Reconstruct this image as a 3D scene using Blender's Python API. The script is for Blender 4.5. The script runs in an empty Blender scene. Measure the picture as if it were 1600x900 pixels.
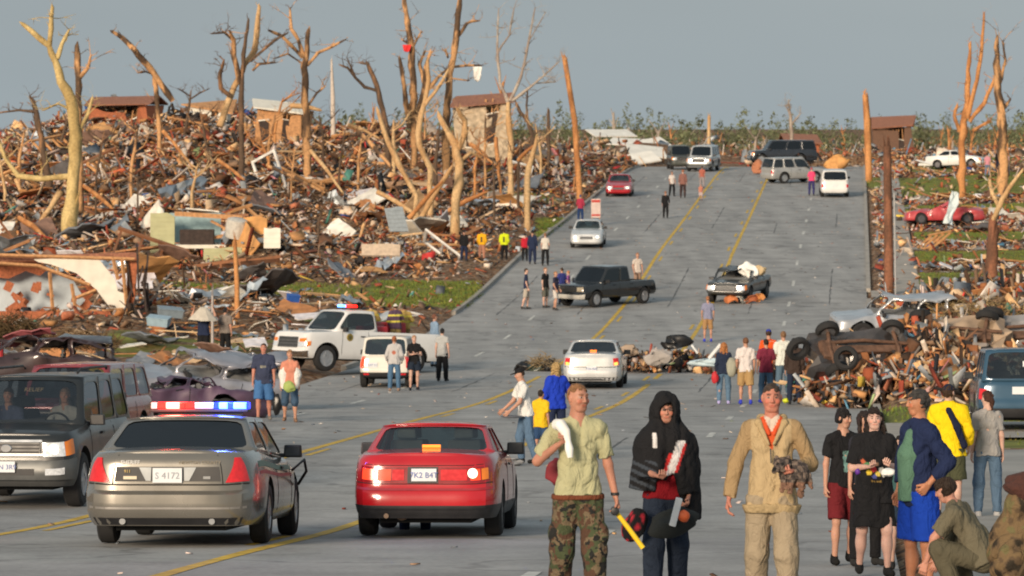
import bpy, bmesh, math, random
import numpy as np
from mathutils import Vector, Matrix, noise

rnd = random.Random(11)
nr = np.random.RandomState(5)
scene = bpy.context.scene
COL = scene.collection
R = math.radians

# ---------------------------------------------------------------- camera
FPX, HZ = 6400.0, 200.0            # focal length and horizon row, in pixels of a 1600 px wide frame
cd = bpy.data.cameras.new('camera')
cam = bpy.data.objects.new('camera', cd); COL.objects.link(cam)
cd.sensor_width = 36.0
cd.lens = 36.0 * FPX / 1600.0
cd.shift_y = -(450.0 - HZ) / 1600.0
cd.clip_start = 0.5; cd.clip_end = 9000
cam.location = (0, 0, 0); cam.rotation_euler = (R(90), 0, 0)
cd.dof.use_dof = True; cd.dof.focus_distance = 46.0; cd.dof.aperture_fstop = 7.1
scene.camera = cam

# ---------------------------------------------------------------- world, sun, exposure
SUN_EL, SUN_AZ = R(17), R(206)     # low warm sun behind the camera, to its left
w = bpy.data.worlds.new('World'); scene.world = w; w.use_nodes = True
nt = w.node_tree; nt.nodes.clear()
wo = nt.nodes.new('ShaderNodeOutputWorld'); bg = nt.nodes.new('ShaderNodeBackground')
sky = nt.nodes.new('ShaderNodeTexSky'); sky.sky_type = 'NISHITA'; sky.sun_disc = False
sky.sun_elevation = SUN_EL; sky.sun_rotation = SUN_AZ; sky.air_density = 1.6; sky.dust_density = 3.0
tc = nt.nodes.new('ShaderNodeTexCoord')
mp = nt.nodes.new('ShaderNodeMapping'); mp.inputs['Scale'].default_value = (1.2, 1.2, 5.0)
ns = nt.nodes.new('ShaderNodeTexNoise'); ns.inputs['Scale'].default_value = 2.2; ns.inputs['Detail'].default_value = 4
cr = nt.nodes.new('ShaderNodeValToRGB')
cr.color_ramp.elements[0].position = 0.3; cr.color_ramp.elements[0].color = (3.3, 3.9, 4.25, 1)
cr.color_ramp.elements[1].position = 0.72; cr.color_ramp.elements[1].color = (4.0, 4.6, 4.9, 1)
mx = nt.nodes.new('ShaderNodeMix'); mx.data_type = 'RGBA'; mx.inputs[0].default_value = 0.86
bg.inputs['Strength'].default_value = 0.076
L_ = nt.links
L_.new(tc.outputs['Generated'], mp.inputs['Vector']); L_.new(mp.outputs['Vector'], ns.inputs['Vector'])
L_.new(ns.outputs['Fac'], cr.inputs['Fac']); L_.new(sky.outputs['Color'], mx.inputs[6]); L_.new(cr.outputs['Color'], mx.inputs[7])
L_.new(mx.outputs[2], bg.inputs['Color']); L_.new(bg.outputs['Background'], wo.inputs['Surface'])

sl = bpy.data.lights.new('sun', 'SUN'); sl.energy = 3.0; sl.angle = R(16); sl.color = (1.0, 0.81, 0.61)
so = bpy.data.objects.new('sun', sl); COL.objects.link(so)
sd = Vector((math.sin(SUN_AZ) * math.cos(SUN_EL), math.cos(SUN_AZ) * math.cos(SUN_EL), math.sin(SUN_EL)))
so.rotation_euler = sd.to_track_quat('Z', 'Y').to_euler()

vs = scene.view_settings
vs.view_transform = 'Standard'; vs.look = 'None'; vs.exposure = 0.44; vs.gamma = 1.0; vs.use_curve_mapping = False
scene.cycles.filter_width = 1.9
scene.cycles.max_bounces = 6; scene.cycles.transparent_max_bounces = 10
scene.cycles.use_denoising = True

# ---------------------------------------------------------------- terrain profile: metres below the camera by distance
_pd = [-200, 0, 20, 32, 43.8, 53, 75, 100, 112, 125, 142, 158, 172, 188, 217, 246, 272, 300, 320, 345, 400, 520, 800, 1500, 4000, 9000]
_ph = [1.0, 1.7, 3.0, 3.85, 4.52, 5.22, 6.02, 7.05, 7.6, 8.0, 8.32, 8.40, 8.25, 7.85, 6.5, 5.55, 4.6, 3.6, 3.1, 3.2, 3.9, 3.9, 3.2, 3.0, 3.0, 3.0]
_dd = np.arange(-200, 9000, 1.0)
_hh = np.interp(_dd, _pd, _ph)
_k = np.exp(-0.5 * (np.arange(-14, 15) / 4.5) ** 2); _k /= _k.sum()
_hh = np.convolve(np.pad(_hh, 14, mode='edge'), _k, mode='valid')
def H(d): return float(np.interp(d, _dd, _hh))
def RX(d): return -6.6 + 0.0845 * d          # right-hand yellow line; the road runs from RX-10.9 to RX+7.0
ROAD_L, ROAD_R = -10.9, 7.0
def sstep(a, b, x):
    t = min(max((x - a) / (b - a), 0), 1); return t * t * (3 - 2 * t)
_ratio_d = np.arange(24, 330, 0.25)
_ratio = np.array([H(d) / d for d in _ratio_d])
def dist_of(py):                              # distance at which the road surface shows on row py
    r = (py - HZ) / FPX
    return float(np.interp(-r, -_ratio, _ratio_d))
def ground(X, d):
    z = -H(d)
    l = RX(d) + ROAD_L - X; r = X - RX(d) - ROAD_R
    if l > 0:
        z += 0.13 * sstep(0, 0.3, l)
        z += sstep(165, 300, d) * min(max(l - 4, 0) * 0.06, 2.0) * (1 - sstep(420, 700, d))
        z += 0.25 * sstep(2, 12, l) * (math.sin(X * .21 + d * .05) + math.sin(d * .11 - X * .07))*0.5
    if r > 0:
        z += 0.13 * sstep(0, 0.3, r) + sstep(160, 330, d) * min(max(r - 5, 0) * 0.045, 1.3) * (1 - sstep(420, 700, d))
    return z
def gp(px, py, dz=0.0):                       # point of the road or ground under pixel (px, py)
    d = dist_of(py); X = (px - 800) / FPX * d
    return Vector((X, d, ground(X, d) + dz))
def at(px, py, d):                            # point at distance d that shows on pixel (px, py)
    return Vector(((px - 800) / FPX * d, d, (HZ - py) / FPX * d))

# ---------------------------------------------------------------- materials
def srgb(r, g, b):
    f = lambda c: (c / 255 / 12.92) if c <= 10 else ((c / 255 + .055) / 1.055) ** 2.4
    return (f(r), f(g), f(b), 1)
_mats = {}
def mat(name, col, rough=0.6, metal=0.0, var=0.12, scale=6.0, bump=0.0, emit=0.0, spec=0.5, coat=0.0, rvar=0.1, detail=4):
    if name in _mats: return _mats[name]
    m = bpy.data.materials.new(name); m.use_nodes = True; n = m.node_tree.nodes; l = m.node_tree.links
    b = n['Principled BSDF']; b.inputs['Roughness'].default_value = rough; b.inputs['Metallic'].default_value = metal
    b.inputs['Specular IOR Level'].default_value = spec
    if coat: b.inputs['Coat Weight'].default_value = coat; b.inputs['Coat Roughness'].default_value = 0.08
    t = n.new('ShaderNodeTexCoord'); x = n.new('ShaderNodeTexNoise'); x.inputs['Scale'].default_value = scale; x.inputs['Detail'].default_value = detail
    l.new(t.outputs['Object'], x.inputs['Vector'])
    mr = n.new('ShaderNodeMapRange'); mr.inputs['From Min'].default_value = .3; mr.inputs['From Max'].default_value = .7
    mr.inputs['To Min'].default_value = 1 - var; mr.inputs['To Max'].default_value = 1 + var
    l.new(x.outputs['Fac'], mr.inputs['Value'])
    v = n.new('ShaderNodeVectorMath'); v.operation = 'SCALE'; v.inputs[0].default_value = col[:3]
    l.new(mr.outputs['Result'], v.inputs['Scale']); l.new(v.outputs['Vector'], b.inputs['Base Color'])
    if rvar:
        m2 = n.new('ShaderNodeMapRange'); m2.inputs['To Min'].default_value = max(rough - rvar, 0.02); m2.inputs['To Max'].default_value = min(rough + rvar, 1)
        l.new(x.outputs['Fac'], m2.inputs['Value']); l.new(m2.outputs['Result'], b.inputs['Roughness'])
    if bump:
        bp = n.new('ShaderNodeBump'); bp.inputs['Strength'].default_value = bump; bp.inputs['Distance'].default_value = 0.02
        l.new(x.outputs['Fac'], bp.inputs['Height']); l.new(bp.outputs['Normal'], b.inputs['Normal'])
    if emit:
        b.inputs['Emission Color'].default_value = (col[0], col[1], col[2], 1); b.inputs['Emission Strength'].default_value = emit
    _mats[name] = m; return m
def attr_mat(name, rough=0.8, scale=3.0, var=0.25, bump=0.3, spec=0.3):
    """base colour from the 'Col' attribute, roughened with noise"""
    if name in _mats: return _mats[name]
    m = mat(name, (1, 1, 1), rough, var=var, scale=scale, bump=bump, spec=spec)
    n = m.node_tree.nodes; l = m.node_tree.links
    a = n.new('ShaderNodeAttribute'); a.attribute_name = 'Col'
    v = [q for q in n if q.type == 'VECT_MATH'][0]
    l.new(a.outputs['Color'], v.inputs[0]); return m
def glass_mat(name, tint=(.25, .3, .3), fac=0.25):
    if name in _mats: return _mats[name]
    m = bpy.data.materials.new(name); m.use_nodes = True; n = m.node_tree.nodes; l = m.node_tree.links
    n.clear(); o = n.new('ShaderNodeOutputMaterial'); g = n.new('ShaderNodeBsdfGlossy'); g.inputs['Roughness'].default_value = 0.03
    g.inputs['Color'].default_value = (.9, .95, 1, 1)
    t = n.new('ShaderNodeBsdfTransparent'); t.inputs['Color'].default_value = (*tint, 1)
    f = n.new('ShaderNodeLayerWeight'); f.inputs['Blend'].default_value = 0.25
    mr = n.new('ShaderNodeMapRange'); mr.inputs['To Min'].default_value = fac; mr.inputs['To Max'].default_value = 0.9
    l.new(f.outputs['Fresnel'], mr.inputs['Value'])
    mixn = n.new('ShaderNodeMixShader'); l.new(mr.outputs['Result'], mixn.inputs[0]); l.new(t.outputs[0], mixn.inputs[1]); l.new(g.outputs[0], mixn.inputs[2])
    l.new(mixn.outputs[0], o.inputs['Surface']); _mats[name] = m; return m

# ---------------------------------------------------------------- object helpers
def link(name, me, m=None, parent=None, loc=None):
    o = bpy.data.objects.new(name, me); COL.objects.link(o)
    if m is not None:
        for q in (m if isinstance(m, (list, tuple)) else [m]): me.materials.append(q)
    if parent: o.parent = parent
    if loc is not None: o.location = loc
    return o
def tag(o, label=None, cat=None, group=None, kind=None):
    if label: o['label'] = label
    if cat: o['category'] = cat
    if group: o['group'] = group
    if kind: o['kind'] = kind
    return o
def empty(name, loc=(0, 0, 0), rz=0.0, label=None, cat=None, group=None):
    o = bpy.data.objects.new(name, None); COL.objects.link(o); o.location = loc; o.rotation_euler = (0, 0, rz)
    o.empty_display_size = 0.3
    return tag(o, label, cat, group)
def mesh_np(name, V, F, cols=None, smooth=False):
    """V (n,3); F (m,k) constant-size faces, or list"""
    me = bpy.data.meshes.new(name)
    if isinstance(F, np.ndarray):
        m, k = F.shape
        me.vertices.add(len(V)); me.vertices.foreach_set('co', np.asarray(V, np.float32).ravel())
        me.loops.add(m * k); me.loops.foreach_set('vertex_index', F.astype(np.int32).ravel())
        me.polygons.add(m); me.polygons.foreach_set('loop_start', np.arange(0, m * k, k, dtype=np.int32))
        me.polygons.foreach_set('loop_total', np.full(m, k, np.int32))
        me.update(calc_edges=True); me.validate()
    else:
        me.from_pydata([tuple(v) for v in V], [], F); me.update()
    if cols is not None:
        a = me.color_attributes.new('Col', 'FLOAT_COLOR', 'POINT')
        c = np.ones((len(V), 4), np.float32); c[:, :3] = np.asarray(cols)[:, :3]; a.data.foreach_set('color', c.ravel())
    if smooth: me.polygons.foreach_set('use_smooth', np.ones(len(me.polygons), bool))
    return me
class MB:
    """collects simple solids into one mesh"""
    def __init__(s): s.V = []; s.F = []; s.C = []; s.M = []; s.cc = (1, 1, 1); s.mi = 0
    def add(s, vs, fs):
        n = len(s.V); s.V += [tuple(v) for v in vs]; s.F += [tuple(i + n for i in f) for f in fs]; s.C += [s.cc] * len(vs); s.M += [s.mi] * len(fs)
    def box(s, c, size, rot=None, taper=1.0):
        hx, hy, hz = size[0] / 2, size[1] / 2, size[2] / 2
        v = [Vector((x * hx * (taper if z > 0 else 1), y * hy * (taper if z > 0 else 1), z * hz)) for z in (-1, 1) for y in (-1, 1) for x in (-1, 1)]
        if rot is not None: v = [rot @ q for q in v]
        c = Vector(c)
        s.add([q + c for q in v], [(0, 2, 3, 1), (4, 5, 7, 6), (0, 1, 5, 4), (2, 6, 7, 3), (0, 4, 6, 2), (1, 3, 7, 5)])
    def tube(s, pts, rads, n=8, cap=True):
        pts = [Vector(p) for p in pts]; rings = []
        for i, p in enumerate(pts):
            t = (pts[min(i + 1, len(pts) - 1)] - pts[max(i - 1, 0)]).normalized()
            u = t.cross(Vector((0.13, 0.97, 0.21))); u = u.normalized() if u.length > 1e-4 else Vector((1, 0, 0)); w_ = t.cross(u)
            r = rads[i] if isinstance(rads, (list, tuple)) else rads
            rings.append([p + (u * math.cos(a) + w_ * math.sin(a)) * r for a in [2 * math.pi * k / n for k in range(n)]])
        vs = [v for q in rings for v in q]; fs = []
        for i in range(len(pts) - 1):
            for k in range(n): fs.append((i * n + k, i * n + (k + 1) % n, (i + 1) * n + (k + 1) % n, (i + 1) * n + k))
        if cap: fs.append(tuple(range(n - 1, -1, -1))); fs.append(tuple((len(pts) - 1) * n + k for k in range(n)))
        s.add(vs, fs)
    def lathe(s, prof, axis='x', c=(0, 0, 0), n=28, closed=False):
        """prof: list of (offset along axis, radius)"""
        c = Vector(c); vs = []
        for a, r in prof:
            for k in range(n):
                t = 2 * math.pi * k / n; cs, sn = math.cos(t) * r, math.sin(t) * r
                vs.append(c + (Vector((a, cs, sn)) if axis == 'x' else Vector((cs, sn, a)) if axis == 'z' else Vector((sn, a, cs))))
        fs = []; m = len(prof)
        for i in range(m if closed else m - 1):
            j = (i + 1) % m
            for k in range(n): fs.append((i * n + k, j * n + k, j * n + (k + 1) % n, i * n + (k + 1) % n))
        if not closed: fs.append(tuple(range(n))); fs.append(tuple((m - 1) * n + k for k in range(n - 1, -1, -1)))
        s.add(vs, fs)
    def build(s, name, m, parent=None, smooth=False, loc=None, cols=False, bevel=0):
        me = bpy.data.meshes.new(name); me.from_pydata(s.V, [], s.F); me.update()
        if cols:
            a = me.color_attributes.new('Col', 'FLOAT_COLOR', 'POINT')
            c = np.ones((len(s.V), 4), np.float32); c[:, :3] = np.asarray(s.C)[:, :3]; a.data.foreach_set('color', c.ravel())
        if any(s.M): me.polygons.foreach_set('material_index', np.array(s.M, np.int32))
        bm = bmesh.new(); bm.from_mesh(me); bmesh.ops.recalc_face_normals(bm, faces=bm.faces)
        if bevel: bmesh.ops.bevel(bm, geom=bm.edges[:], offset=bevel, segments=2, affect='EDGES', profile=.6)
        bm.to_mesh(me); bm.free()
        if smooth: me.polygons.foreach_set('use_smooth', np.ones(len(me.polygons), bool)); me.set_sharp_from_angle(angle=R(42))
        return link(name, me, m, parent, loc)
def copy_tree(o, parent=None):
    c = o.copy(); COL.objects.link(c); c.parent = parent
    for ch in list(o.children): copy_tree(ch, c)
    return c
# ================================================================ LAND
# rubble mounds: (X, d, radius x, radius d, height)
MOUNDS = []
for i in range(150):
    d = rnd.uniform(150, 340); e = RX(d) + ROAD_L
    X = e - rnd.uniform(9, 46)
    k = sstep(175, 280, d)
    MOUNDS.append((X, d, rnd.uniform(2, 5), rnd.uniform(2.5, 6), rnd.uniform(.25, .9) + k * rnd.uniform(.2, 1.25)))
for i in range(40):
    d = rnd.uniform(235, 335); X = RX(d) + ROAD_R + rnd.uniform(9, 30)
    MOUNDS.append((X, d, rnd.uniform(1.5, 4), rnd.uniform(2, 4), rnd.uniform(.2, .7)))
for i in range(80):
    d = rnd.uniform(345, 640); X = rnd.uniform(-.15, .16) * d
    MOUNDS.append((X, d, rnd.uniform(3, 9), rnd.uniform(3, 9), rnd.uniform(.4, 2.2)))
MOUNDS += [(-27, 300, 7, 8, .9), (-14, 285, 6, 8, 1.5), (-5.5, 300, 4, 7, 1.3), (-20, 255, 7, 7, 1.2), (3.5, 300, 3.4, 9, .8), (6.5, 318, 3.5, 7, .8),
           (8, 332, 3, 5, .9), (30, 340, 6, 5, 1.0), (18, 352, 14, 6, .5)]
_mA = np.array(MOUNDS)
PILE = np.array([(9.4, 112, 1.3, 3.5, .6), (11.2, 114, 2.0, 4.5, 1.45), (13.4, 119, 2.6, 5, 2.5), (12.0, 122, 2.0, 4, 1.9), (16.0, 120, 2.6, 5, 2.6), (14.6, 124, 2.5, 4, .9), (9.6, 118, 1.2, 4, .8), (18.5, 118, 3, 5, 2.3),
                 (12.8, 107.5, 2.4, 3, .6), (15.2, 109.5, 2.6, 3.5, .9),
                 (5.6, 139.5, 1.5, 1.6, .5), (4.1, 138.6, .9, 1.2, .45), (7.0, 138, .8, 1.1, .3), (1.2, 140.5, 1.0, .9, .18)])
def mound(X, d, A=_mA):
    X = np.asarray(X, float)[..., None]; d = np.asarray(d, float)[..., None]
    q = ((X - A[:, 0]) / A[:, 2]) ** 2 + ((d - A[:, 1]) / A[:, 3]) ** 2
    g = A[:, 4] * np.exp(-q * 1.3)
    return np.sqrt((g ** 2).sum(-1))
def top(X, d):
    e = 0.0
    l = RX(d) + ROAD_L - X; r = X - RX(d) - ROAD_R
    side = max(l, r)
    k = 1.0 if d > 338 else sstep(.3, 3.0, side)
    return ground(X, d) + k * float(mound(X, d)) + float(mound(X, d, PILE))

GRASS = [  # (X0, X1, d0, d1, strength) patches of living lawn
    (16.5, 60, 156, 169, 1.0), (18, 60, 174, 186, 1.0), (19, 60, 192, 201, .95), (20, 60, 207, 215, .9), (22, 60, 222, 231, .9), (24, 60, 250, 260, .9), (25, 60, 268, 296, 1.15),
    (8.5, 30, 76, 104, 1.0), (16, 40, 128, 156, .7), (30, 80, 300, 330, .8),
    (-6.5, -1.5, 181, 196, 1.0), (-20, -7, 185, 193, .5), (1.5, 5, 228, 246, .9), (-9, -4, 166, 176, .55), (-16, -6, 150, 160, .45), (-60, -36, 262, 300, .7), (-2, 3, 262, 275, .6)]
def grassmask(X, d):
    g = 0
    for (a, b, c, e, s) in GRASS:
        m = sstep(a - 1, a + 1, X) * (1 - sstep(b - 1, b + 1, X)) * sstep(c - 1.5, c + 1.5, d) * (1 - sstep(e - 1.5, e + 1.5, d))
        g = max(g, m * s)
    return g
def terrain():
    ds = list(np.arange(-30, 100, 3.0)) + list(np.arange(100, 360, 1.1)) + list(360 * 1.035 ** np.arange(0, 93))
    us = [-3000, -1200, -500, -250, -150, -100, -80] + list(np.arange(-66, -10.9, 1.2)) + [-10.9, -10.6] + [-6, -2, 2, 5] + [6.7, 7.0] + list(np.arange(7.6, 60, 1.2)) + [70, 90, 120, 200, 400, 1200, 3000]
    V = []; C = []
    for d in ds:
        rx = RX(min(max(d, -30), 420)) if d < 420 else RX(420)
        for u in us:
            X = rx + u
            if abs(u) > 60 and d > 600: X = u * (d / 600)
            inside = (-10.95 < u < 7.05) and d < 334
            z = top(X, d) if not inside else -H(d) - .12 + (0 if d < 320 else .1 * sstep(320, 334, d)) + 0
            if d >= 334 and -10.95 < u < 7.05: z = top(X, d)
            V.append((X, d, z)); g = grassmask(X, d)
            C.append((g, sstep(350, 900, d), 0))
    nu = len(us); I = np.arange(len(ds) * nu).reshape(len(ds), nu)
    F = np.stack([I[:-1, :-1], I[:-1, 1:], I[1:, 1:], I[1:, :-1]], -1).reshape(-1, 4)
    me = mesh_np('ground', np.array(V), F, np.array(C), smooth=True)
    m = bpy.data.materials.new('storm_torn_soil_and_lawn'); m.use_nodes = True; n = m.node_tree.nodes; l = m.node_tree.links
    b = n['Principled BSDF']; b.inputs['Roughness'].default_value = .95; b.inputs['Specular IOR Level'].default_value = .2
    t = n.new('ShaderNodeTexCoord')
    mpp = n.new('ShaderNodeMapping'); mpp.inputs['Scale'].default_value = (1, .8, 1); l.new(t.outputs['Object'], mpp.inputs['Vector'])
    v = n.new('ShaderNodeTexVoronoi'); v.inputs['Scale'].default_value = 6.5; l.new(mpp.outputs['Vector'], v.inputs['Vector'])
    r1 = n.new('ShaderNodeValToRGB'); r1.color_ramp.interpolation = 'CONSTANT'
    pal = [(0, (.10, .055, .03)), (.22, (.20, .10, .05)), (.4, (.045, .03, .022)), (.5, (.30, .19, .11)), (.66, (.17, .11, .07)), (.8, (.36, .28, .20)), (.88, (.13, .12, .12)), (.94, (.24, .09, .04))]
    e = r1.color_ramp.elements
    while len(e) < len(pal): e.new(.5)
    for q, (p, c) in zip(e, pal): q.position = p; q.color = (*c, 1)
    l.new(v.outputs['Color'], r1.inputs['Fac'])
    x = n.new('ShaderNodeTexNoise'); x.inputs['Scale'].default_value = .8; x.inputs['Detail'].default_value = 7; l.new(mpp.outputs['Vector'], x.inputs['Vector'])
    r2 = n.new('ShaderNodeValToRGB'); r2.color_ramp.elements[0].position = .35; r2.color_ramp.elements[0].color = (.12, .125, .03, 1)
    r2.color_ramp.elements[1].position = .66; r2.color_ramp.elements[1].color = (.225, .24, .055, 1); l.new(x.outputs['Fac'], r2.inputs['Fac'])
    a = n.new('ShaderNodeAttribute'); a.attribute_name = 'Col'; sp = n.new('ShaderNodeSeparateColor'); l.new(a.outputs['Color'], sp.inputs['Color'])
    x2 = n.new('ShaderNodeTexNoise'); x2.inputs['Scale'].default_value = .45; x2.inputs['Detail'].default_value = 6; l.new(t.outputs['Object'], x2.inputs['Vector'])
    ad = n.new('ShaderNodeMath'); ad.operation = 'ADD'; l.new(sp.outputs[0], ad.inputs[0]); l.new(x2.outputs['Fac'], ad.inputs[1])
    mr = n.new('ShaderNodeMapRange'); mr.inputs['From Min'].default_value = .82; mr.inputs['From Max'].default_value = 1.0; l.new(ad.outputs[0], mr.inputs['Value'])
    mxn = n.new('ShaderNodeMix'); mxn.data_type = 'RGBA'; l.new(mr.outputs['Result'], mxn.inputs[0]); l.new(r1.outputs['Color'], mxn.inputs[6]); l.new(r2.outputs['Color'], mxn.inputs[7])
    l.new(mxn.outputs[2], b.inputs['Base Color'])
    bp = n.new('ShaderNodeBump'); bp.inputs['Strength'].default_value = .6; bp.inputs['Distance'].default_value = .15; l.new(x.outputs['Fac'], bp.inputs['Height']); l.new(bp.outputs['Normal'], b.inputs['Normal'])
    o = link('ground', me, m); tag(o, kind='structure')
terrain()

def strip(name, u0, u1, d0, d1, dz, m, kind='structure', step=2.0, parts=None, nx=2, jitter=0):
    """a band that follows the road's slope, between offsets u0..u1 from the right yellow line"""
    V = []; F = []
    for (a, b) in (parts or [(d0, d1)]):
        k = max(2, int((b - a) / step) + 1); s0 = len(V)
        for i in range(k):
            d = a + (b - a) * i / (k - 1)
            for j in range(nx):
                u = u0 + (u1 - u0) * j / (nx - 1)
                if jitter: u += rnd.uniform(-jitter, jitter)
                V.append((RX(d) + u, d, -H(d) + dz))
        for i in range(k - 1):
            for j in range(nx - 1):
                q = s0 + i * nx + j; F.append((q, q + 1, q + nx + 1, q + nx))
    me = mesh_np(name, V, F, smooth=True); o = link(name, me, m); tag(o, kind=kind); return o
def asphalt():
    m = bpy.data.materials.new('worn_grey_asphalt'); m.use_nodes = True; n = m.node_tree.nodes; l = m.node_tree.links
    b = n['Principled BSDF']; b.inputs['Roughness'].default_value = .82; b.inputs['Specular IOR Level'].default_value = .35
    t = n.new('ShaderNodeTexCoord')
    def nz(scale, det, sc=(1, 1, 1)):
        mpp = n.new('ShaderNodeMapping'); mpp.inputs['Scale'].default_value = sc; mpp.inputs['Rotation'].default_value = (0, 0, .0843); l.new(t.outputs['Object'], mpp.inputs['Vector'])
        x = n.new('ShaderNodeTexNoise'); x.inputs['Scale'].default_value = scale; x.inputs['Detail'].default_value = det; l.new(mpp.outputs['Vector'], x.inputs['Vector']); return x.outputs['Fac']
    a1 = nz(.32, 7, (2.6, .18, 1)); a2 = nz(14, 3); a3 = nz(.6, 4)
    r = n.new('ShaderNodeValToRGB'); r.color_ramp.elements[0].position = .32; r.color_ramp.elements[0].color = (.275, .273, .268, 1)
    r.color_ramp.elements[1].position = .68; r.color_ramp.elements[1].color = (.36, .355, .345, 1); l.new(a1, r.inputs['Fac'])
    def mul(col, fac, lo, hi, f0=.3, f1=.7):
        mr = n.new('ShaderNodeMapRange'); mr.inputs['From Min'].default_value = f0; mr.inputs['From Max'].default_value = f1; mr.inputs['To Min'].default_value = lo; mr.inputs['To Max'].default_value = hi
        l.new(fac, mr.inputs['Value']); v = n.new('ShaderNodeVectorMath'); v.operation = 'SCALE'; l.new(col, v.inputs[0]); l.new(mr.outputs['Result'], v.inputs['Scale']); return v.outputs['Vector']
    c = mul(r.outputs['Color'], a2, .86, 1.14); c = mul(c, a3, .80, 1.12); c = mul(c, nz(1.1, 8, (1, .5, 1)), .72, 1.04, .28, .42)
    # tar-sealed cracks
    vo = n.new('ShaderNodeTexVoronoi'); vo.feature = 'DISTANCE_TO_EDGE'; vo.inputs['Scale'].default_value = .16
    mp2 = n.new('ShaderNodeMapping'); l.new(t.outputs['Object'], mp2.inputs['Vector']); wx = n.new('ShaderNodeVectorMath'); wx.operation = 'ADD'
    x9 = n.new('ShaderNodeTexNoise'); x9.inputs['Scale'].default_value = .7; l.new(t.outputs['Object'], x9.inputs['Vector']); sc9 = n.new('ShaderNodeVectorMath'); sc9.operation = 'SCALE'; sc9.inputs['Scale'].default_value = 1.5
    l.new(x9.outputs['Color'], sc9.inputs[0]); l.new(mp2.outputs['Vector'], wx.inputs[0]); l.new(sc9.outputs['Vector'], wx.inputs[1]); l.new(wx.outputs['Vector'], vo.inputs['Vector'])
    c = mul(c, vo.outputs['Distance'], .72, 1.0, .003, .014)
    l.new(c, b.inputs['Base Color'])
    bp = n.new('ShaderNodeBump'); bp.inputs['Strength'].default_value = .35; bp.inputs['Distance'].default_value = .01; l.new(a2, bp.inputs['Height']); l.new(bp.outputs['Normal'], b.inputs['Normal'])
    return m
M_ASPH = asphalt()
strip('road', ROAD_L, ROAD_R, -20, 333, 0, M_ASPH, nx=13)
M_YEL = mat('worn_yellow_road_paint', (.60, .38, .035), .7, var=.4, scale=3.5, detail=8)
M_WHT = mat('worn_white_road_paint', (.55, .54, .50), .7, var=.35, scale=4, detail=8)
strip('yellow_line', -.085, .085, 0, 0, .005, M_YEL, parts=[(10, 129), (133, 137), (145, 331)], jitter=.012)
strip('yellow_line', -3.985, -3.815, 0, 0, .005, M_YEL, parts=[(10, 135), (143, 331)], jitter=.012)
strip('yellow_dashes', -.36, -.24, 0, 0, .005, M_YEL, parts=[(a, a + 3.2) for a in np.arange(22, 328, 12.2)], jitter=.012)
strip('yellow_dashes', -3.66, -3.54, 0, 0, .005, M_YEL, parts=[(a, a + 3.2) for a in np.arange(27, 328, 12.2)], jitter=.012)
strip('white_lane_dashes', 3.42, 3.56, 0, 0, .005, M_WHT, parts=[(a, a + 3.0) for a in np.arange(36.5, 328, 12.2)], jitter=.01)
strip('white_lane_dashes', -7.47, -7.33, 0, 0, .005, M_WHT, parts=[(a, a + 3.0) for a in np.arange(40, 328, 12.2)], jitter=.01)
M_TAR = mat('black_tar_seam', (.10, .098, .095), .7, var=.3, scale=2)
for u_ in (-9.1, -5.6, -1.9, 1.8, 5.3): strip('tar_seam', u_ - .025, u_ + .025, 0, 0, .0045, M_TAR, parts=[(a, a + rnd.uniform(5, 24)) for a in np.arange(12, 300, 55) + rnd.uniform(0, 8)], jitter=.03, step=1.0)
M_CONC = mat('weathered_concrete', (.36, .33, .29), .85, var=.2, scale=1.2, detail=8)
def kerb(u0, u1, parts):
    V = []; F = []
    for (a, b) in parts:
        k = int((b - a) / 2.5) + 2; s0 = len(V)
        for i in range(k):
            d = a + (b - a) * i / (k - 1); z = -H(d)
            for (u, dz) in ((u0, -.05), (u0, .145), (u1, .145), (u1, -.05)): V.append((RX(d) + u, d, z + dz))
        for i in range(k - 1):
            for j in range(3): q = s0 + i * 4 + j; F.append((q, q + 1, q + 5, q + 4))
        F.append((s0, s0 + 1, s0 + 2, s0 + 3)); q = s0 + (k - 1) * 4; F.append((q, q + 1, q + 2, q + 3))
    tag(link('kerb', mesh_np('kerb', V, F), M_CONC), kind='structure')
kerb(6.99, 7.18, [(60, 186), (192, 330)]); kerb(-11.08, -10.89, [(140, 160), (178, 330)])
def side_strip(name, u0, u1, d0, d1, dz, m, step=3):
    V = []; F = []; k = int((d1 - d0) / step) + 2; nx = max(2, int(abs(u1 - u0) / 3) + 2)
    for i in range(k):
        d = d0 + (d1 - d0) * i / (k - 1)
        for j in range(nx):
            u = u0 + (u1 - u0) * j / (nx - 1); X = RX(d) + u; V.append((X, d, top(X, d) + dz))
    for i in range(k - 1):
        for j in range(nx - 1): q = i * nx + j; F.append((q, q + 1, q + nx + 1, q + nx))
    tag(link(name, mesh_np(name, V, F, smooth=True), m), kind='structure')
side_strip('sidewalk', 8.2, 9.5, 140, 320, .03, M_CONC)
side_strip('driveway', 7.2, 26, 187, 191, .02, M_CONC)
side_strip('driveway', 9.5, 30, 216, 219, .02, M_CONC)
side_strip('parking_apron', 7.2, 22, -10, 74, .06, mat('old_driveway_concrete', (.30, .29, .27), .85, var=.18, scale=.8, detail=8))
side_strip('driveway', 7.2, 24, 80, 90, .06, M_CONC)

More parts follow.
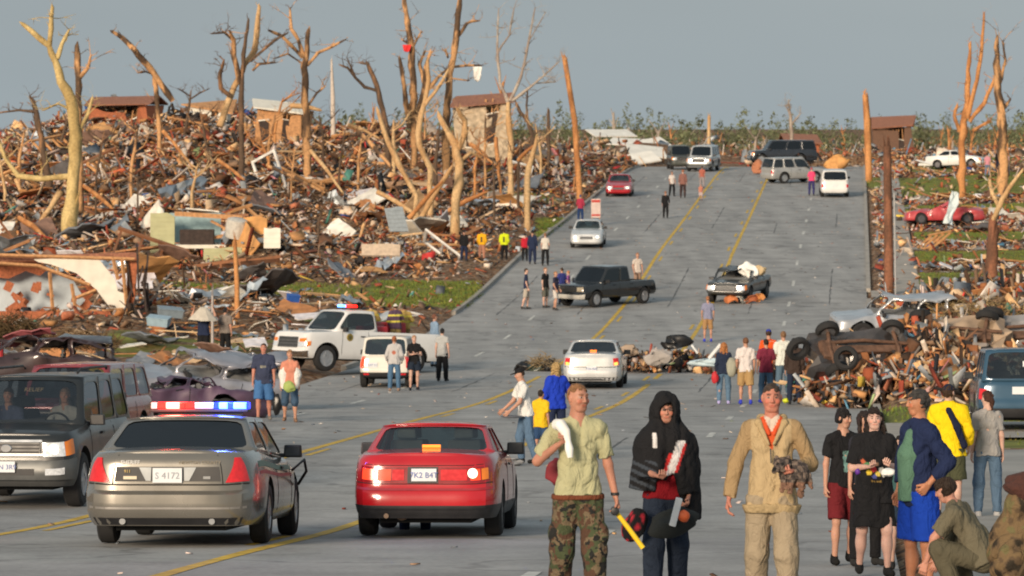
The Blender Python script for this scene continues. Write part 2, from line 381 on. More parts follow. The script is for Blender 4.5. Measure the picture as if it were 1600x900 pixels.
# ================================================================ RUBBLE
WOOD = [(.42, .19, .075), (.54, .27, .11), (.25, .12, .06), (.74, .46, .23), (.16, .08, .045), (.40, .16, .065), (.62, .44, .28), (.30, .19, .12), (.20, .13, .09)]
PALE = [(.68, .58, .48), (.74, .68, .62), (.60, .46, .34), (.52, .44, .38), (.66, .52, .44), (.70, .56, .50)]
GREY = [(.28, .31, .34), (.20, .22, .24), (.36, .40, .44), (.45, .48, .50), (.15, .18, .22)]
DARK = [(.035, .03, .03), (.06, .045, .035), (.02, .022, .028), (.09, .05, .03), (.05, .03, .02)]
BRICK = [(.42, .11, .05), (.36, .085, .045), (.50, .17, .09), (.30, .06, .035)]
ODD = [(.05, .12, .40), (.10, .28, .22), (.70, .50, .08), (.55, .22, .25), (.12, .30, .45), (.55, .05, .05), (.62, .38, .36), (.3, .4, .2)]
def palette(n, wts):
    P = [WOOD, PALE, GREY, DARK, BRICK, ODD]; out = np.zeros((n, 3)); g = nr.choice(6, n, p=np.array(wts) / sum(wts))
    for i in range(6):
        k = np.where(g == i)[0]
        if len(k): out[k] = np.array(P[i])[nr.randint(0, len(P[i]), len(k))]
    return out * nr.uniform(.6, 1.25, (n, 1))
def rand_rot(n, flat=.5):
    """random rotation matrices; flat=1 lies down, 0 any tilt"""
    yaw = nr.uniform(0, 2 * np.pi, n); tilt = nr.normal(0, 1, n) * (1.15 - flat); roll = nr.normal(0, 1, n) * (1.0 - flat)
    cy, sy, ct, st, c2, s2 = np.cos(yaw), np.sin(yaw), np.cos(tilt), np.sin(tilt), np.cos(roll), np.sin(roll); Z = np.zeros(n); O = np.ones(n)
    Rz = np.stack([cy, -sy, Z, sy, cy, Z, Z, Z, O], -1).reshape(n, 3, 3); Ry = np.stack([ct, Z, st, Z, O, Z, -st, Z, ct], -1).reshape(n, 3, 3)
    Rx = np.stack([O, Z, Z, Z, c2, -s2, Z, s2, c2], -1).reshape(n, 3, 3); return Rz @ Ry @ Rx
_cube = np.array([(x, y, z) for z in (-.5, .5) for y in (-.5, .5) for x in (-.5, .5)])
_cf = np.array([(0, 2, 3, 1), (4, 5, 7, 6), (0, 1, 5, 4), (2, 6, 7, 3), (0, 4, 6, 2), (1, 3, 7, 5)])
M_RUB = attr_mat('splintered_rubble', .85, 4.0, .3, .4)
def rubble(name, P, size, cols, flat=.5, jit=.12, label=None):
    n = len(P); Rm = rand_rot(n, flat)
    V = _cube[None] * size[:, None, :]
    V = V * (1 + nr.uniform(-jit, jit, V.shape)) + nr.uniform(-.05, .05, V.shape) * np.minimum(size.min(1), .3)[:, None, None] * 2
    V = np.einsum('nij,nkj->nki', Rm, V) + P[:, None, :]
    F = (_cf[None] + (np.arange(n) * 8)[:, None, None]).reshape(-1, 4)
    C = np.repeat(cols[:, None, :], 8, 1) * nr.uniform(.85, 1.1, (n, 8, 1))
    o = link(name, mesh_np(name, V.reshape(-1, 3), F, C.reshape(-1, 3)), M_RUB); tag(o, kind='stuff')
    if label: o['label'] = label
    return o
def sizes(n, lo=.12, hi=.9, thin=True):
    L = np.exp(nr.uniform(np.log(lo), np.log(hi), n)); k = nr.rand(n)
    W = np.where(k < .5, nr.uniform(.05, .13, n), np.where(k < .9, L * nr.uniform(.4, .9, n), np.minimum(L, .5) * nr.uniform(.3, .7, n)))
    T = np.where(k < .9, nr.uniform(.015, .05, n), np.minimum(L, .5) * nr.uniform(.25, .6, n)); L = np.where(k >= .9, np.minimum(L, .5), L); L = np.where(k < .5, L * 1.9, L)
    return np.stack([L, W, T], -1)
def field(n, side, d0, d1, umin, umax, keep=None):
    out = []
    while len(out) < n:
        d = math.sqrt(rnd.uniform(d0 * d0, d1 * d1)); e = RX(d)
        u = rnd.uniform(umin, umax); X = e + (ROAD_L - u if side < 0 else ROAD_R + u)
        if side < 0 and X < -d / 8 - 5: continue
        if side > 0 and X > d / 8 + 5: continue
        if keep and rnd.random() > keep(X, d, u): continue
        out.append((X, d))
    A = np.array(out); m = mound(A[:, 0], A[:, 1]); z = np.array([top(x, y) for x, y in out])
    z = z + nr.rand(n) ** 2 * np.minimum(.25 + .35 * m, 1.0)
    return np.column_stack([A, z]), m
def keepL(X, d, u):
    g = grassmask(X, d)
    if g > .3: return .10
    if u < 3: return .10 + .18 * u * (.6 + .4 * math.sin(d * .3))
    if d < 178: return .5
    if d < 205: return .6
    return 1.0
P, m = field(62000, -1, 150, 345, .1, 56, keepL)
S = sizes(len(P), .11, .66); big = nr.rand(len(P)) < .06; S[big, 0] *= 1.7; S[big, 1] *= 2.2; S *= (1 + .35 * np.clip(m, 0, 1.5))[:, None] * np.interp(P[:, 1], [150, 330], [.75, 1.1])[:, None]
C = palette(len(P), [48, 20, 6.5, 20, 11, 2.2])  # dark debris share also paints in the shaded gaps between pieces
rubble('house_rubble', P, S, C, .60, label='splintered boards, panels and household debris covering the ruined blocks left of the road')
def keepR(X, d, u):
    g = grassmask(X, d)
    if 8.2 - 7 < u < 9.5 - 7: return .12
    return .05 if g > .3 else .85
P, m = field(8000, 1, 126, 345, .6, 40, keepR)
rubble('lawn_rubble', P, sizes(len(P), .1, .7), palette(len(P), [40, 18, 10, 14, 18, 3]), .6, label='scattered boards and bricks across the lawns right of the road')
# far field beyond the crest
n = 15000; A = []
while len(A) < n:
    d = math.sqrt(rnd.uniform(336 ** 2, 800 ** 2)); X = rnd.uniform(-.16, .165) * d
    A.append((X, d))
A = np.array(A); z = np.array([top(x, y) for x, y in A]) + nr.rand(n) ** 2 * 1.1
S = sizes(n, .3, 1.7)
rubble('distant_rubble', np.column_stack([A, z]), S, palette(n, [46, 16, 12, 10, 14, 2]), .45, label='distant flattened neighbourhood beyond the crest of the road')
# the pile at the right kerb and the small heaps on the road
def pile(name, n, rows, lo, hi, label, wts, ex=.35):
    A = np.array(rows); k = nr.choice(len(A), n, p=(A[:, 2] * A[:, 3]) / (A[:, 2] * A[:, 3]).sum())
    a = nr.rand(n) * 2 * np.pi; r = np.sqrt(nr.rand(n)) * 1.15
    X = A[k, 0] + np.cos(a) * r * A[k, 2]; d = A[k, 1] + np.sin(a) * r * A[k, 3]
    z = np.array([top(x, y) for x, y in zip(X, d)]) + nr.uniform(-.1, ex, n)
    return rubble(name, np.column_stack([X, d, z]), sizes(n, lo, hi), palette(n, wts), .3, label=label)
pile('wreckage_pile', 19000, PILE[:10], .1, .7, 'big heap of splintered wood and twisted metal at the right kerb', [42, 15, 12, 20, 10, 3], .6)
pile('road_debris_heap', 700, PILE[10:13], .08, .5, 'low heap of splintered wood and rags lying across the road', [50, 14, 8, 18, 8, 3], .2)
# litter on the road, flat and sparse
n = 800; A = np.column_stack([nr.uniform(-10.5, 6.8, n), 32 + nr.rand(n) ** .8 * 290]); X = RX(A[:, 1]) + A[:, 0]; z = np.array([-H(q) + .015 for q in A[:, 1]])
rubble('road_litter', np.column_stack([X, A[:, 1], z]), np.stack([nr.uniform(.03, .16, n), nr.uniform(.02, .09, n), np.full(n, .012)], -1), palette(n, [30, 40, 10, 12, 8, 2]), .97, label='small scraps of litter scattered on the asphalt')
# grass tufts where lawn survives
def tufts(n, n0=0):
    V = []; F = []; C = []
    while n > 0:
        (a, b, c, e, s) = rnd.choice(GRASS[:8] + GRASS[10:13]); X = rnd.uniform(a, min(b, a + 22)); d = rnd.uniform(c, e)
        u = X - RX(d)
        if 8.1 < u < 9.6 or ROAD_L < u < ROAD_R: n -= 1; continue
        z = top(X, d) - .02; n -= 1
        g = rnd.uniform(.8, 1.25); cc = (rnd.uniform(.10, .2) * g, rnd.uniform(.15, .21) * g, .035 * g)
        for k in range(5):
            x = X + rnd.uniform(-.2, .2); y = d + rnd.uniform(-.2, .2); h = rnd.uniform(.05, .15); an = rnd.uniform(0, 3.14); w_ = .03
            i = len(V); V += [(x - math.cos(an) * w_, y - math.sin(an) * w_, z), (x + math.cos(an) * w_, y + math.sin(an) * w_, z), (x + rnd.uniform(-.05, .05), y + rnd.uniform(-.05, .05), z + h)]
            F.append((i, i + 1, i + 2)); C += [cc] * 3
    tag(link('lawn_grass', mesh_np('lawn_grass', np.array(V), np.array(F), np.array(C)), attr_mat('grass_blades', .8, 2, .2, 0)), kind='stuff')
tufts(14000)
# ================================================================ BROKEN TREES AND POLES
def bark(name, a, b, scale=1.4, th=.5):
    if name in _mats: return _mats[name]
    m = mat(name, a, .9, var=.25, scale=9, bump=.6, detail=6); n = m.node_tree.nodes; l = m.node_tree.links
    v = [q for q in n if q.type == 'VECT_MATH'][0]
    t = n.new('ShaderNodeTexCoord'); mpp = n.new('ShaderNodeMapping'); mpp.inputs['Scale'].default_value = (1, 1, .3); l.new(t.outputs['Object'], mpp.inputs['Vector'])
    x = n.new('ShaderNodeTexNoise'); x.inputs['Scale'].default_value = scale; x.inputs['Detail'].default_value = 5; l.new(mpp.outputs['Vector'], x.inputs['Vector'])
    r = n.new('ShaderNodeValToRGB'); r.color_ramp.elements[0].position = th - .05; r.color_ramp.elements[0].color = (*a, 1); r.color_ramp.elements[1].position = th + .05; r.color_ramp.elements[1].color = (*b, 1)
    l.new(x.outputs['Fac'], r.inputs['Fac']); l.new(r.outputs['Color'], v.inputs[0]); return m
B_PALE = bark('stripped_pale_wood', (.62, .42, .22), (.50, .30, .14))
B_YEL = bark('yellowish_peeled_bark', (.60, .45, .20), (.42, .30, .12))
B_MIX = bark('half_peeled_bark', (.60, .33, .15), (.10, .06, .035), 1.6, .50)
B_DARK = bark('dark_bark', (.11, .07, .045), (.30, .16, .08), 1.5, .58)
B_BROWN = bark('brown_bark', (.24, .10, .055), (.13, .06, .035), 2.2, .5)
B_ORNG = bark('orange_broken_wood', (.58, .27, .10), (.40, .17, .06), 2, .5)
B_GREY = bark('thin_grey_branches', (.42, .36, .30), (.30, .24, .2), 2, .5)
def limb_mesh(pts, s, n=9, twist=.05, jag=True):
    """pts: world points with radius; resampled, wobbled and given a jagged tip"""
    out = []; rr = []
    for i in range(len(pts) - 1):
        (a, ra), (b, rb) = pts[i], pts[i + 1]; k = max(2, int((b - a).length / .5))
        for j in range(k):
            t = j / k; p = a.lerp(b, t); r = ra + (rb - ra) * t
            p = p + Vector((rnd.uniform(-1, 1), rnd.uniform(-1, 1), 0)) * r * .28 * (1 if (i or j) else 0)
            out.append(p); rr.append(r * rnd.uniform(.82, 1.17))
    out.append(pts[-1][0]); rr.append(pts[-1][1] * .8)
    if jag:
        dirn = (out[-1] - out[-2]).normalized(); out.append(out[-1] + dirn * rr[-1] * 2.2 + Vector((rnd.uniform(-1, 1), 0, 0)) * rr[-1] * .7); rr.append(rr[-1] * .15)
    m = MB(); m.tube(out, rr, n); return m, out, rr
def tree(name, label, d, m, limbs, twigs=6, cat='tree', group=None, bare=False, base_dz=0):
    """limbs: lists of (px, py, width px) traced bottom-up; the first is the trunk"""
    s = FPX / d; p0 = limbs[0][0]; bx = at(p0[0], p0[1], d).x; gz = top(bx, d) - .25
    root = empty(name, (bx, d, gz), 0, label, cat, group); off = Vector((bx, d, gz))
    for li, L in enumerate(limbs):
        dep = 0 if li == 0 else rnd.choice([-1, 1]); pts = []
        for i, (px, py, wd) in enumerate(L):
            p = at(px, py, d); p.y += dep * i * rnd.uniform(.15, .5); pts.append((p - off, max(wd, 1.6) / s / 2))
        if li == 0:
            q = pts[0][0].copy()
            if q.z > .1: q.z = 0; pts.insert(0, (q, pts[0][1] * 1.1))
        mb, out, rr = limb_mesh(pts, s)
        if twigs:
            for k in range(twigs + (4 if li else 1)):
                i = rnd.randrange(len(out) // 3, len(out)); a = out[i]
                dv = Vector((rnd.uniform(-1, 1), rnd.uniform(-1, 1), rnd.uniform(-.1, 1.1))).normalized(); ln = rnd.uniform(.3, 1.3)
                r0 = min(rr[i] * .45, .03); mid = a + dv * ln * .5 + Vector((0, 0, rnd.uniform(-.1, .15)))
                ln *= rnd.choice([.6, 1, 1.7]); e_ = mid + Vector((dv.x + rnd.uniform(-.7, .7), dv.y, dv.z * .7 + rnd.uniform(-.2, .4))).normalized() * ln * .5
                mb.tube([a, mid, e_], [r0, r0 * .7, r0 * .3], 5)
                for _ in range(2):
                    v_ = Vector((rnd.uniform(-1, 1), rnd.uniform(-1, 1), rnd.uniform(-.3, 1))).normalized() * ln * rnd.uniform(.2, .5); q_ = mid.lerp(e_, rnd.random()); mb.tube([q_, q_ + v_ * .5 + Vector((0, 0, .03)), q_ + v_], [r0 * .5, r0 * .4, r0 * .2], 4)
        mm = m if not isinstance(m, list) else m[min(li, len(m) - 1)]
        for k in range(7 if li == 0 else 3):     # torn slivers of bark and wood
            i = rnd.randrange(1, len(out) - 1); a = out[i]; an_ = rnd.uniform(0, 6.28); o_ = Vector((math.cos(an_), math.sin(an_), 0)) * rr[i] * .85; v_ = (out[i + 1] - out[i - 1]).normalized() * rnd.choice([-1, 1]); l2 = rr[i] * rnd.uniform(2, 5)
            mb.tube([a + o_ * .7, a + o_ * 1.3 + v_ * l2 * .5, a + o_ * rnd.uniform(1.5, 2.4) + v_ * l2], [rr[i] * .30, rr[i] * .16, rr[i] * .03], 4)
        mb.build('trunk' if li == 0 else 'branch', mm, root, smooth=True)
    return root
TG = 'storm-stripped trees left of the road'
tree('broken_tree', 'tall pale yellowish stripped tree with forked top at the far left', 214, B_YEL, [
    [(106, 395, 26), (110, 320, 22), (117, 250, 20), (117, 195, 19), (110, 155, 16), (96, 128, 14), (85, 95, 12), (77, 72, 10), (60, 58, 8), (36, 38, 8)],
    [(77, 72, 9), (80, 45, 8), (84, 12, 7)], [(90, 92, 8), (97, 68, 7), (106, 46, 4)], [(110, 275, 9), (62, 280, 9), (26, 275, 8), (8, 250, 6), (-2, 228, 6)],
    [(118, 215, 8), (135, 180, 6), (142, 152, 4)], [(112, 172, 6), (92, 162, 4), (70, 172, 3)]], 3)
tree('broken_tree', 'dark snapped trunk with one short side branch just behind the pale forked tree', 222, B_MIX, [
    [(124, 300, 12), (123, 200, 11), (122, 120, 10), (120, 72, 9)], [(124, 122, 7), (137, 108, 6), (143, 88, 4)]], 3)
tree('broken_tree', 'short dark leaning tree with a thin bare arm at the left edge', 235, B_DARK, [
    [(76, 285, 12), (68, 235, 11), (60, 195, 10), (52, 158, 8)], [(56, 175, 5), (30, 172, 4), (-4, 176, 3)], [(52, 160, 6), (45, 150, 4)], [(96, 220, 5), (104, 190, 4), (98, 178, 3)]], 5)
tree('broken_tree', 'snapped trunk leaning left across an upright stub, against the sky', 262, B_MIX, [
    [(250, 240, 9), (248, 190, 8), (243, 135, 7), (240, 116, 5)], [(270, 158, 9), (252, 132, 11), (236, 106, 10), (212, 78, 9), (194, 60, 8), (178, 50, 6)], [(240, 116, 4), (228, 112, 3), (218, 114, 3)]], 3)
tree('broken_tree', 'long pale limb sweeping up to the right beside dark tangled stems', 250, [B_DARK, B_PALE, B_MIX, B_DARK, B_DARK, B_DARK, B_MIX], [
    [(378, 260, 10), (377, 190, 9), (377, 130, 9), (381, 85, 7), (388, 32, 5)], [(343, 198, 11), (352, 168, 11), (366, 135, 10), (382, 100, 9), (395, 78, 9), (399, 45, 9), (403, 10, 7)],
    [(374, 130, 8), (366, 88, 8), (366, 62, 6), (362, 50, 5)], [(366, 66, 5), (352, 51, 4), (333, 53, 3)], [(360, 150, 8), (345, 138, 7), (345, 115, 6), (352, 95, 4)],
    [(392, 95, 5), (412, 78, 5), (432, 62, 4), (450, 52, 3)], [(395, 110, 5), (405, 100, 4), (432, 98, 3)]], 7)
tree('broken_tree', 'upright trunk with short forked arms left of the leaning pole, top centre-left', 256, B_MIX, [
    [(480, 235, 12), (478, 190, 12), (477, 145, 12), (476, 105, 12), (479, 80, 9), (482, 48, 8)], [(474, 90, 7), (465, 62, 6), (455, 45, 6), (452, 14, 4)],
    [(473, 90, 6), (455, 70, 6), (440, 56, 5), (422, 48, 4)], [(480, 102, 6), (497, 82, 5), (515, 74, 5), (538, 62, 3)], [(474, 100, 3), (450, 84, 3), (430, 92, 2)], [(478, 170, 4), (495, 145, 4), (506, 136, 3)]], 4)
tree('broken_tree', 'blackened forked snag bending left above the rubble', 262, B_DARK, [
    [(606, 235, 9), (601, 185, 9), (592, 145, 9), (583, 118, 7), (574, 99, 6)], [(590, 142, 6), (570, 136, 5), (556, 122, 5), (543, 106, 4), (530, 101, 3)], [(574, 100, 4), (562, 98, 3)], [(556, 122, 4), (542, 90, 2)]], 4)
tree('broken_tree', 'tall snapped trunk holding a red scrap halfway up', 268, B_MIX, [
    [(648, 245, 13), (647, 190, 12), (645, 130, 11), (643, 75, 10), (637, 35, 9), (631, -6, 7)], [(640, 200, 9), (633, 150, 8), (629, 120, 7), (625, 92, 6)], [(650, 190, 9), (662, 140, 8), (665, 105, 7), (673, 82, 6)],
    [(662, 130, 6), (655, 100, 6), (664, 80, 4)], [(668, 140, 6), (684, 122, 6), (698, 108, 4)], [(645, 75, 3), (658, 50, 3)], [(640, 70, 3), (628, 62, 3)]], 5)
tree('broken_tree', 'tall orange-brown snapped trunk with one side twig beside a hanging white scrap', 272, B_MIX, [
    [(697, 225, 12), (698, 165, 12), (703, 115, 11), (710, 75, 10), (715, 35, 10), (719, -4, 8)], [(717, 55, 6), (728, 38, 5), (736, 33, 5), (748, 32, 3)], [(703, 105, 4), (730, 102, 4), (752, 102, 3)], [(702, 122, 3), (732, 126, 3)], [(700, 90, 4), (696, 78, 4)]], 3)
tree('broken_tree', 'pale peeled trunk with a deep Y fork above the leaning boards', 226, B_PALE, [
    [(712, 312, 15), (716, 285, 14), (716, 255, 14), (712, 226, 13), (700, 205, 10), (686, 180, 9)], [(716, 232, 10), (727, 208, 10), (726, 188, 9), (716, 172, 7)], [(716, 255, 7), (735, 238, 5), (750, 246, 4)]], 3)
tree('broken_tree', 'pale twisted stem curving up between dark trunks', 238, B_PALE, [
    [(672, 262, 9), (655, 228, 9), (655, 195, 9), (664, 160, 8), (670, 125, 7), (668, 95, 6)], [(660, 170, 6), (690, 130, 6), (700, 110, 4)]], 4)
tree('broken_tree', 'wispy pale tree with long fine twigs against the sky, left of the tilted pole', 258, [B_PALE, B_GREY], [
    [(798, 310, 10), (798, 255, 9), (797, 205, 9), (794, 160, 8)], [(794, 160, 6), (781, 130, 5), (777, 70, 4), (779, 14, 2)], [(797, 158, 6), (814, 120, 5), (825, 70, 4), (836, 12, 2)],
    [(800, 158, 5), (830, 135, 4), (850, 118, 3), (872, 98, 2)], [(778, 80, 3), (796, 55, 3), (803, 14, 2)], [(826, 65, 2), (852, 20, 1.5)], [(838, 130, 2), (868, 128, 2)]], 10)
tree('broken_tree', 'leaning pale limb with dark knot, low in the rubble at centre-left', 232, B_PALE, [
    [(650, 305, 9), (632, 272, 9), (615, 240, 9), (600, 205, 8), (590, 172, 7)]], 3, bare=True)
tree('tree_stump', 'pale broken stub pointing up beside the grassy verge', 232, B_PALE, [[(823, 292, 11), (827, 260, 10), (834, 235, 8), (838, 216, 5)]], 0, group=None)
tree('broken_tree', 'dark curled stem just left of the tilted pole', 290, B_DARK, [[(832, 215, 7), (824, 190, 6), (812, 175, 5), (806, 160, 4)], [(826, 195, 3), (823, 165, 3), (824, 140, 3)]], 4)
tree('tree_stump', 'small dark stump on a mound near the crest at the left', 296, B_DARK, [[(857, 205, 6), (857, 172, 5)]], 0)
tree('broken_tree', 'orange splintered tree with two tall bare spires at the right', 268, B_ORNG, [
    [(1503, 222, 12), (1507, 190, 11), (1512, 150, 9), (1513, 110, 7), (1516, 68, 5)], [(1512, 185, 8), (1522, 140, 7), (1531, 95, 6), (1535, 22, 4)], [(1515, 190, 7), (1538, 160, 7), (1552, 125, 5)],
    [(1500, 205, 7), (1490, 180, 6), (1494, 165, 5)], [(1520, 205, 6), (1545, 190, 5)]], 4)
tree('broken_tree', 'thick splintered trunk with a charred foot at the right', 262, B_MIX, [
    [(1567, 218, 15), (1566, 180, 15), (1561, 145, 14), (1557, 100, 11), (1558, 60, 7)], [(1563, 130, 5), (1570, 95, 4), (1566, 66, 4)], [(1568, 170, 6), (1580, 155, 4)]], 3)
tree('broken_tree', 'thick brown trunk on the right lawn with a pale forked top', 176, [B_BROWN, B_PALE, B_PALE], [
    [(1553, 480, 20), (1551, 420, 20), (1552, 380, 18), (1551, 345, 17)], [(1551, 345, 9), (1558, 328, 9), (1564, 312, 8), (1575, 292, 6), (1594, 266, 5)], [(1560, 322, 7), (1552, 300, 6), (1550, 282, 5)]], 3)
tree('broken_tree', 'grey bare spindly tree on the skyline right of the road', 420, B_GREY, [[(1237, 225, 6), (1236, 190, 5), (1232, 158, 3)], [(1236, 195, 3), (1250, 178, 2)], [(1234, 180, 2), (1228, 165, 2)]], 10)
# poles
def pole(name, label, d, pts, m, cat='pole'):
    s = FPX / d; b = at(pts[0][0], pts[0][1], d); gz = top(b.x, d) - .3; root = empty(name, (b.x, d, gz), 0, label, cat); P = [(at(a, c, d) - Vector((b.x, d, gz)), w_ / s / 2) for a, c, w_ in pts]
    P[0][0].z = 0; mb = MB(); mb.tube([p for p, _ in P], [r for _, r in P], 10); mb.build('shaft', m, root, smooth=True)
    t = MB(); q, r = P[-1]; dr = (P[-1][0] - P[-2][0]).normalized()
    for k in range(4): t.tube([q - dr * .1 + Vector((math.cos(k * 1.6), math.sin(k * 1.6), 0)) * r * .6, q + dr * rnd.uniform(.15, .5) + Vector((rnd.uniform(-r, r), 0, 0))], [r * .4, r * .08], 4)
    t.build('splinter', m, root); return root
pole('utility_pole', 'tilted orange utility pole snapped at the top, left of the road crest', 262, [(907, 262, 10), (898, 190, 9), (882, 90, 8)], B_ORNG, 'utility pole')
pole('utility_pole', 'short upright orange utility pole stub right of the white wagon', 292, [(1358, 235, 11), (1355, 190, 11), (1352, 148, 9)], B_ORNG, 'utility pole')
p_ = pole('utility_pole', 'tall dark brown utility pole standing beside the right sidewalk', 188, [(1389, 452, 16), (1388, 340, 14), (1386, 228, 12)], B_BROWN, 'utility pole')
w_ = MB(); w_.tube([Vector((.3, -.1, .2)), Vector((.26, -.2, 2.6)), Vector((.22, -.2, 5.0))], .04, 6); w_.build('conduit', mat('grey_conduit', (.4, .4, .4), .6), p_)
pole('wooden_post', 'thin orange wooden post standing in the rubble behind the two men', 168, [(371, 505, 9), (370, 440, 8), (367, 378, 6)], B_ORNG, 'post')
pole('wooden_post', 'thin grey metal post beside the two men at the left roadside', 150, [(332, 555, 5), (332, 500, 5), (332, 462, 4)], mat('dull_metal', (.42, .38, .36), .5, .3), 'post')
pole('wooden_post', 'white splintered spire sticking up on the skyline', 290, [(521, 225, 8), (520, 150, 7), (518, 96, 3)], mat('bleached_wood', (.6, .52, .45), .9), 'post')
pole('wooden_post', 'pale snapped post on the far skyline at the crest', 420, [(1107, 225, 6), (1108, 182, 5)], B_PALE, 'post')
for k, (a, b) in enumerate(((660, 418), (700, 404))):
    pass
LIMBS = []; SG = 'small snapped trees standing in the left rubble'
SPOT = [(150, 275, 228), (205, 262, 236), (300, 300, 222), (325, 240, 250), (420, 250, 246), (455, 290, 230), (505, 215, 262), (530, 262, 245), (560, 250, 248), (615, 240, 262), (680, 262, 248), (742, 262, 250), (758, 232, 268), (772, 285, 238), (810, 262, 250), (30, 250, 244), (8, 300, 226), (290, 205, 285), (430, 195, 292), (664, 215, 285), (215, 330, 216), (498, 345, 214), (420, 225, 270), (845, 240, 278)]
for i, (px, py, d) in enumerate(SPOT):
    hpx = rnd.uniform(30, 72); lx = rnd.uniform(-14, 14); w0 = rnd.uniform(3, 6); L = [[(px, py, w0), (px + lx * .5, py - hpx * .5, w0 * .85), (px + lx, py - hpx, w0 * .5)]]
    for q in range(rnd.randrange(2, 5)):
        t = rnd.uniform(.35, .9); bx, by = px + lx * t, py - hpx * t; sx_ = rnd.choice([-1, 1]); ln = rnd.uniform(14, 38)
        L.append([(bx, by, w0 * .5), (bx + sx_ * ln * .5, by - ln * .35, w0 * .4), (bx + sx_ * ln * rnd.uniform(.7, 1), by - ln * rnd.uniform(.5, 1.2), w0 * .22)])
    kind_ = (2, 3, 0, 2, 1, 3, 2)[i % 7]; tree('snapped_tree', ('pale', 'orange-brown', 'dark', 'half-peeled')[kind_] + ' snapped tree standing in the left rubble', d, (B_PALE, B_ORNG, B_DARK, B_MIX)[kind_], L, 4, 'tree', SG); LIMBS.append((bpy.data.objects[[o.name for o in COL.objects if o.name.startswith('snapped_tree')][-1]], '', 'tree', ('tp', 'to', 'td', 'th')[kind_]))
# leaning logs and boards
LG = 'bare broken limbs lying over the left rubble'
for (a, b, wd, d) in [((94, 300), (46, 378), 10, 216), ((30, 340), (72, 372), 9, 214), ((655, 345), (705, 262), 9, 226), ((640, 340), (690, 285), 8, 224), ((560, 205), (612, 262), 7, 245), ((485, 235), (535, 300), 6, 238),
                      ((420, 260), (505, 300), 6, 236), ((735, 225), (775, 260), 7, 248), ((775, 215), (782, 300), 7, 240), ((255, 205), (300, 260), 6, 248), ((30, 395), (52, 372), 8, 210), ((340, 250), (380, 280), 6, 240),
                      ((545, 195), (590, 215), 6, 262), ((130, 290), (180, 330), 7, 222), ((590, 300), (650, 335), 8, 228), ((700, 330), (760, 300), 7, 232), ((455, 165), (500, 172), 8, 262), ((810, 250), (838, 225), 6, 246)]:
    s = FPX / d; A = at(a[0], a[1], d); Bp = at(b[0], b[1], d - 1.5); mid = (A + Bp) / 2
    mb, _, _ = limb_mesh([(A - mid, wd / s / 2), (Vector((0, 0, .08)), wd / s / 2 * .95), (Bp - mid, wd / s / 2 * .7)], s)
    o = mb.build('fallen_limb', rnd.choice([B_PALE, B_ORNG, B_MIX, B_PALE]), None, smooth=True, loc=mid); tag(o, 'bare broken tree limb lying over the rubble on the left', 'broken limb', LG); LIMBS.append((o, '', 'broken limb', 'w3'))
# scraps caught in trees
def scrap(label, px, py, d, w_, h_, m, name='cloth_scrap', cat='scrap'):
    V = []; F = []; nx, nz = 6, 7; rr = random.Random(px)
    for j in range(nz):
        for i in range(nx):
            V.append(((i / (nx - 1) - .5) * w_ * (1 - .35 * j / nz) + rr.uniform(-.04, .04) * w_, math.sin(i * 1.9 + j * .6) * .12 * w_ + rr.uniform(-.03, .03), -j / (nz - 1) * h_ * (1 - .2 * abs(i - 2.5) / 2.5)))
    for j in range(nz - 1):
        for i in range(nx - 1): q = j * nx + i; F.append((q, q + 1, q + nx + 1, q + nx))
    o = link(name, mesh_np(name, V, F, smooth=True), m, None, at(px, py, d)); md = o.modifiers.new('s', 'SOLIDIFY'); md.thickness = .02
    tag(o, label, cat); return o
scrap('red cloth scrap caught high on the snapped trunk', 636, 70, 267.5, .55, .5, mat('red_cloth', (.75, .03, .03), .8))
scrap('white sheet scrap hanging from a twig right of the tall trunk', 746, 104, 271.8, .6, 1.05, mat('white_cloth', (.85, .84, .8), .8))

# ---- far skyline: broken trunks and surviving green
FG = 'distant bare broken trunks along the skyline'
kinds = []
for k in range(5):
    m = MB(); h = rnd.uniform(2.5, 4.5); p = [Vector((0, 0, 0)), Vector((rnd.uniform(-.2, .2), 0, h * .5)), Vector((rnd.uniform(-.5, .5), 0, h))]
    m.tube(p, [.2, .15, .08], 6)
    for q in range(5):
        a = p[1].lerp(p[2], rnd.uniform(-.3, .9)); m.tube([a, a + Vector((rnd.uniform(-1.2, 1.2), rnd.uniform(-.6, .6), rnd.uniform(.3, 1.5)))], [.07, .02], 5)
    kinds.append(m)
first = {}
for i in range(105):
    d = rnd.uniform(360, 680); X = rnd.uniform(-.04, .135) * d if i % 9 else rnd.uniform(-.13, -.04) * d; k = rnd.randrange(5)
    mt = [B_GREY, B_ORNG, B_GREY, B_MIX][rnd.randrange(4)]
    if k not in first: o = kinds[k].build('bare_trunk', mt, None, smooth=True); first[k] = o
    else: o = first[k].copy(); COL.objects.link(o)
    o.location = (X, d, top(X, d) - .2); o.rotation_euler = (0, rnd.uniform(-.15, .15), rnd.uniform(0, 6)); f = rnd.uniform(.5, 1.05); f *= rnd.uniform(.7, 1.45); o.scale = (f, f, f)
    tag(o, 'distant bare broken trunk on the skyline beyond the crest', 'tree', FG)
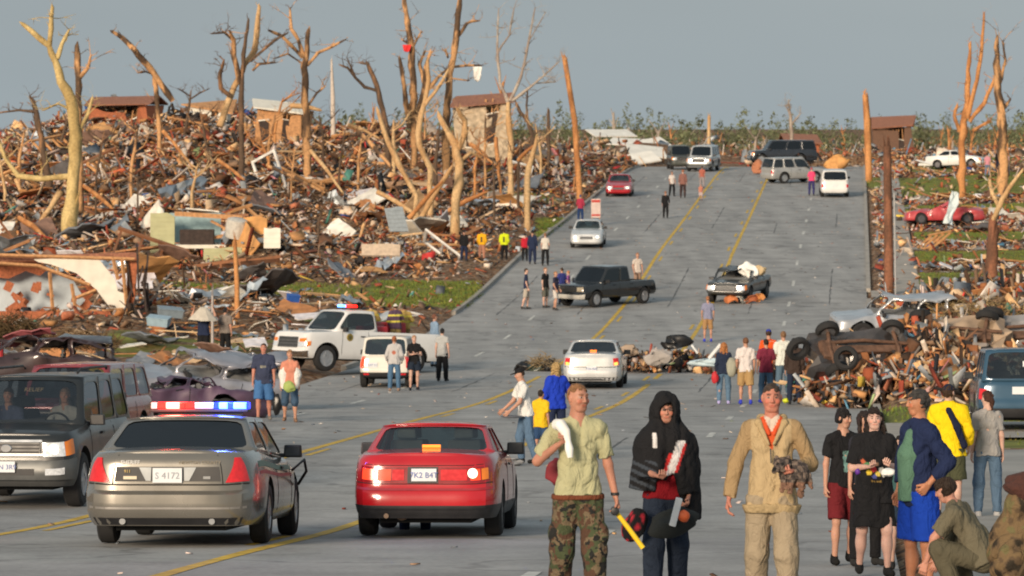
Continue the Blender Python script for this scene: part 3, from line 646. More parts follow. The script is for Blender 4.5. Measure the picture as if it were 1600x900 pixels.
def far_green():
    V = []; F = []; C = []
    for i in range(460):
        d = rnd.uniform(460, 860); X = rnd.uniform(-.05, .14) * d; h = rnd.choice([2.2, 3.0, 3.8, 5.4]) * rnd.uniform(.8, 1.15); w0 = rnd.uniform(2.2, 6); z0 = top(X, d)
        g0 = rnd.uniform(.7, 1.4)
        for k in range(130):
            a = rnd.uniform(0, 6.28); r = w0 * math.sqrt(rnd.random()) * .6; t = rnd.random(); r *= (1.15 - t)
            p = Vector((X + math.cos(a) * r, d + math.sin(a) * r, z0 + t ** 1.4 * h)); s = rnd.uniform(.12, .38); n = len(V)
            for q in range(3): V.append(p + Vector((rnd.uniform(-s, s), rnd.uniform(-s, s), rnd.uniform(-s, s))))
            F.append((n, n + 1, n + 2)); g = g0 * rnd.uniform(.7, 1.2); C += [(.13 * g, .145 * g, .075 * g)] * 3  # distance haze put into the leaf colour as a greyed green
    o = link('distant_wood', mesh_np('distant_wood', np.array([tuple(v) for v in V]), np.array(F), np.array(C)), attr_mat('far_leaves', .8, 1, .2, 0)); tag(o, 'low line of surviving green trees on the far skyline', None, None, 'stuff')
far_green()

# ================================================================ RUINED HOUSES AND BIG FRAGMENTS
M_STUD = mat('bare_timber_studs', (.52, .27, .12), .85, var=.3, scale=7)
M_CREAM = mat('cream_plaster', (.78, .74, .64), .9, var=.12, scale=2, detail=8)
M_BLUEG = mat('pale_blue_grey_plaster', (.50, .57, .62), .9, var=.18, scale=2, detail=8)
M_BRICKR = mat('red_brown_brick', (.40, .13, .06), .9, var=.35, scale=12, bump=.5)
M_SHING = mat('weathered_brown_shingles', (.30, .13, .08), .9, var=.4, scale=9, bump=.5)
M_GRSID = mat('pale_olive_siding', (.46, .46, .27), .85, var=.12, scale=2)
M_DARKIN = mat('dark_openings_and_boards', (.05, .035, .03), .9, var=.4, scale=5)  # near-black; paints the dark insides of openings, also colours dark broken studs
def poly_slab(name, pts, th, m, parent, y=0.0):
    """an outline in the x-z plane given real thickness along y"""
    n = len(pts); V = [(x, y - th / 2, z) for x, z in pts] + [(x, y + th / 2, z) for x, z in pts]
    F = [tuple(range(n)), tuple(range(2 * n - 1, n - 1, -1))] + [(i, (i + 1) % n + 0, (i + 1) % n + n, i + n) for i in range(n)]
    mb = MB(); mb.add(V, F); return mb.build(name, m, parent)
# roofless house with the cream wall, left middle
d = 166.0; s = FPX / d; c = at(110, 500, d); gz = top(c.x, d) - .1
hs = empty('ruined_house', (c.x, d, gz), R(4), 'roofless brick and plaster house with a jagged cream gable wall at the left', 'ruined house')
K = lambda px, py: ((px - 110) / s, (500 - py) / s)
poly_slab('wall', [K(53, 408), K(150, 404), K(158, 412), K(168, 425), K(180, 440), K(184, 458), K(196, 462), K(197, 502), K(184, 503), K(172, 484), K(150, 455), K(120, 430), K(80, 416), K(60, 412)], .16, M_CREAM, hs, 0)
poly_slab('wall', [K(-30, 430), K(70, 420), K(112, 445), K(122, 462), K(138, 484), K(138, 502), K(-30, 502)], .12, M_BLUEG, hs, 2.2)
b = MB()
for (x0, y0, x1, y1) in [(-30, 400, 210, 408), (78, 428, 83, 490), (112, 446, 119, 492), (60, 418, 140, 448), (176, 404, 184, 440), (190, 406, 200, 500), (120, 468, 150, 456), (-30, 412, 60, 418), (140, 490, 200, 486)]:
    A = Vector((K(x0, y0)[0], -.12, K(x0, y0)[1])); B2 = Vector((K(x1, y1)[0], -.12, K(x1, y1)[1])); b.tube([A, B2], .075, 4)
b.build('frame', M_STUD, hs)
poly_slab('brick_base', [K(-30, 488), K(172, 488), K(176, 500), K(182, 512), K(-30, 512)], .3, M_BRICKR, hs, -.5)
poly_slab('brick_wall', [K(-30, 404), K(50, 410), K(75, 424), K(60, 436), K(38, 428), K(12, 440), K(-30, 436)], .3, M_BRICKR, hs, 1.6)
poly_slab('brick_wall', [K(-30, 404), K(210, 398), K(216, 402), K(216, 410), K(150, 410), K(-30, 412)], .5, M_SHING, hs, .6)
poly_slab('brick_wall', [K(198, 404), K(214, 408), K(210, 470), K(200, 506), K(197, 506)], 1.2, M_BRICKR, hs, .8)
b = MB()
for i in range(18): b.box((rnd.uniform(-2.6, 1.2), rnd.uniform(.4, 1.9), rnd.uniform(.1, 1.3)), (rnd.uniform(.2, .8), .08, rnd.uniform(.1, .5)), Matrix.Rotation(rnd.uniform(-1, 1), 3, 'Y'))
tag(b.build('fallen_brickwork', M_BRICKR, hs), kind='stuff')
b = MB()
for i in range(14): b.box((rnd.uniform(2.0, 3.2), rnd.uniform(-.8, .8), rnd.uniform(.3, 2.4)), (.08, .2, rnd.uniform(.6, 2.2)), Matrix.Rotation(rnd.uniform(-.3, .3), 3, 'Y'))
tag(b.build('splintered_studs', M_DARKIN, hs), kind='stuff')
def panel_wall(name, label, px0, py0, px1, py1, d, m, cat, th=.14, rz=0.0, tilt=0.0, studs=True, siding=True):
    s = FPX / d; cx = (px0 + px1) / 2; c = at(cx, py1, d); wd = (px1 - px0) / s; ht = (py1 - py0) / s
    root = empty(name, (c.x, d, c.z), rz, label, cat); root.rotation_euler.x = tilt
    pts = [(-wd / 2, 0), (wd / 2, 0), (wd / 2, ht * rnd.uniform(.85, 1)), (wd * .2, ht), (-wd * .15, ht * rnd.uniform(.93, 1)), (-wd / 2, ht * rnd.uniform(.9, 1))]
    poly_slab('panel', pts, th, m, root)
    if siding:
        b = MB()
        for k in range(1, max(3, int(ht / .22))): b.box((0, -th / 2 - .008, k * ht / max(3, int(ht / .22))), (wd * .97, .02, .025))
        b.build('siding_strip', m, root)
    if studs:
        b = MB()
        for k in range(max(2, int(wd / .45))): b.box((-wd / 2 + .1 + k * .45, th / 2 + .06, ht * .45), (.07, .1, ht * .95))
        b.build('stud', M_STUD, root)
    return root
panel_wall('wall_section', 'upright pale olive wall panel standing in the rubble left of centre', 235, 332, 273, 395, 206, M_GRSID, 'wall section')
panel_wall('wall_section', 'low pale olive wall piece lying on its side below the debris', 318, 386, 378, 412, 203, M_GRSID, 'wall section', rz=.1)
panel_wall('wall_section', 'large orange plywood sheet wall leaning beside the white door frame', 378, 338, 416, 420, 205, mat('orange_plywood', (.60, .30, .10), .8, var=.25, scale=3), 'wall section', rz=-.2, tilt=-.12, siding=False)
panel_wall('window_frame', 'white fallen window frame lying against the orange plywood', 412, 355, 438, 388, 202.5, M_CREAM, 'window frame', th=.06, tilt=-.25, studs=False)
panel_wall('wall_section', 'long light blue-grey roof panel propped on the rubble at centre-left', 608, 318, 640, 362, 214, mat('blue_grey_panel', (.36, .40, .42), .6, var=.15), 'roof panel', th=.06, rz=.5, tilt=-.5)
panel_wall('wall_section', 'pale timber sheet resting flat on the rubble above the grass strip', 565, 378, 625, 400, 202, mat('pale_timber_sheet', (.55, .43, .32), .85, var=.2), 'wall section', tilt=-.6, siding=False)
# platform house remains right of the olive wall
d = 206; s = FPX / d; c = at(320, 385, d); rt = empty('ruined_house', (c.x, d, c.z), 0, 'collapsed house with dark openings between the olive panel and the white drum', 'ruined house')
b = MB(); b.box((0, .8, 0), (4.6, 2.4, .18)); b.build('floor_deck', M_CREAM, rt)
b = MB(); b.box((-.6, 1.6, .9), (2.6, .12, 1.5)); b.build('back_wall', mat('pale_teal_plaster', (.33, .46, .48), .9), rt)
b = MB(); b.box((.2, -.1, 1.55), (3.4, .4, .22), Matrix.Rotation(.06, 3, 'Y')); b.box((1.0, .2, .55), (1.8, .2, .16), Matrix.Rotation(-.2, 3, 'Y')); b.box((.9, .3, .95), (1.4, .2, .12), Matrix.Rotation(.5, 3, 'Y')); b.build('fallen_beam', M_STUD, rt)
b = MB(); b.box((-.4, .2, .45), (1.7, .8, .8)); b.box((1.6, .6, .5), (.9, .8, .9)); b.build('dark_opening_blocks', M_DARKIN, rt)  # near-black blocks stand in for the shade inside the openings
b = MB(); b.lathe([(0, .4), (.05, .5), (.5, .55), (.95, .5), (1.0, .38)], 'z', (0, 0, 0), 18); o = b.build('water_tank', mat('dull_white_tank', (.55, .53, .48), .7, var=.2), None, smooth=True, loc=at(367, 372, 205)); o.rotation_euler = (.2, .15, 0); tag(o, 'dull white cylindrical tank sitting on the rubble left of the orange plywood', 'tank')
# ruined houses on the left hill
def ruin(label, px0, px1, pyt, pyb, d, roofm, wallm, gable=.45, rz=0.0, open_=True, depth=6):
    s = FPX / d; wd = (px1 - px0) / s; c = at((px0 + px1) / 2, pyb, d); gz = min(c.z, top(c.x, d)) - .3; ht = (HZ - pyt) / s - gz
    root = empty('ruined_house', (c.x, d + depth / 2, gz), rz, label, 'ruined house'); h2 = ht - gable
    jag = [(-wd / 2, 0), (wd / 2, 0), (wd / 2, h2), (wd * .3, h2 * .98), (wd * .24, h2 * .7), (wd * .1, h2 * .62), (0, h2 * .95), (-wd * .3, h2), (-wd / 2, h2)]
    poly_slab('wall', jag, .2, wallm, root, -depth / 2)
    poly_slab('wall', [(-wd / 2, 0), (wd / 2, 0), (wd / 2, h2), (-wd / 2, h2)], .2, wallm, root, depth / 2)
    for sx in (-1, 1):
        b = MB(); b.box((sx * (wd / 2 - .1), 0, h2 / 2), (.2, depth - .21, h2)); b.build('wall', wallm, root)
    mb = MB(); V = [(-wd / 2 - .3, -depth / 2 - .4, h2 - .02), (wd / 2 + .3, -depth / 2 - .4, h2 - .02), (wd / 2 + .2, 0, ht), (-wd / 2 - .2, 0, ht), (-wd / 2 - .3, depth / 2 + .4, h2 - .02), (wd / 2 + .3, depth / 2 + .4, h2 - .02)]
    V2 = [(x, y, z + .14) for x, y, z in V]
    mb.add(V + V2, [(0, 1, 2, 3), (3, 2, 5, 4), (6, 7, 8, 9), (9, 8, 11, 10), (0, 1, 7, 6), (4, 5, 11, 10), (0, 3, 9, 6), (3, 4, 10, 9), (1, 2, 8, 7), (2, 5, 11, 8)]); mb.build('roof', roofm, root)
    if open_:
        for k in range(2):
            x = (-.25 + .4 * k) * wd; mb = MB(); mb.box((x, -depth / 2 - .11, h2 * .5), (wd * .16, .06, h2 * .38)); w2 = mb.build('window', M_DARKIN, root)  # near-black panel stands in for the dark room behind
            f = MB(); f.box((x, -depth / 2 - .15, h2 * .71), (wd * .18, .05, .08)); f.box((x, -depth / 2 - .15, h2 * .29), (wd * .18, .05, .08)); f.build('frame', M_CREAM, w2)
        mb = MB()
        for k in range(9): mb.box((-wd / 2 + wd * (k + .5) / 9, -depth / 2 + .25, h2 * .5), (.09, .12, h2 * 1.02))
        mb.build('stud', M_STUD, root)
    for o in root.children_recursive:
        for v in o.data.vertices:
            nv = noise.noise_vector(v.co * .5 + Vector((px0 * .37, 0, 0))); v.co += Vector((nv.x, nv.y * .5, nv.z)) * min(1.0, v.co.z * .34)
    return root
ruin('damaged brick house with a low red-brown roof on the left skyline', 140, 236, 156, 215, 318, M_SHING, M_BRICKR, .6)
ruin('broken house with beige siding and a flat dark roof behind the tall trunks', 714, 792, 160, 235, 296, M_SHING, mat('beige_siding', (.50, .40, .28), .9, var=.4, scale=3), .25)
ruin('collapsed cream house with torn orange sheathing on the left skyline', 300, 352, 160, 225, 312, M_STUD, M_CREAM, .3)
ruin('half-standing pale house with splintered walls below the forked upright trunk', 395, 470, 168, 230, 300, M_CREAM, M_STUD, .3)
ruin('small red-roofed house on the far plain right of the parked cars', 1228, 1282, 212, 228, 430, M_SHING, M_BRICKR, .8, depth=8)
ruin('long low brown-roofed house far off on the right skyline', 1366, 1432, 188, 222, 470, M_SHING, mat('dark_brown_wall', (.16, .09, .06), .9), .9, depth=8)
# white collapsed roof decks near the crest
for (px, py, d, w2, l2, rx, ry, lab) in [(985, 222, 430, 4.6, 3, .22, .05, 'large white collapsed roof deck left of the road crest'), (1022, 224, 415, 2.6, 3.5, .25, -.15, 'bright tilted white roof sheet nearest the crest'), (1010, 236, 345, 3.2, 3, .3, .1, 'small white panel on the bank above the far red car'),
                                         (955, 208, 450, 5, 3, .25, 0, 'narrow white roof strip at the left end of the roof decks'), (1005, 247, 338, 2.4, 2, .4, -.15, 'pale tilted sheet low on the far left bank')]:
    b = MB(); b.box((0, 0, 0), (w2, l2, .1)); p = at(px, py, d); rt = empty('roof_deck', p, rnd.uniform(-.4, .4), lab, 'roof panel'); rt.rotation_euler.x = rx; rt.rotation_euler.y = ry; b.build('sheet', mat('white_roof_sheet', (.78, .76, .70), .7, var=.12, scale=1), rt)
    b = MB()
    for k in range(5): b.box((-w2 / 2 + w2 * (k + .5) / 5, 0, -.1), (.08, l2 * .95, .1))
    b.build('rafter', M_STUD, rt)

# ================================================================ INDIVIDUAL DEBRIS
def crumple(nx, ny, sx, sy, amp, th):
    V = []; F = []
    for t in (0, 1):
        for j in range(ny):
            for i in range(nx):
                z = noise.noise(Vector((i * .9 + nx, j * .8 + sx * 3, sy))) * amp
                V.append(((i / (nx - 1) - .5) * sx * (1 + .1 * math.sin(j * 2)), (j / (ny - 1) - .5) * sy, z + t * th))
    o = nx * ny
    for j in range(ny - 1):
        for i in range(nx - 1): q = j * nx + i; F += [(q, q + nx, q + nx + 1, q + 1), (q + o, q + 1 + o, q + nx + 1 + o, q + nx + o)]
    for i in range(nx - 1): F += [(i, i + 1, i + 1 + o, i + o)]; q = (ny - 1) * nx + i; F += [(q + 1, q, q + o, q + 1 + o)]
    for j in range(ny - 1): q = j * nx; F += [(q + nx, q, q + o, q + nx + o)]; q += nx - 1; F += [(q, q + nx, q + nx + o, q + o)]
    m = MB(); m.add(V, F); return m
def proto_board():
    m = MB(); L = 2.6; m.box((0, 0, 0), (L, .16, .05)); m.box((L / 2 + .12, .03, 0), (.26, .05, .04), taper=.6); m.box((-L / 2 - .09, -.04, .0), (.2, .04, .035)); return m
def proto_frame():
    m = MB(); m.box((-.45, 0, 0), (.08, 1.3, .06)); m.box((.45, 0, 0), (.08, 1.3, .06)); m.box((0, .61, 0), (.82, .08, .06)); m.box((0, -.61, 0), (.82, .08, .06)); m.box((0, 0, 0), (.82, .05, .05)); return m
def proto_truss():
    m = MB()
    for k in range(4): m.box((-1.0 + k * .66, 0, 0), (.07, 1.6, .1))
    m.box((0, .75, .09), (2.3, .1, .08)); m.box((0, -.7, .09), (2.2, .1, .08), Matrix.Rotation(.07, 3, 'Z')); return m
PR = {
    'wooden_board': (proto_board, [('w1', (.56, .29, .12)), ('w2', (.40, .18, .07)), ('w3', (.66, .44, .24))], 'long splintered wooden board', 'board', 1.0),
    'plywood_sheet': (lambda: crumple(6, 5, 1.5, 1.1, .12, .03), [('p1', (.58, .30, .11)), ('p2', (.48, .21, .08)), ('p3', (.62, .42, .24))], 'torn orange-brown plywood sheet', 'plywood sheet', .75),
    'metal_sheet': (lambda: crumple(8, 6, 1.7, .9, .35, .012), [('m1', (.50, .56, .62)), ('m2', (.30, .34, .38)), ('m3', (.62, .66, .68))], 'crumpled grey metal sheet', 'metal sheet', .2),
    'plaster_panel': (lambda: crumple(5, 4, 1.3, .9, .07, .05), [('q1', (.76, .72, .64)), ('q2', (.66, .62, .54)), ('q3', (.74, .70, .72))], 'broken white plaster panel', 'panel', .6),
    'window_frame': (proto_frame, [('f1', (.74, .72, .68))], 'empty white window frame', 'window frame', .6),
    'roof_truss': (proto_truss, [('w1', (.56, .29, .12)), ('w4', (.26, .11, .05))], 'broken timber roof frame', 'roof frame', .9),
    'shingle_sheet': (lambda: crumple(6, 6, 1.6, 1.4, .25, .05), [('s1', (.10, .09, .09)), ('s2', (.20, .12, .09)), ('s3', (.16, .18, .21))], 'curled dark piece of shingled roof', 'roof piece', .8)}
ctr = {}; TODO = list(LIMBS)
MARKS = [((110, 330), 'tall pale forked tree'), ((180, 280), 'snags of the left edge'), ((255, 365), 'olive wall panel'), ((250, 200), 'leaning snapped trunk'), ((350, 230), 'long sweeping pale limb'), ((478, 220), 'upright trunk with forked arms'), ((400, 380), 'orange plywood wall'), ((370, 440), 'thin orange post'),
         ((110, 450), 'cream-walled ruin'), ((240, 500), 'pale blue box'), ((330, 520), 'two men at the roadside'), ((457, 472), 'bright blue tub'), ((560, 500), 'white official pickup'), ((600, 170), 'blackened forked snag'), ((620, 250), 'pale knotted limb'), ((648, 200), 'trunk with the red scrap'), ((698, 180), 'trunk with the white scrap'),
         ((715, 270), 'Y-forked pale tree'), ((590, 390), 'flat timber sheet'), ((630, 340), 'blue-grey roof panel'), ((797, 230), 'wispy pale tree'), ((755, 200), 'beige broken house'), ((825, 260), 'pale broken stub'), ((905, 250), 'tilted orange pole'), ((740, 430), 'left grass verge'), ((755, 380), 'yellow-clad pair'), ((967, 300), 'far red car'), ((870, 330), 'silver sedan kerb'),
         ((1388, 340), 'tall dark pole'), ((1475, 330), 'red lawn wreck'), ((1553, 400), 'thick brown trunk'), ((1494, 250), 'white tilted sedan'), ((1355, 210), 'short orange pole'), ((1402, 480), 'silver wreck on the heap'), ((1345, 540), 'overturned black car'), ((1490, 530), 'overturned tan car'), ((1580, 520), 'overturned grey car'), ((1590, 640), 'deep blue vehicle'), ((1240, 590), 'brown-coated person'), ((1450, 410), 'lawn driveway'), ((1400, 290), 'upper right lawn'), ((1550, 590), 'right heap corner')]
MCOL = {'tp': 'pale', 'to': 'orange-brown', 'td': 'dark', 'th': 'half-peeled', 'w1': 'orange-brown', 'w2': 'reddish brown', 'w3': 'pale', 'w4': 'dark brown', 'p1': 'orange', 'p2': 'dark orange', 'p3': 'tan', 'm1': 'light blue-grey', 'm2': 'dark grey', 'm3': 'silver', 'q1': 'cream', 'q2': 'beige', 'q3': 'pinkish white', 'f1': 'white', 's1': 'black', 's2': 'brown', 's3': 'slate'}
NOUN = {'board': 'splintered board', 'plywood sheet': 'torn plywood sheet', 'metal sheet': 'crumpled metal sheet', 'panel': 'broken plaster panel', 'window frame': 'empty window frame', 'roof frame': 'broken timber roof frame', 'roof piece': 'curled shingled roof piece', 'broken limb': 'bare broken limb', 'tree': 'snapped tree'}
def describe():
    from collections import defaultdict
    seen = defaultdict(list)
    for o, lab, cat, mn in TODO:
        p = o.location; px, py = 800 + p.x / p.y * FPX, HZ - p.z / p.y * FPX
        best = sorted(MARKS, key=lambda m: (m[0][0] - px) ** 2 + ((m[0][1] - py) * 1.3) ** 2)[0]; dx, dy = px - best[0][0], py - best[0][1]
        rel = ('right of' if dx > 0 else 'left of') if abs(dx) > abs(dy) else ('below' if dy > 0 else 'above')
        near = '' if math.hypot(dx, dy) > 45 else 'just '
        s_ = o.scale[0]; big = 'large' if s_ > 1.2 else 'small' if s_ < .85 else ''; col = MCOL.get(mn.replace('debris_', ''), 'pale')
        seen[' '.join(f"{big} {col} {NOUN[cat]} {near}{rel} the {best[1]}".split())].append((px, py, o))
    W_ = {2: ['left one of two', 'right one of two'], 3: ['leftmost of three', 'middle of three', 'rightmost of three']}
    for k, v in seen.items():
        v.sort(key=lambda q: q[0]); n = len(v)
        for i, (_, _, o) in enumerate(v): o['label'] = k + (', ' + W_[n][i] if n in W_ else '') if len((k + ' x x x x').split()) <= 16 else k
def place_debris(kind, n, where, sampler, sc=(.6, 1.25), flat=.6):
    fn, ms, lab, cat, _ = PR[kind]; protos = []
    for q, (mn, c) in enumerate(ms):
        key = (kind, q)
        if key not in ctr: ctr[key] = fn().build(kind, mat('debris_' + mn, c, .75 if kind != 'metal_sheet' else .4, .6 if kind == 'metal_sheet' else 0, var=.25, scale=3, bump=.2), None); ctr[key]['_new'] = 1
        protos.append(ctr[key])
    for i in range(n):
        p = protos[rnd.randrange(len(protos))]
        if '_new' in p: o = p; del p['_new']
        else: o = p.copy(); COL.objects.link(o)
        X, d = sampler(); f = rnd.uniform(*sc); o.scale = (f, f, f)
        o.location = (X, d, top(X, d) + .3 * f * rnd.random() + .12)
        o.rotation_euler = (rnd.gauss(0, 1.2 - flat), rnd.gauss(0, 1.0 - flat), rnd.uniform(0, 6.3)); tag(o, f'{lab} {where[0]}', cat, f'{lab}s {where[1]}'); TODO.append((o, lab, cat, p.data.materials[0].name))
def sL():
    while 1:
        d = rnd.uniform(176, 325); e = RX(d) + ROAD_L; u = rnd.uniform(3.5, 40); X = e - u
        if X > -d / 8 - 1 and grassmask(X, d) < .4: return X, d
def sNL():
    while 1:
        d = rnd.uniform(142, 186); e = RX(d) + ROAD_L; X = e - rnd.uniform(1.5, 18)
        if X > -d / 8 - 1 and not (X < -14 and d > 158 and d < 171): return X, d
def sR():
    while 1:
        d = rnd.uniform(150, 325); X = RX(d) + ROAD_R + rnd.uniform(3.2, 22)
        if X < d / 8 + 1 and grassmask(X, d) < .45: return X, d
def sP():
    q = PILE[rnd.randrange(8)]; return q[0] + rnd.uniform(-1, 1) * q[2], q[1] - rnd.random() * q[3] * .9
wl = ('in the rubble field left of the road', 'in the rubble field left of the road'); wn = ('on the near left roadside below the hill', 'on the near left roadside')
wr = ('on the lawns right of the road', 'on the lawns right of the road'); wp = ('sticking out of the heap at the right kerb', 'in the heap at the right kerb')
for kd, a, b_, c_, e_ in [('wooden_board', 55, 22, 24, 34), ('plywood_sheet', 46, 12, 12, 12), ('metal_sheet', 24, 9, 6, 9), ('plaster_panel', 60, 16, 14, 8), ('window_frame', 8, 3, 3, 0), ('roof_truss', 20, 3, 4, 4), ('shingle_sheet', 34, 8, 5, 5)]:
    place_debris(kd, a, wl, sL, (.8, 1.9), .65); place_debris(kd, b_, wn, sNL, (.6, 1.1), .85); place_debris(kd, c_, wr, sR, (.5, 1.1), .85)
    if e_: place_debris(kd, e_, wp, sP, (.4, .85), .5)
for k in list(ctr.values()):
    if '_new' in k: bpy.data.objects.remove(k)
describe()
# ================================================================ VEHICLES  (x right, y forward, z up; origin on the ground)
M_TYRE = mat('tyre_rubber', (.018, .018, .019), .85, var=.3)
M_RIM = mat('wheel_alloy', (.55, .56, .58), .3, .8, var=.1)
M_STEEL = mat('dark_steel_wheel', (.10, .10, .11), .45, .6)
M_BLK = mat('black_plastic_trim', (.018, .018, .02), .5, var=.2)
M_UNDER = mat('underbody_black', (.012, .012, .012), .9)
M_CHROME = mat('chrome', (.75, .76, .78), .12, 1.0, var=.03, rvar=.04)
M_PLATE = mat('licence_plate_white', (.70, .73, .76), .5, var=.06)
M_PBLUE = mat('plate_blue_characters', (.05, .10, .35), .5)
M_CABIN = mat('grey_cabin_trim', (.20, .20, .195), .8)
M_TINT = mat('dim_mirror_glass', (.05, .055, .06), .15, .3)
M_SEAT = mat('grey_seat_cloth', (.12, .12, .125), .9)
M_GLASS = glass_mat('car_glass', (.62, .72, .70), .05)
M_GLASSD = glass_mat('dark_tinted_glass', (.045, .045, .055), .05)
M_GLASSM = glass_mat('smoked_glass', (.25, .29, .29), .07)
M_TAIL = mat('red_tail_lens', (.62, .015, .02), .15, coat=.6, var=.15, scale=20)
M_TAILON = mat('lit_tail_lamp', (.85, .06, .02), .2, emit=.5, var=.05)
M_AMBER = mat('amber_lens', (.80, .22, .02), .2, coat=.5)
M_HEAD = mat('headlight_lens', (.72, .76, .80), .08, .3, coat=.8, var=.25, scale=25)
M_LITW = mat('lit_white_lamp', (1.0, .85, .62), .2, emit=1.6)
def paint(name, c, rough=.28, metal=.0, dirt=.14, coat=.7):
    return mat(name, c, rough, metal, var=dirt, scale=1.7, detail=7, coat=coat, rvar=.12)
class Car:
    def __init__(s, L, W, H, wb, r, fo, z0, prof, gh, paintm, name='parked_car', n=9, zb=.2, tum=None, crown=.035, glass=M_GLASS, rim=M_RIM, pickup=None, arch=1.17, lower=None, rear_in=.0, rimstyle=5):
        s.L, s.W, s.H, s.wb, s.r, s.fo, s.prof, s.gh, s.pm, s.n, s.zb, s.glass, s.rimm = L, W, H, wb, r, fo, prof, gh, paintm, n, zb, glass, rim
        s.yf = L / 2 - fo; s.yr = s.yf - wb; s.crown = crown; s.pickup = pickup; s.name = name; s.archk = arch; s.lower = lower; s.rs = rimstyle
        s.tum = tum or [(0, .90), (.08, .955), (.2, .985), (.42, 1.0), (.62, .995), (.8, .975), (.92, .95), (1, .905)]
        s.end = [(0, .972), (.08, .99), (.2, 1.0), (.42, 1.0), (.5, .985), (.8, .975), (.93, .968), (1, .95)]
    def zt(s, y): return float(np.interp(y, [p[0] for p in s.prof], [p[1] for p in s.prof]))
    def P(s, q, t, off=0.0):
        """surface point: q runs 0..8 round the plan square (0 rear-right corner, 2 front-right, 4 front-left, 6 rear-left), t is 0 sill .. 1 shoulder"""
        q = q % 8
        if q < 2: a, b = 1, q - 1
        elif q < 4: a, b = 3 - q, 1
        elif q < 6: a, b = -1, 5 - q
        else: a, b = q - 7, -1
        k = (abs(a) ** s.n + abs(b) ** s.n) ** (-1 / s.n)
        y = b * k * s.L / 2 * float(np.interp(t, [e[0] for e in s.end], [e[1] for e in s.end])); x = a * k * s.W / 2 * float(np.interp(t, [e[0] for e in s.tum], [e[1] for e in s.tum]))
        z = s.zb + (s.zt(y) - s.zb) * t
        p = Vector((x, y, z))
        if off:
            # outward direction in plan
            nx_ = math.copysign(abs(a) ** (s.n - 1), a) / s.W; ny_ = math.copysign(abs(b) ** (s.n - 1), b) / s.L
            v = Vector((nx_, ny_, 0)); v.normalize(); p += v * off
        return p
    def qx(s, x, end=-1): a = x / (s.W / 2); return 7 + a if end < 0 else 3 - a
    def qy(s, y, side=1): b = y / (s.L / 2); return 1 + b if side > 0 else 5 - b
    def tz(s, z, y): return (z - s.zb) / (s.zt(y) - s.zb)
    def patch(s, name, q0, q1, t0, t1, m, parent, off=.008, nq=8, nt=3, sl=(0, 0), th=.02):
        """a conforming panel; sl shifts the upper edge of either side in q for slanted outlines"""
        V = []; F = []
        for o_ in (off, off - th):
            for j in range(nt + 1):
                tt = t0 + (t1 - t0) * j / nt; a = q0 + sl[0] * j / nt; b = q1 + sl[1] * j / nt
                for i in range(nq + 1): V.append(s.P(a + (b - a) * i / nq, tt, o_))
        w_ = nq + 1; o = w_ * (nt + 1)
        for j in range(nt):
            for i in range(nq): k = j * w_ + i; F += [(k, k + 1, k + w_ + 1, k + w_), (k + o, k + w_ + o, k + w_ + 1 + o, k + 1 + o)]
        for i in range(nq): F.append((i, i + o, i + 1 + o, i + 1)); k = nt * w_ + i; F.append((k, k + 1, k + 1 + o, k + o))
        for j in range(nt): k = j * w_; F.append((k, k + w_, k + w_ + o, k + o)); k += nq; F.append((k, k + o, k + w_ + o, k + w_))
        mb = MB(); mb.add(V, F); return mb.build(name, m, parent, smooth=True)
    def body(s, root):
        qs = sorted(set([round(x, 4) for side in (0, 4) for x in (np.linspace(0, 2, 49) + side)] + [round(x, 4) for side in (2, 6) for x in (np.linspace(0, 2, 15) + side)]) - {8.0})
        ts = [0, .05, .12, .22, .34, .46, .5, .6, .72, .84, .92, .97, 1.0]; V = []; F = []; N = len(qs)
        for t in ts:
            for q in qs: V.append(s.P(q, t))
        for ks in (.985, .93, .7, .4, .15):
            for q in qs:
                p = s.P(q, 1.0); fr = abs(p.x) / (s.W / 2 * .905); V.append(Vector((p.x * ks, p.y * (1 - .012 * (1 - ks)), p.z + s.crown * (1 - (ks * min(fr, 1)) ** 2) * min(1, (1 - ks) * 9))))
        nl = len(ts) + 5
        for j in range(nl - 1):
            for i in range(N): F.append((j * N + i, j * N + (i + 1) % N, (j + 1) * N + (i + 1) % N, (j + 1) * N + i))
        F.append(tuple(range(N - 1, -1, -1)))
        # close the last ring left to right
        last = (nl - 1) * N; top_ = [last + i for i in range(N)]; F.append(tuple(top_))
        me = bpy.data.meshes.new('body'); me.from_pydata([tuple(v) for v in V], [], F); bm = bmesh.new(); bm.from_mesh(me)
        bmesh.ops.remove_doubles(bm, verts=bm.verts, dist=.0008); bmesh.ops.triangulate(bm, faces=[f for f in bm.faces if len(f.verts) > 4]); bmesh.ops.recalc_face_normals(bm, faces=bm.faces); bm.to_mesh(me); bm.free()
        o = link('body', me, [s.pm, M_UNDER, s.lower or s.pm], root)
        cuts = []
        for y in (s.yf, s.yr):
            c = MB(); c.lathe([(-s.W, s.r * s.archk), (s.W, s.r * s.archk)], 'x', (0, y, s.r * 1.06), 32); cuts.append(c)
        if s.pickup:
            c = MB(); y0, y1, zf = s.pickup; c.box((0, (y0 + y1) / 2, zf + 1), (s.W * .80, y1 - y0, 2)); cuts.append(c)
        tmp = []
        for c in cuts:
            co = c.build('cut', None or M_UNDER, None); tmp.append(co); md = o.modifiers.new('b', 'BOOLEAN'); md.operation = 'DIFFERENCE'; md.solver = 'EXACT'; md.object = co
        dg = bpy.context.evaluated_depsgraph_get(); dg.update(); ev = o.evaluated_get(dg); m2 = bpy.data.meshes.new_from_object(ev); o.modifiers.clear(); old = o.data; o.data = m2
        for c in tmp: bpy.data.objects.remove(c)
        m2.materials.clear()
        for q in [s.pm, M_UNDER, s.lower or s.pm, M_CABIN]: m2.materials.append(q)
        g = s.gh
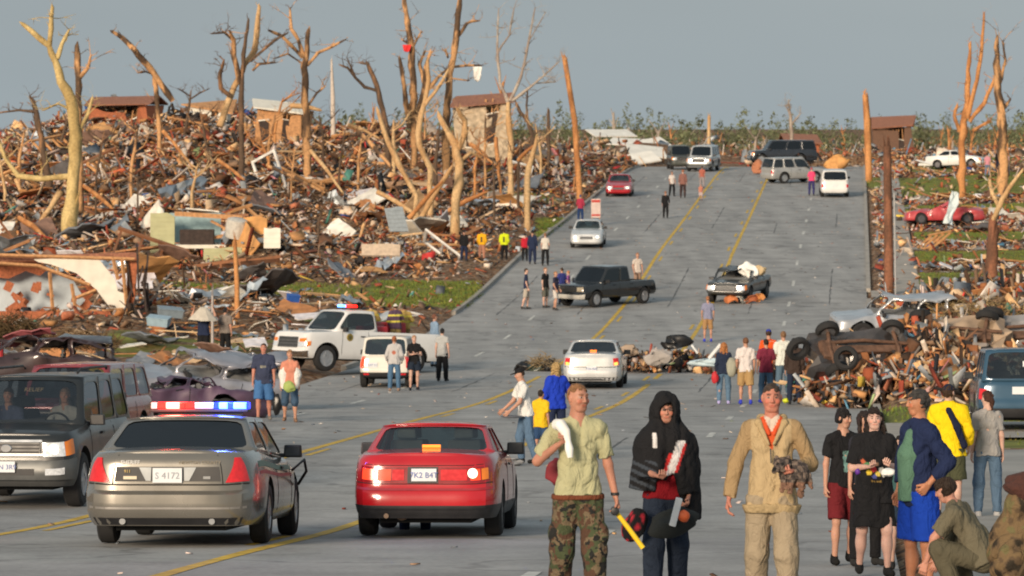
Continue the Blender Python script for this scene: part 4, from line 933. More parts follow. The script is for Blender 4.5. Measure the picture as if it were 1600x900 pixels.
        for p in m2.polygons:
            c = p.center; i = 0
            for y in (s.yf, s.yr):
                if math.hypot(c.y - y, c.z - s.r * 1.06) < s.r * s.archk * 1.002 and abs(p.normal.x) < .8 and abs(c.x) < s.W * .495: i = 1
            if c.z < s.zb + .01: i = 1
            if s.pickup and s.pickup[0] - .01 < c.y < s.pickup[1] + .01 and abs(c.x) < s.W * .402 and (c.z < s.pickup[2] + .02 or abs(p.normal.z) < .3): i = 1
            if g and g[0] + .1 < c.y < g[1] - .1 and abs(c.x) < s.W * .40 and p.normal.z > .8 and c.z > s.zt(c.y) - .02: i = 3
            if s.lower and i == 0 and c.z < s.zb + .16: i = 2
            p.material_index = i
        m2.polygons.foreach_set('use_smooth', np.ones(len(m2.polygons), bool)); m2.set_sharp_from_angle(angle=R(32)); s.bo = o; return o
    def greenhouse(s, root, side_split=(.5,), wr=.73, wbk=.905, open_windows=False):
        """gh = (y rear base, y front base, y rear roof, y front roof)"""
        yb0, yb1, yr0, yr1 = s.gh; W2 = s.W / 2; Hh = s.H
        zb0, zb1 = s.zt(yb0) - .015, s.zt(yb1) - .015; xb, xr = W2 * wbk * .985, W2 * wr
        A = {'rr': Vector((xb, yb0, zb0)), 'fr': Vector((xb, yb1, zb1)), 'trr': Vector((xr, yr0, Hh - .045)), 'tfr': Vector((xr, yr1, Hh - .045))}
        def mir(v): return Vector((-v.x, v.y, v.z))
        fr = MB(); gl = []
        def pane(a, b, c, d, mu, mv, nrm, bul=.03, nexp=7, gname='window'):
            """quad a b (bottom) c d (top, matching a->d, b->c) with a rounded opening; margins mu, mv as fractions"""
            def S(u, v, off=0):
                p = (a.lerp(b, u)).lerp(d.lerp(c, u), v); k = (1 - (2 * u - 1) ** 2); return p + nrm * (bul * k * (.4 + .6 * v) + off)
            N = 48; O = []; I = []; T = []
            for k in range(N):
                an = 2 * math.pi * (k + .5) / N + math.pi / 4 - math.pi / N; cx, sy = math.cos(an), math.sin(an); mxx = max(abs(cx), abs(sy)); O.append(S(.5 + .5 * cx / mxx, .5 + .5 * sy / mxx))
                e = (abs(cx / mxx) ** nexp + abs(sy / mxx) ** nexp) ** (-1 / nexp); ix, iy = .5 + (.5 - mu) * cx / mxx * e, .5 + (.5 - mv) * sy / mxx * e
                I.append(S(ix, iy)); T.append(S(ix, iy, -.03))
            n0 = len(O); fr.add(O + I + T, [(i, (i + 1) % N, N + (i + 1) % N, N + i) for i in range(N)] + [(N + i, N + (i + 1) % N, 2 * N + (i + 1) % N, 2 * N + i) for i in range(N)])
            cen = S(.5, .5, -.012); ring = [S(.5 + (x - .5) * 1.0, y, -.012) for x, y in [(.5 + (.5 - mu) * math.cos(2 * math.pi * (k + .5) / N + math.pi / 4 - math.pi / N) / max(abs(math.cos(2 * math.pi * (k + .5) / N + math.pi / 4 - math.pi / N)), abs(math.sin(2 * math.pi * (k + .5) / N + math.pi / 4 - math.pi / N))) * ((abs(math.cos(2 * math.pi * (k + .5) / N + math.pi / 4 - math.pi / N) / max(abs(math.cos(2 * math.pi * (k + .5) / N + math.pi / 4 - math.pi / N)), abs(math.sin(2 * math.pi * (k + .5) / N + math.pi / 4 - math.pi / N)))) ** nexp + abs(math.sin(2 * math.pi * (k + .5) / N + math.pi / 4 - math.pi / N) / max(abs(math.cos(2 * math.pi * (k + .5) / N + math.pi / 4 - math.pi / N)), abs(math.sin(2 * math.pi * (k + .5) / N + math.pi / 4 - math.pi / N)))) ** nexp) ** (-1 / nexp)), 0) for k in range(0)]] or [p - nrm * .012 for p in I]
            g = MB(); g.add([cen] + ring, [(0, 1 + i, 1 + (i + 1) % N) for i in range(N)]); gl.append((gname, g))
        rr_, frr, trr, tfr = A['rr'], A['fr'], A['trr'], A['tfr']; rl, fl, trl, tfl = mir(rr_), mir(frr), mir(trr), mir(tfr)
        up = Vector((0, 0, 1))
        hgt = Hh - zb0; pane(rl, rr_, trr, trl, .05, .08 if not s.pickup else .14, Vector((0, -1, .3)).normalized(), .05, 9, 'rear_window')
        pane(frr, fl, tfl, tfr, .06, .07, Vector((0, 1, .3)).normalized(), .06, 9, 'windshield')
        us = [0] + list(side_split) + [1]
        for sx in (1, -1):
            for i in range(len(us) - 1):
                u0, u1 = us[i], us[i + 1]; a = rr_.lerp(frr, u0); b = rr_.lerp(frr, u1); c = trr.lerp(tfr, u1); d = trr.lerp(tfr, u0)
                if sx < 0: a, b, c, d = mir(b), mir(a), mir(d), mir(c)
                wdt = (b - a).length; pane(a, b, c, d, min(.07 / max(wdt, .3), .3), .10, Vector((sx, 0, .25)).normalized(), .0, 6, 'side_window')
        # roof
        nx_, ny_ = 9, 9; V = []; F = []
        for j in range(ny_):
            for i in range(nx_):
                u = i / (nx_ - 1) * 2 - 1; v = j / (ny_ - 1) * 2 - 1; y = (yr0 + yr1) / 2 + v * (yr1 - yr0) / 2
                bulge = .05 * (1 - u * u) * math.copysign(1, v) if abs(v) == 1 else .05 * (1 - u * u) * v
                V.append((u * xr, y + bulge, Hh - .045 + .045 * (1 - abs(u) ** 3) * (1 - .45 * v * v)))
        for j in range(ny_ - 1):
            for i in range(nx_ - 1): q = j * nx_ + i; F.append((q, q + 1, q + nx_ + 1, q + nx_))
        fr.add(V, F)
        o = fr.build('roof', s.pm, root, smooth=True); md = o.modifiers.new('s', 'SOLIDIFY'); md.thickness = .018; md.offset = -1
        for nm, g in gl: g.build(nm, s.glass, root, smooth=True)
    def wheels(s, root):
        for y in (s.yf, s.yr):
            for sx in (-1, 1):
                w_ = .21 if s.r < .36 else .25; r = s.r; xo = s.W / 2 * .985 - w_ / 2
                t = MB(); t.lathe([(-w_ / 2, r * .62), (-w_ / 2, r * .9), (-w_ * .38, r * .985), (0, r), (w_ * .38, r * .985), (w_ / 2, r * .9), (w_ / 2 + .005, r * .75), (w_ / 2, r * .62)], 'x', (0, 0, 0), 32, closed=True)
                wo_ = t.build('wheel', M_TYRE, root, smooth=True, loc=(sx * xo, y, r))
                m = MB(); sg = sx; R0 = r * .63
                m.lathe([(sg * w_ * .40, R0), (sg * w_ * .46, R0), (sg * w_ * .46, R0 * .9), (sg * w_ * .30, R0 * .86), (sg * w_ * .30, R0 * .05)], 'x', (0, 0, 0), 28)
                for k in range(s.rs):
                    a = 2 * math.pi * k / s.rs; m.box((sg * w_ * .40, math.cos(a) * R0 * .5, math.sin(a) * R0 * .5), (.03, .07, R0 * .85), Matrix.Rotation(math.pi / 2 - a, 3, 'X'))
                m.lathe([(sg * w_ * .3, R0 * .22), (sg * w_ * .47, R0 * .2)], 'x', (0, 0, 0), 14)
                m.build('rim', s.rimm, wo_, smooth=True)
    def interior(s, root, rows=None, wheel=True):
        yb0, yb1, yr0, yr1 = s.gh; zt = s.zt((yb0 + yb1) / 2)
        rows = rows if rows is not None else [yr1 - .75, yr1 - 1.65]
        for ri, y in enumerate(rows):
            if y < yr0 + .05 and not s.pickup: y = yr0 + .1
            for sx in (-1, 1):
                m = MB(); m.box((sx * s.W * .2, y, zt - .05), (.46, .12, .42), Matrix.Rotation(-.2, 3, 'X'), .85); m.box((sx * s.W * .2, y - .05, zt + .26), (.24, .09, .17), Matrix.Rotation(-.15, 3, 'X'), .9)
                m.build('seat', M_SEAT, root, bevel=.03)
        if wheel:
            m = MB(); ring = []; c = Vector((-s.W * .2, yr1 + .12, zt - .02)); rt = Matrix.Rotation(1.1, 3, 'X')
            for k in range(19): a = 2 * math.pi * k / 18; ring.append(c + rt @ Vector((math.cos(a) * .18, math.sin(a) * .18, 0)))
            m.tube(ring, .016, 6, cap=False); m.build('steering_wheel', M_BLK, root, smooth=True)
    def common(s, root, mirrors=True, handles=True, seams=(None,), under=True, door_us=None):
        yb0, yb1, yr0, yr1 = s.gh
        if mirrors:
            for sx in (-1, 1):
                y = yb1 - .32; z = s.zt(yb1) + .07; x = sx * (s.W / 2 * .93 + .10)
                m = MB(); m.box((x, y, z), (.22, .10, .15), None, .92); m.box((x - sx * .13, y - .01, z - .05), (.12, .05, .05)); mr_ = m.build('mirror', M_BLK, root, bevel=.018)
                g = MB(); g.box((x, y - .056, z), (.17, .008, .11)); g.build('mirror_glass', M_TINT, mr_)
        if under:
            m = MB(); m.box((0, 0, s.zb + .02), (s.W * .62, s.L * .86, .16)); m.box((0, s.yr, s.r), (s.W * .7, .12, .12)); m.box((0, s.yf, s.r), (s.W * .7, .12, .12)); m.build('chassis', M_UNDER, root)
        seam_y = door_us or [yb1 - .12, (yb0 + yb1) / 2 - .12]
        for sx in (1, -1):
            for y in seam_y:
                q = s.qy(y, sx); dq = .008 / (s.L / 2); s.patch('door_seam', q - dq, q + dq, .16, .985, M_UNDER, root, .003, 1, 8, th=.012)
            if handles:
                for y in seam_y:
                    q = s.qy(y - .85, sx); dq = .09 / (s.L / 2); 
                    if y - .85 > s.yr + .05: s.patch('door_handle', q - dq, q + dq, .80, .84, M_BLK, root, .028, 3, 1, th=.02)
    def plate(s, root, x, z, end, chars='', off=.02, w_=.31, h_=.155, m=None, cm=None):
        p = s.P(s.qx(x, end), s.tz(z, end * s.L * .49), 0); y = p.y + end * off
        b = MB(); b.box((x, y, z), (w_, .012, h_)); o = b.build('licence_plate', m or M_PLATE, root, bevel=.004)
        if chars: text('plate_characters', chars, h_ * .62, cm or M_PBLUE, o, (x, y + end * .009, z - h_ * .22), end)
        return o
def text(name, body, size, m, parent, loc, end=-1, rot=None, extr=.002):
    c = bpy.data.curves.new(name, 'FONT'); c.body = body; c.size = size; c.align_x = 'CENTER'; c.extrude = extr; c.resolution_u = 2
    o = bpy.data.objects.new(name, c); COL.objects.link(o); dg = bpy.context.evaluated_depsgraph_get(); me = bpy.data.meshes.new_from_object(o.evaluated_get(dg)); bpy.data.objects.remove(o)
    t = link(name, me, m, parent, loc); t.rotation_euler = rot if rot else (R(90), 0, 0 if end < 0 else R(180)); return t
def place(root, px, py, heading, d=None, ref=0.0, dz=0.0, roll=0.0):
    """sets a vehicle so that its point `ref` metres along its length stands at pixel px, row py; follows the ground slope"""
    p = gp(px, py) if d is None else Vector(((px - 800) / FPX * d, d, 0)); h = R(heading); f = Vector((math.sin(h), math.cos(h), 0))
    o = Vector((p.x, p.y, 0)) - f * ref; g = lambda v: top(v.x, v.y) if not (ROAD_L < v.x - RX(v.y) < ROAD_R) else -H(v.y)
    rgt = Vector((math.cos(h), -math.sin(h), 0)); a, b = g(o + f * 1.4), g(o - f * 1.4); c, e = g(o + rgt * .8), g(o - rgt * .8)
    F_ = Vector((f.x, f.y, (a - b) / 2.8)).normalized(); R_ = Vector((rgt.x, rgt.y, (c - e) / 1.6)).normalized(); U = R_.cross(F_).normalized(); R_ = F_.cross(U)
    M = Matrix((R_, F_, U)).transposed().to_4x4(); M.translation = Vector((o.x, o.y, (a + b) / 2 + .004 + dz)); root.matrix_world = M @ Matrix.Rotation(roll, 4, 'Y'); return root

# ---- standard shapes
def sedan(L=5.1, W=1.93, H=1.45, wb=2.9, r=.335, pm=None, glass=M_GLASS, rim=M_RIM, trunk=1.0, **k):
    y0 = -L / 2
    prof = [(y0, trunk - .07), (y0 + .12, trunk - .015), (y0 + .5, trunk), (y0 + 1.1, trunk + .02), (0, .98), (L / 2 - 1.5, .97), (L / 2 - .8, .88), (L / 2 - .2, .74), (L / 2, .66)]
    gh = (y0 + .98, L / 2 - 1.42, y0 + 1.62, L / 2 - 2.12)
    return Car(L, W, H, wb, r, .88, 0, prof, gh, pm, glass=glass, rim=rim, zb=.24, **k)
def suv(L=4.9, W=1.92, H=1.85, wb=2.85, r=.38, pm=None, glass=M_GLASSM, rim=M_RIM, belt=1.12, hood=1.08, **k):
    y0 = -L / 2
    prof = [(y0, belt - .03), (y0 + .3, belt), (L / 2 - 1.35, belt), (L / 2 - 1.2, hood), (L / 2 - .25, hood - .06), (L / 2 - .05, hood - .13), (L / 2, hood - .2)]
    gh = (y0 + .10, L / 2 - 1.22, y0 + .32, L / 2 - 1.78)
    return Car(L, W, H, wb, r, .85, 0, prof, gh, pm, glass=glass, rim=rim, zb=.32, n=11, **k)
def pickup(L=5.7, W=2.0, H=1.95, wb=3.6, r=.4, pm=None, glass=M_GLASSM, rim=M_RIM, belt=1.22, hood=1.2, cab=1.55, floor=.72, **k):
    y0 = -L / 2; cf = L / 2 - 1.35; cb = cf - cab - .75
    prof = [(y0, belt - .02), (cb, belt), (cf - .05, belt), (cf + .1, hood), (L / 2 - .25, hood - .05), (L / 2 - .06, hood - .12), (L / 2, hood - .2)]
    gh = (cb + .02, cf + .05, cb + .12, cf - .55)
    return Car(L, W, H, wb, r, .92, 0, prof, gh, pm, glass=glass, rim=rim, zb=.42, n=13, pickup=(y0 + .09, cb - .08, floor), **k)
def basics(c, name, label, cat, split=(.5,), group=None, interior=True, seats=None, wr=.73, **k):
    root = empty(name, (0, 0, 0), 0, label, cat, group); c.root = root; c.body(root); c.greenhouse(root, split, wr=wr); c.wheels(root)
    if interior: c.interior(root, seats)
    c.common(root, **k); return root
def front_face(c, root, grille=(-.45, .45, .34, .62), head=(.5, .88, .56, .74), lit=False, amber=True, bumper=None, gm=None, hm=None, sl=0.0):
    q = lambda x: c.qx(x, 1); W2 = c.W / 2; t = lambda z: c.tz(z, c.L * .49)
    g0, g1, z0, z1 = grille; g = c.patch('grille', q(g0), q(g1), t(z0), t(z1), gm or M_BLK, root, .018, 8, 4, th=.03)
    b = MB()
    for k in range(3):
        z = z0 + (z1 - z0) * (k + .5) / 3; p = c.P(q(0), t(z)); b.box((0, p.y + .022, z), ((g1 - g0) * .94, .012, .02))
    b.build('grille_bar', M_CHROME if gm is None else M_BLK, g)
    for sx in (-1, 1):
        x0, x1, z0, z1 = head; h = c.patch('headlight', q(sx * x0), q(sx * x1), t(z0), t(z1), hm or M_HEAD, root, .020, 6, 4, sl=(0, 0), th=.03)
        if amber: qa, qb = q(sx * x1), q(sx * (W2 * .995)) - sx * .05; c.patch('turn_signal', qa, qb, t(z0), t(z1) * .99, M_AMBER, root, .016, 4, 3)
        if lit:
            p = c.P(q(sx * (x0 + x1) / 2), t((z0 + z1) / 2)); m = MB(); m.lathe([(0, .01), (.02, .075), (.03, .01)], 'y', (p.x, p.y + .006, p.z), 14); m.build('lamp_bulb', M_LITW, h)
    if bumper: c.patch('bumper', q(W2 * .98) - .02, q(-W2 * .98) + .02, t(bumper[0]), t(bumper[1]), bumper[2], root, .035, 14, 2, th=.05)
# ================================================================ THE VEHICLES OF THE PHOTOGRAPH
# --- sheriff's sedan
PM_POL = paint('pewter_grey_paint', (.20, .188, .166), .25, .45, .06)
c = sedan(5.35, 1.99, 1.47, 2.91, .345, PM_POL, M_GLASSD, M_RIM, 1.06, tum=[(0, .91), (.08, .96), (.2, .99), (.42, 1.0), (.62, .99), (.8, .965), (.92, .93), (1, .87)])
c.end = [(0, .968), (.08, .985), (.2, 1.0), (.44, 1.0), (.475, .998), (.5, .976), (.8, .972), (.93, .968), (1, .948)]
rt = basics(c, 'police_car', 'pewter grey police sedan seen from behind with a lit red and blue light bar', 'police car', (.48,), wr=.70)
q = c.qx; T = lambda z: c.tz(z, -c.L * .49)
tp = c.patch('trunk_trim', q(-.60), q(.60), T(.73), T(.885), M_BLK, rt, .006, 12, 2)
for sx in (-1, 1):
    c.patch('reflector_wing', q(sx * .19), q(sx * .245), T(.735), T(.88), M_CHROME, rt, .014, 2, 2, sl=(0, sx * .09))
    c.patch('taillight', q(sx * .655), q(sx * .955), T(.715), T(.97), M_TAIL, rt, .014, 6, 5, sl=(sx * .17, sx * -.05))
    c.patch('body_seam', q(sx * .62), q(sx * .63), T(.70), T(1.0), M_UNDER, rt, .004, 1, 3)
    e = MB(); e.lathe([(0, .035), (.16, .035)], 'y', (sx * .5, -c.L / 2 + .03, .29), 12); e.build('exhaust_pipe', M_CHROME, rt, smooth=True)
c.patch('bumper_seam', q(-.96), q(.96), T(.685), T(.70), M_UNDER, rt, .006, 14, 1)
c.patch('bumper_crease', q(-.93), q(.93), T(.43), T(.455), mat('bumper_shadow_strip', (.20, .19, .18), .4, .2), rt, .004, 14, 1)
c.patch('lower_valance', q(-.9), q(.9), T(.25), T(.33), M_BLK, rt, .004, 14, 1)
c.plate(rt, 0, .80, -1, 'S 4172', .03, .33, .165, M_PLATE, mat('plate_grey_characters', (.30, .32, .36), .5))
pz = T(.93); p = c.P(q(-.42), pz)
text('lettering', 'SHERIFF', .062, mat('reflective_white_letters', (.82, .82, .82), .4), rt, (-.42, p.y - .010, .925), -1)
text('lettering', 'NEWTON COUNTY', .052, mat('bronze_letters', (.24, .20, .14), .4), rt, (.36, p.y - .010, .925), -1)
text('lettering', '911', .05, mat('gold_letters', (.7, .5, .15), .4), rt, (-.45, p.y - .03, .83), -1)
# gold-and-white badge panels on the trim
b = MB(); b.box((-.42, p.y - .025, .775), (.15, .006, .035)); b.build('badge_strip', mat('pale_badge', (.72, .62, .45), .4), rt)
b = MB(); b.box((.44, p.y - .025, .775), (.08, .006, .03)); b.build('badge_strip', M_CHROME, rt)
# side mirror, light bar
lb = MB(); lb.box((0, .25, c.H + .045), (1.16, .28, .035)); lbo = lb.build('light_bar', M_BLK, rt, bevel=.01)
M_LBR = mat('red_strobe', (1.0, .015, .01), .2, emit=2.6, var=.0); M_LBW = mat('white_hot_strobe', (1.0, .30, .22), .2, emit=2.6, var=0); M_LBB = mat('blue_strobe', (.01, .03, 1.0), .2, emit=3.0, var=.0); M_LBC = mat('pale_blue_strobe', (.12, .35, 1.0), .2, emit=2.8, var=.0)
M_LBG = mat('clear_bar_lens', (.70, .66, .68), .2, coat=.5)
for x0, x1, mm in [(-.58, -.50, M_LBG), (-.50, -.40, M_LBR), (-.40, -.24, M_LBW), (-.24, -.17, M_LBR), (-.17, -.06, M_LBR), (-.06, .17, M_LBG), (.17, .23, M_LBB), (.23, .33, M_LBC), (.33, .40, M_LBB), (.40, .55, M_LBC), (.55, .58, M_LBB)]:
    b = MB(); b.box(((x0 + x1) / 2, .25, c.H + .105), (x1 - x0 - .006, .26, .078)); b.build('strobe_lens', mm, lbo, bevel=.012)
b = MB(); b.box((0, .25, c.H + .01), (1.0, .08, .05)); b.build('bar_foot', M_BLK, lbo)
for xx, colr in ((-.3, (1, .08, .05)), (.36, (.08, .15, 1))):
    pl = bpy.data.lights.new('strobe_glow', 'POINT'); pl.energy = 45; pl.color = colr; pl.shadow_soft_size = .12; po = bpy.data.objects.new('strobe_glow', pl); COL.objects.link(po); po.parent = lbo; po.location = (xx, .0, c.H + .26)
# green-and-red side stripe
c.patch('side_stripe', c.qy(-2.05, 1), c.qy(1.3, 1), .78, .86, mat('dark_green_stripe', (.03, .13, .09), .4), rt, .003, 20, 1, th=.01)
c.patch('side_stripe', c.qy(-2.05, 1), c.qy(1.3, 1), .68, .73, mat('maroon_stripe', (.30, .03, .04), .4), rt, .003, 20, 1, th=.01)
b = MB(); b.tube([Vector((1.0, 1.1, .80)), Vector((1.12, 1.35, .92)), Vector((1.13, 1.5, .78)), Vector((1.02, 1.6, .62))], .018, 8); b.build('push_bar', M_BLK, rt, smooth=True)
place(rt, 281, 851, 3.0, ref=-1.55)
# --- red sedan
PM_RED = paint('bright_red_paint', (.44, .008, .014), .2, 0, .12)
c = sedan(4.55, 1.76, 1.37, 2.55, .31, PM_RED, M_GLASS, M_STEEL, 1.0, tum=[(0, .93), (.08, .97), (.2, .995), (.42, 1.0), (.62, .995), (.8, .985), (.93, .955), (1, .90)], lower=M_BLK)
rt = basics(c, 'red_car', 'bright red sedan seen from behind with its tail lights on', 'car', (.52,), wr=.72, seats=[.25, -.65])
q = c.qx; T = lambda z: c.tz(z, -c.L * .49)
c.patch('taillight_panel', q(-.80), q(.80), T(.665), T(.84), mat('dark_red_reflector', (.25, .008, .012), .2, coat=.6), rt, .006, 14, 2)
for (a, b_, mm) in [(-.76, -.60, M_TAILON), (-.56, -.40, M_TAILON), (-.385, -.24, M_TAIL), (.20, .52, M_TAIL), (.56, .68, M_TAILON), (.70, .79, M_AMBER)]:
    c.patch('taillight', q(a), q(b_), T(.69), T(.815), mm, rt, .014, 4, 2)
g_ = MB(); p = c.P(q(.6), T(.76)); g_.lathe([(0, .01), (-.01, .06), (-.025, .01)], 'y', (.58, p.y - .012, .775), 12); g_.build('reverse_lamp', M_LITW, rt)
c.patch('plate_recess', q(-.20), q(.17), T(.66), T(.845), M_BLK, rt, .012, 4, 2)
c.plate(rt, 0.0, .755, -1, '7K2 B4T', .028, .30, .15)
c.patch('bumper_strip', q(-.86), q(.86), T(.575), T(.60), mat('dull_red_strip', (.30, .02, .03), .5), rt, .012, 14, 1)
c.patch('bumper_seam', q(-.87), q(.87), T(.645), T(.655), M_UNDER, rt, .005, 14, 1)
c.patch('trunk_seam', q(-.74), q(.74), T(.855), T(.862), M_UNDER, rt, .004, 10, 1)
c.patch('valance', q(-.84), q(.84), T(.24), T(.36), M_BLK, rt, .006, 14, 1)
e = MB(); e.lathe([(0, .03), (.2, .03)], 'y', (-.45, -c.L / 2 + .02, .27), 10); e.lathe([(0, .09), (.3, .09)], 'y', (-.28, -c.L / 2 + .2, .30), 12); e.build('exhaust_pipe', mat('rusty_exhaust', (.20, .14, .10), .6, .5), rt, smooth=True)
b = MB(); b.box((.0, -c.L / 2 + 1.12, 1.06), (.22, .05, .075)); b.build('brake_light', mat('orange_brake_light', (1.0, .22, .02), .3, emit=1.3), rt)
b = MB(); b.box((.10, .75, 1.27), (.24, .03, .06)); b.build('rear_view_mirror', M_BLK, rt)
place(rt, 672, 838, 3.6, ref=-1.35); RED_CAR = rt
# --- dark grey SUV, front view, left edge
PM_SUV = paint('charcoal_green_paint', (.016, .019, .021), .34, 0, .15, .25)
c = suv(4.89, 1.96, 1.86, 2.85, .39, PM_SUV, glass_mat('suv_glass', (.42, .44, .45), .06), M_RIM, 1.17, 1.14, lower=mat('grey_lower_cladding', (.06, .062, .062), .5), tum=[(0, .93), (.1, .975), (.25, 1.0), (.5, 1.0), (.7, .985), (.9, .955), (1, .90)])
rt = basics(c, 'sport_utility_vehicle', 'charcoal sport utility vehicle facing the camera at the left edge with people inside', 'SUV', (.30, .62), wr=.76, seats=[.15, -.75])
front_face(c, rt, (-.50, .50, .78, .93), (.54, .86, .74, .93), True, gm=mat('black_grille', (.02, .02, .022), .4))
q = lambda x: c.qx(x, 1); T = lambda z: c.tz(z, c.L * .49)
c.patch('grille_frame', q(-.54), q(.54), T(.935), T(.965), M_CHROME, rt, .012, 8, 1); c.patch('grille_frame', q(-.54), q(.54), T(.755), T(.78), mat('silver_trim', (.4, .42, .43), .35, .6), rt, .012, 8, 1)
M_BUMP = mat('dark_silver_bumper', (.09, .095, .095), .35, .3)
c.patch('bumper', q(-.99) + .03, q(.99) - .03, T(.42), T(.69), M_BUMP, rt, .05, 16, 3, th=.06)
c.patch('air_intake', q(-.42), q(.42), T(.50), T(.60), M_BLK, rt, .056, 6, 1, th=.01)
for sx in (-1, 1): c.patch('fog_lamp', q(sx * .58), q(sx * .84), T(.50), T(.60), M_HEAD, rt, .056, 4, 1, th=.012)
b = MB(); p = c.P(q(0), T(.85)); b.lathe([(0, .02), (.012, .055), (.02, .05)], 'y', (0, p.y + .02, .855), 16); bo = b.build('front_badge', M_CHROME, rt); bo.scale = (1.5, 1, 1)
c.plate(rt, 0, .60, 1, 'F6N 3R9', .085, .31, .155)
for sx in (-1, 1):
    r_ = MB(); r_.tube([Vector((sx * .62, -1.7, 1.90)), Vector((sx * .64, -1.6, 1.94)), Vector((sx * .64, .3, 1.94)), Vector((sx * .62, .45, 1.88))], .02, 6); r_.build('roof_rail', M_BLK, rt)
text('windshield_lettering', 'RELIEF', .10, mat('tan_letters', (.62, .46, .26), .6), rt, (-.05, c.gh[3] + .16, 1.62), 1, rot=(R(48), 0, R(180)))
place(rt, 33, 790, 185.5, ref=1.4); SUV = rt; SUVC = c
# --- maroon SUV behind it
PM_MAR = paint('maroon_paint', (.28, .04, .05), .25, .2, .12)
c = suv(4.8, 1.86, 1.72, 2.75, .37, PM_MAR, glass_mat('suv_glass'), M_RIM, 1.08, 1.05)
rt = basics(c, 'sport_utility_vehicle', 'maroon sport utility vehicle following behind the charcoal one at the left', 'SUV', (.30, .62), wr=.76)
front_face(c, rt, (-.50, .50, .72, .90), (.54, .84, .72, .9), False)
place(rt, 95, 700, 188, d=74, ref=1.4); MAR = rt
# --- white ranger pickup
PM_WHT = paint('white_paint', (.74, .74, .73), .3, 0, .06)
c = pickup(5.9, 2.05, 2.06, 3.65, .43, PM_WHT, M_GLASSM, M_RIM, 1.34, 1.32, .95, tum=[(0, .93), (.1, .98), (.25, 1.0), (.5, 1.0), (.7, .99), (.9, .97), (1, .93)])
rt = basics(c, 'white_pickup', 'white official pickup with roof lights and a round door badge, facing left', 'pickup truck', (), wr=.78, seats=[-.15], door_us=[1.45, .35])
front_face(c, rt, (-.56, .56, .78, 1.10), (.60, .96, .80, .94), False, True, (.45, .66, M_CHROME), gm=mat('grey_grille', (.12, .12, .12), .4, .5))
q = lambda x: c.qx(x, 1); T = lambda z: c.tz(z, c.L * .49)
for sx in (-1, 1):
    c.patch('upper_signal', q(sx * .64), q(sx * .95), T(.95), T(1.06), M_AMBER, rt, .01, 4, 1)
    c.patch('taillight', c.qx(sx * .80), c.qx(sx * .99) + sx * .03, .60, .86, M_TAIL, rt, .01, 5, 2)
    c.patch('wheel_well_lip', c.qy(c.yf - .52, sx), c.qy(c.yf + .52, sx), .30, .34, M_BLK, rt, -.02, 4, 1) if 0 else None
    p = c.P(c.qy(1.15, sx), .78, .012); m = MB(); m.lathe([(sx * -.004, .13), (sx * .004, .125)], 'x', tuple(p), 24); bd = m.build('door_badge', mat('gold_badge', (.42, .30, .06), .4, .4), rt)
    m = MB()
    pts = [(math.sin(2 * math.pi * k / 12) * (.105 if k % 2 == 0 else .055), math.cos(2 * math.pi * k / 12) * (.105 if k % 2 == 0 else .055)) for k in range(12)]
    m.add([(p.x + sx * .007, p.y + a, p.z + b_) for a, b_ in pts] + [(p.x + sx * .012, p.y + a, p.z + b_) for a, b_ in pts], [tuple(range(12)), tuple(range(23, 11, -1))] + [(k, (k + 1) % 12, 12 + (k + 1) % 12, 12 + k) for k in range(12)])
    m.build('badge_star', mat('dark_olive_star', (.10, .09, .03), .5), bd)
lb = MB(); lb.box((0, .55, c.H + .04), (.9, .22, .06)); lbo = lb.build('light_bar', M_BLK, rt)
for x0, x1, mm in ((-.44, -.05, M_LBR), (.0, .44, M_LBC)):
    b = MB(); b.box(((x0 + x1) / 2, .55, c.H + .115), (x1 - x0, .2, .09)); b.build('strobe_lens', mm, lbo, bevel=.015)
place(rt, 484, 586, 232, ref=1.98, d=136.0); WPU = rt; WPC = c
# --- small white SUV between the crowd and the pickup, rear view
c = suv(3.9, 1.62, 1.58, 2.4, .34, paint('cream_white_paint', (.72, .69, .62), .3, 0, .08), glass_mat('green_tinted_glass', (.06, .15, .14), .12), M_STEEL, 1.0, .95, lower=M_BLK)
rt = basics(c, 'white_utility_vehicle', 'small boxy white utility vehicle seen from behind beside the grey-shirted walkers', 'SUV', (.30, .62), wr=.80)
for sx in (-1, 1): c.patch('taillight', c.qx(sx * .66), c.qx(sx * .79), .45, .98, M_TAIL if sx > 0 else M_TAILON, rt, .012, 4, 3); c.patch('rear_reflector', c.qx(sx * .5), c.qx(sx * .66), .12, .2, M_TAIL, rt, .06, 3, 1)
c.patch('bumper', c.qx(-.79), c.qx(.79), .05, .24, M_BLK, rt, .05, 12, 2, th=.06); c.plate(rt, -.38, .70, -1, 'K9T 51', .02)
place(rt, 604, 605, 3, ref=-1.3)
# --- silver sedan, rear view, mid road
PM_SIL = paint('silver_white_paint', (.62, .63, .63), .28, .25, .08)
c = sedan(5.0, 1.84, 1.46, 2.8, .33, PM_SIL, M_GLASSM, M_STEEL, 1.06)
rt = basics(c, 'silver_car', 'silver-white sedan seen from behind in the middle lanes by the road debris', 'car', (.5,), wr=.72)
T = lambda z: c.tz(z, -c.L * .49)
for sx in (-1, 1):
    c.patch('taillight', c.qx(sx * .68), c.qx(sx * .88), T(.72), T(.92), M_TAIL, rt, .012, 4, 2); c.patch('signal_lens', c.qx(sx * .70), c.qx(sx * .82), T(.72), T(.80), mat('lit_amber', (1, .4, .08), .3, emit=1.4), rt, .02, 3, 1)
c.plate(rt, 0, .62, -1, 'T3A 80K', .02); c.patch('bumper_seam', c.qx(-.88), c.qx(.88), T(.66), T(.68), M_UNDER, rt, .005, 12, 1); c.patch('valance', c.qx(-.85), c.qx(.85), T(.26), T(.36), M_BLK, rt, .005, 12, 1)
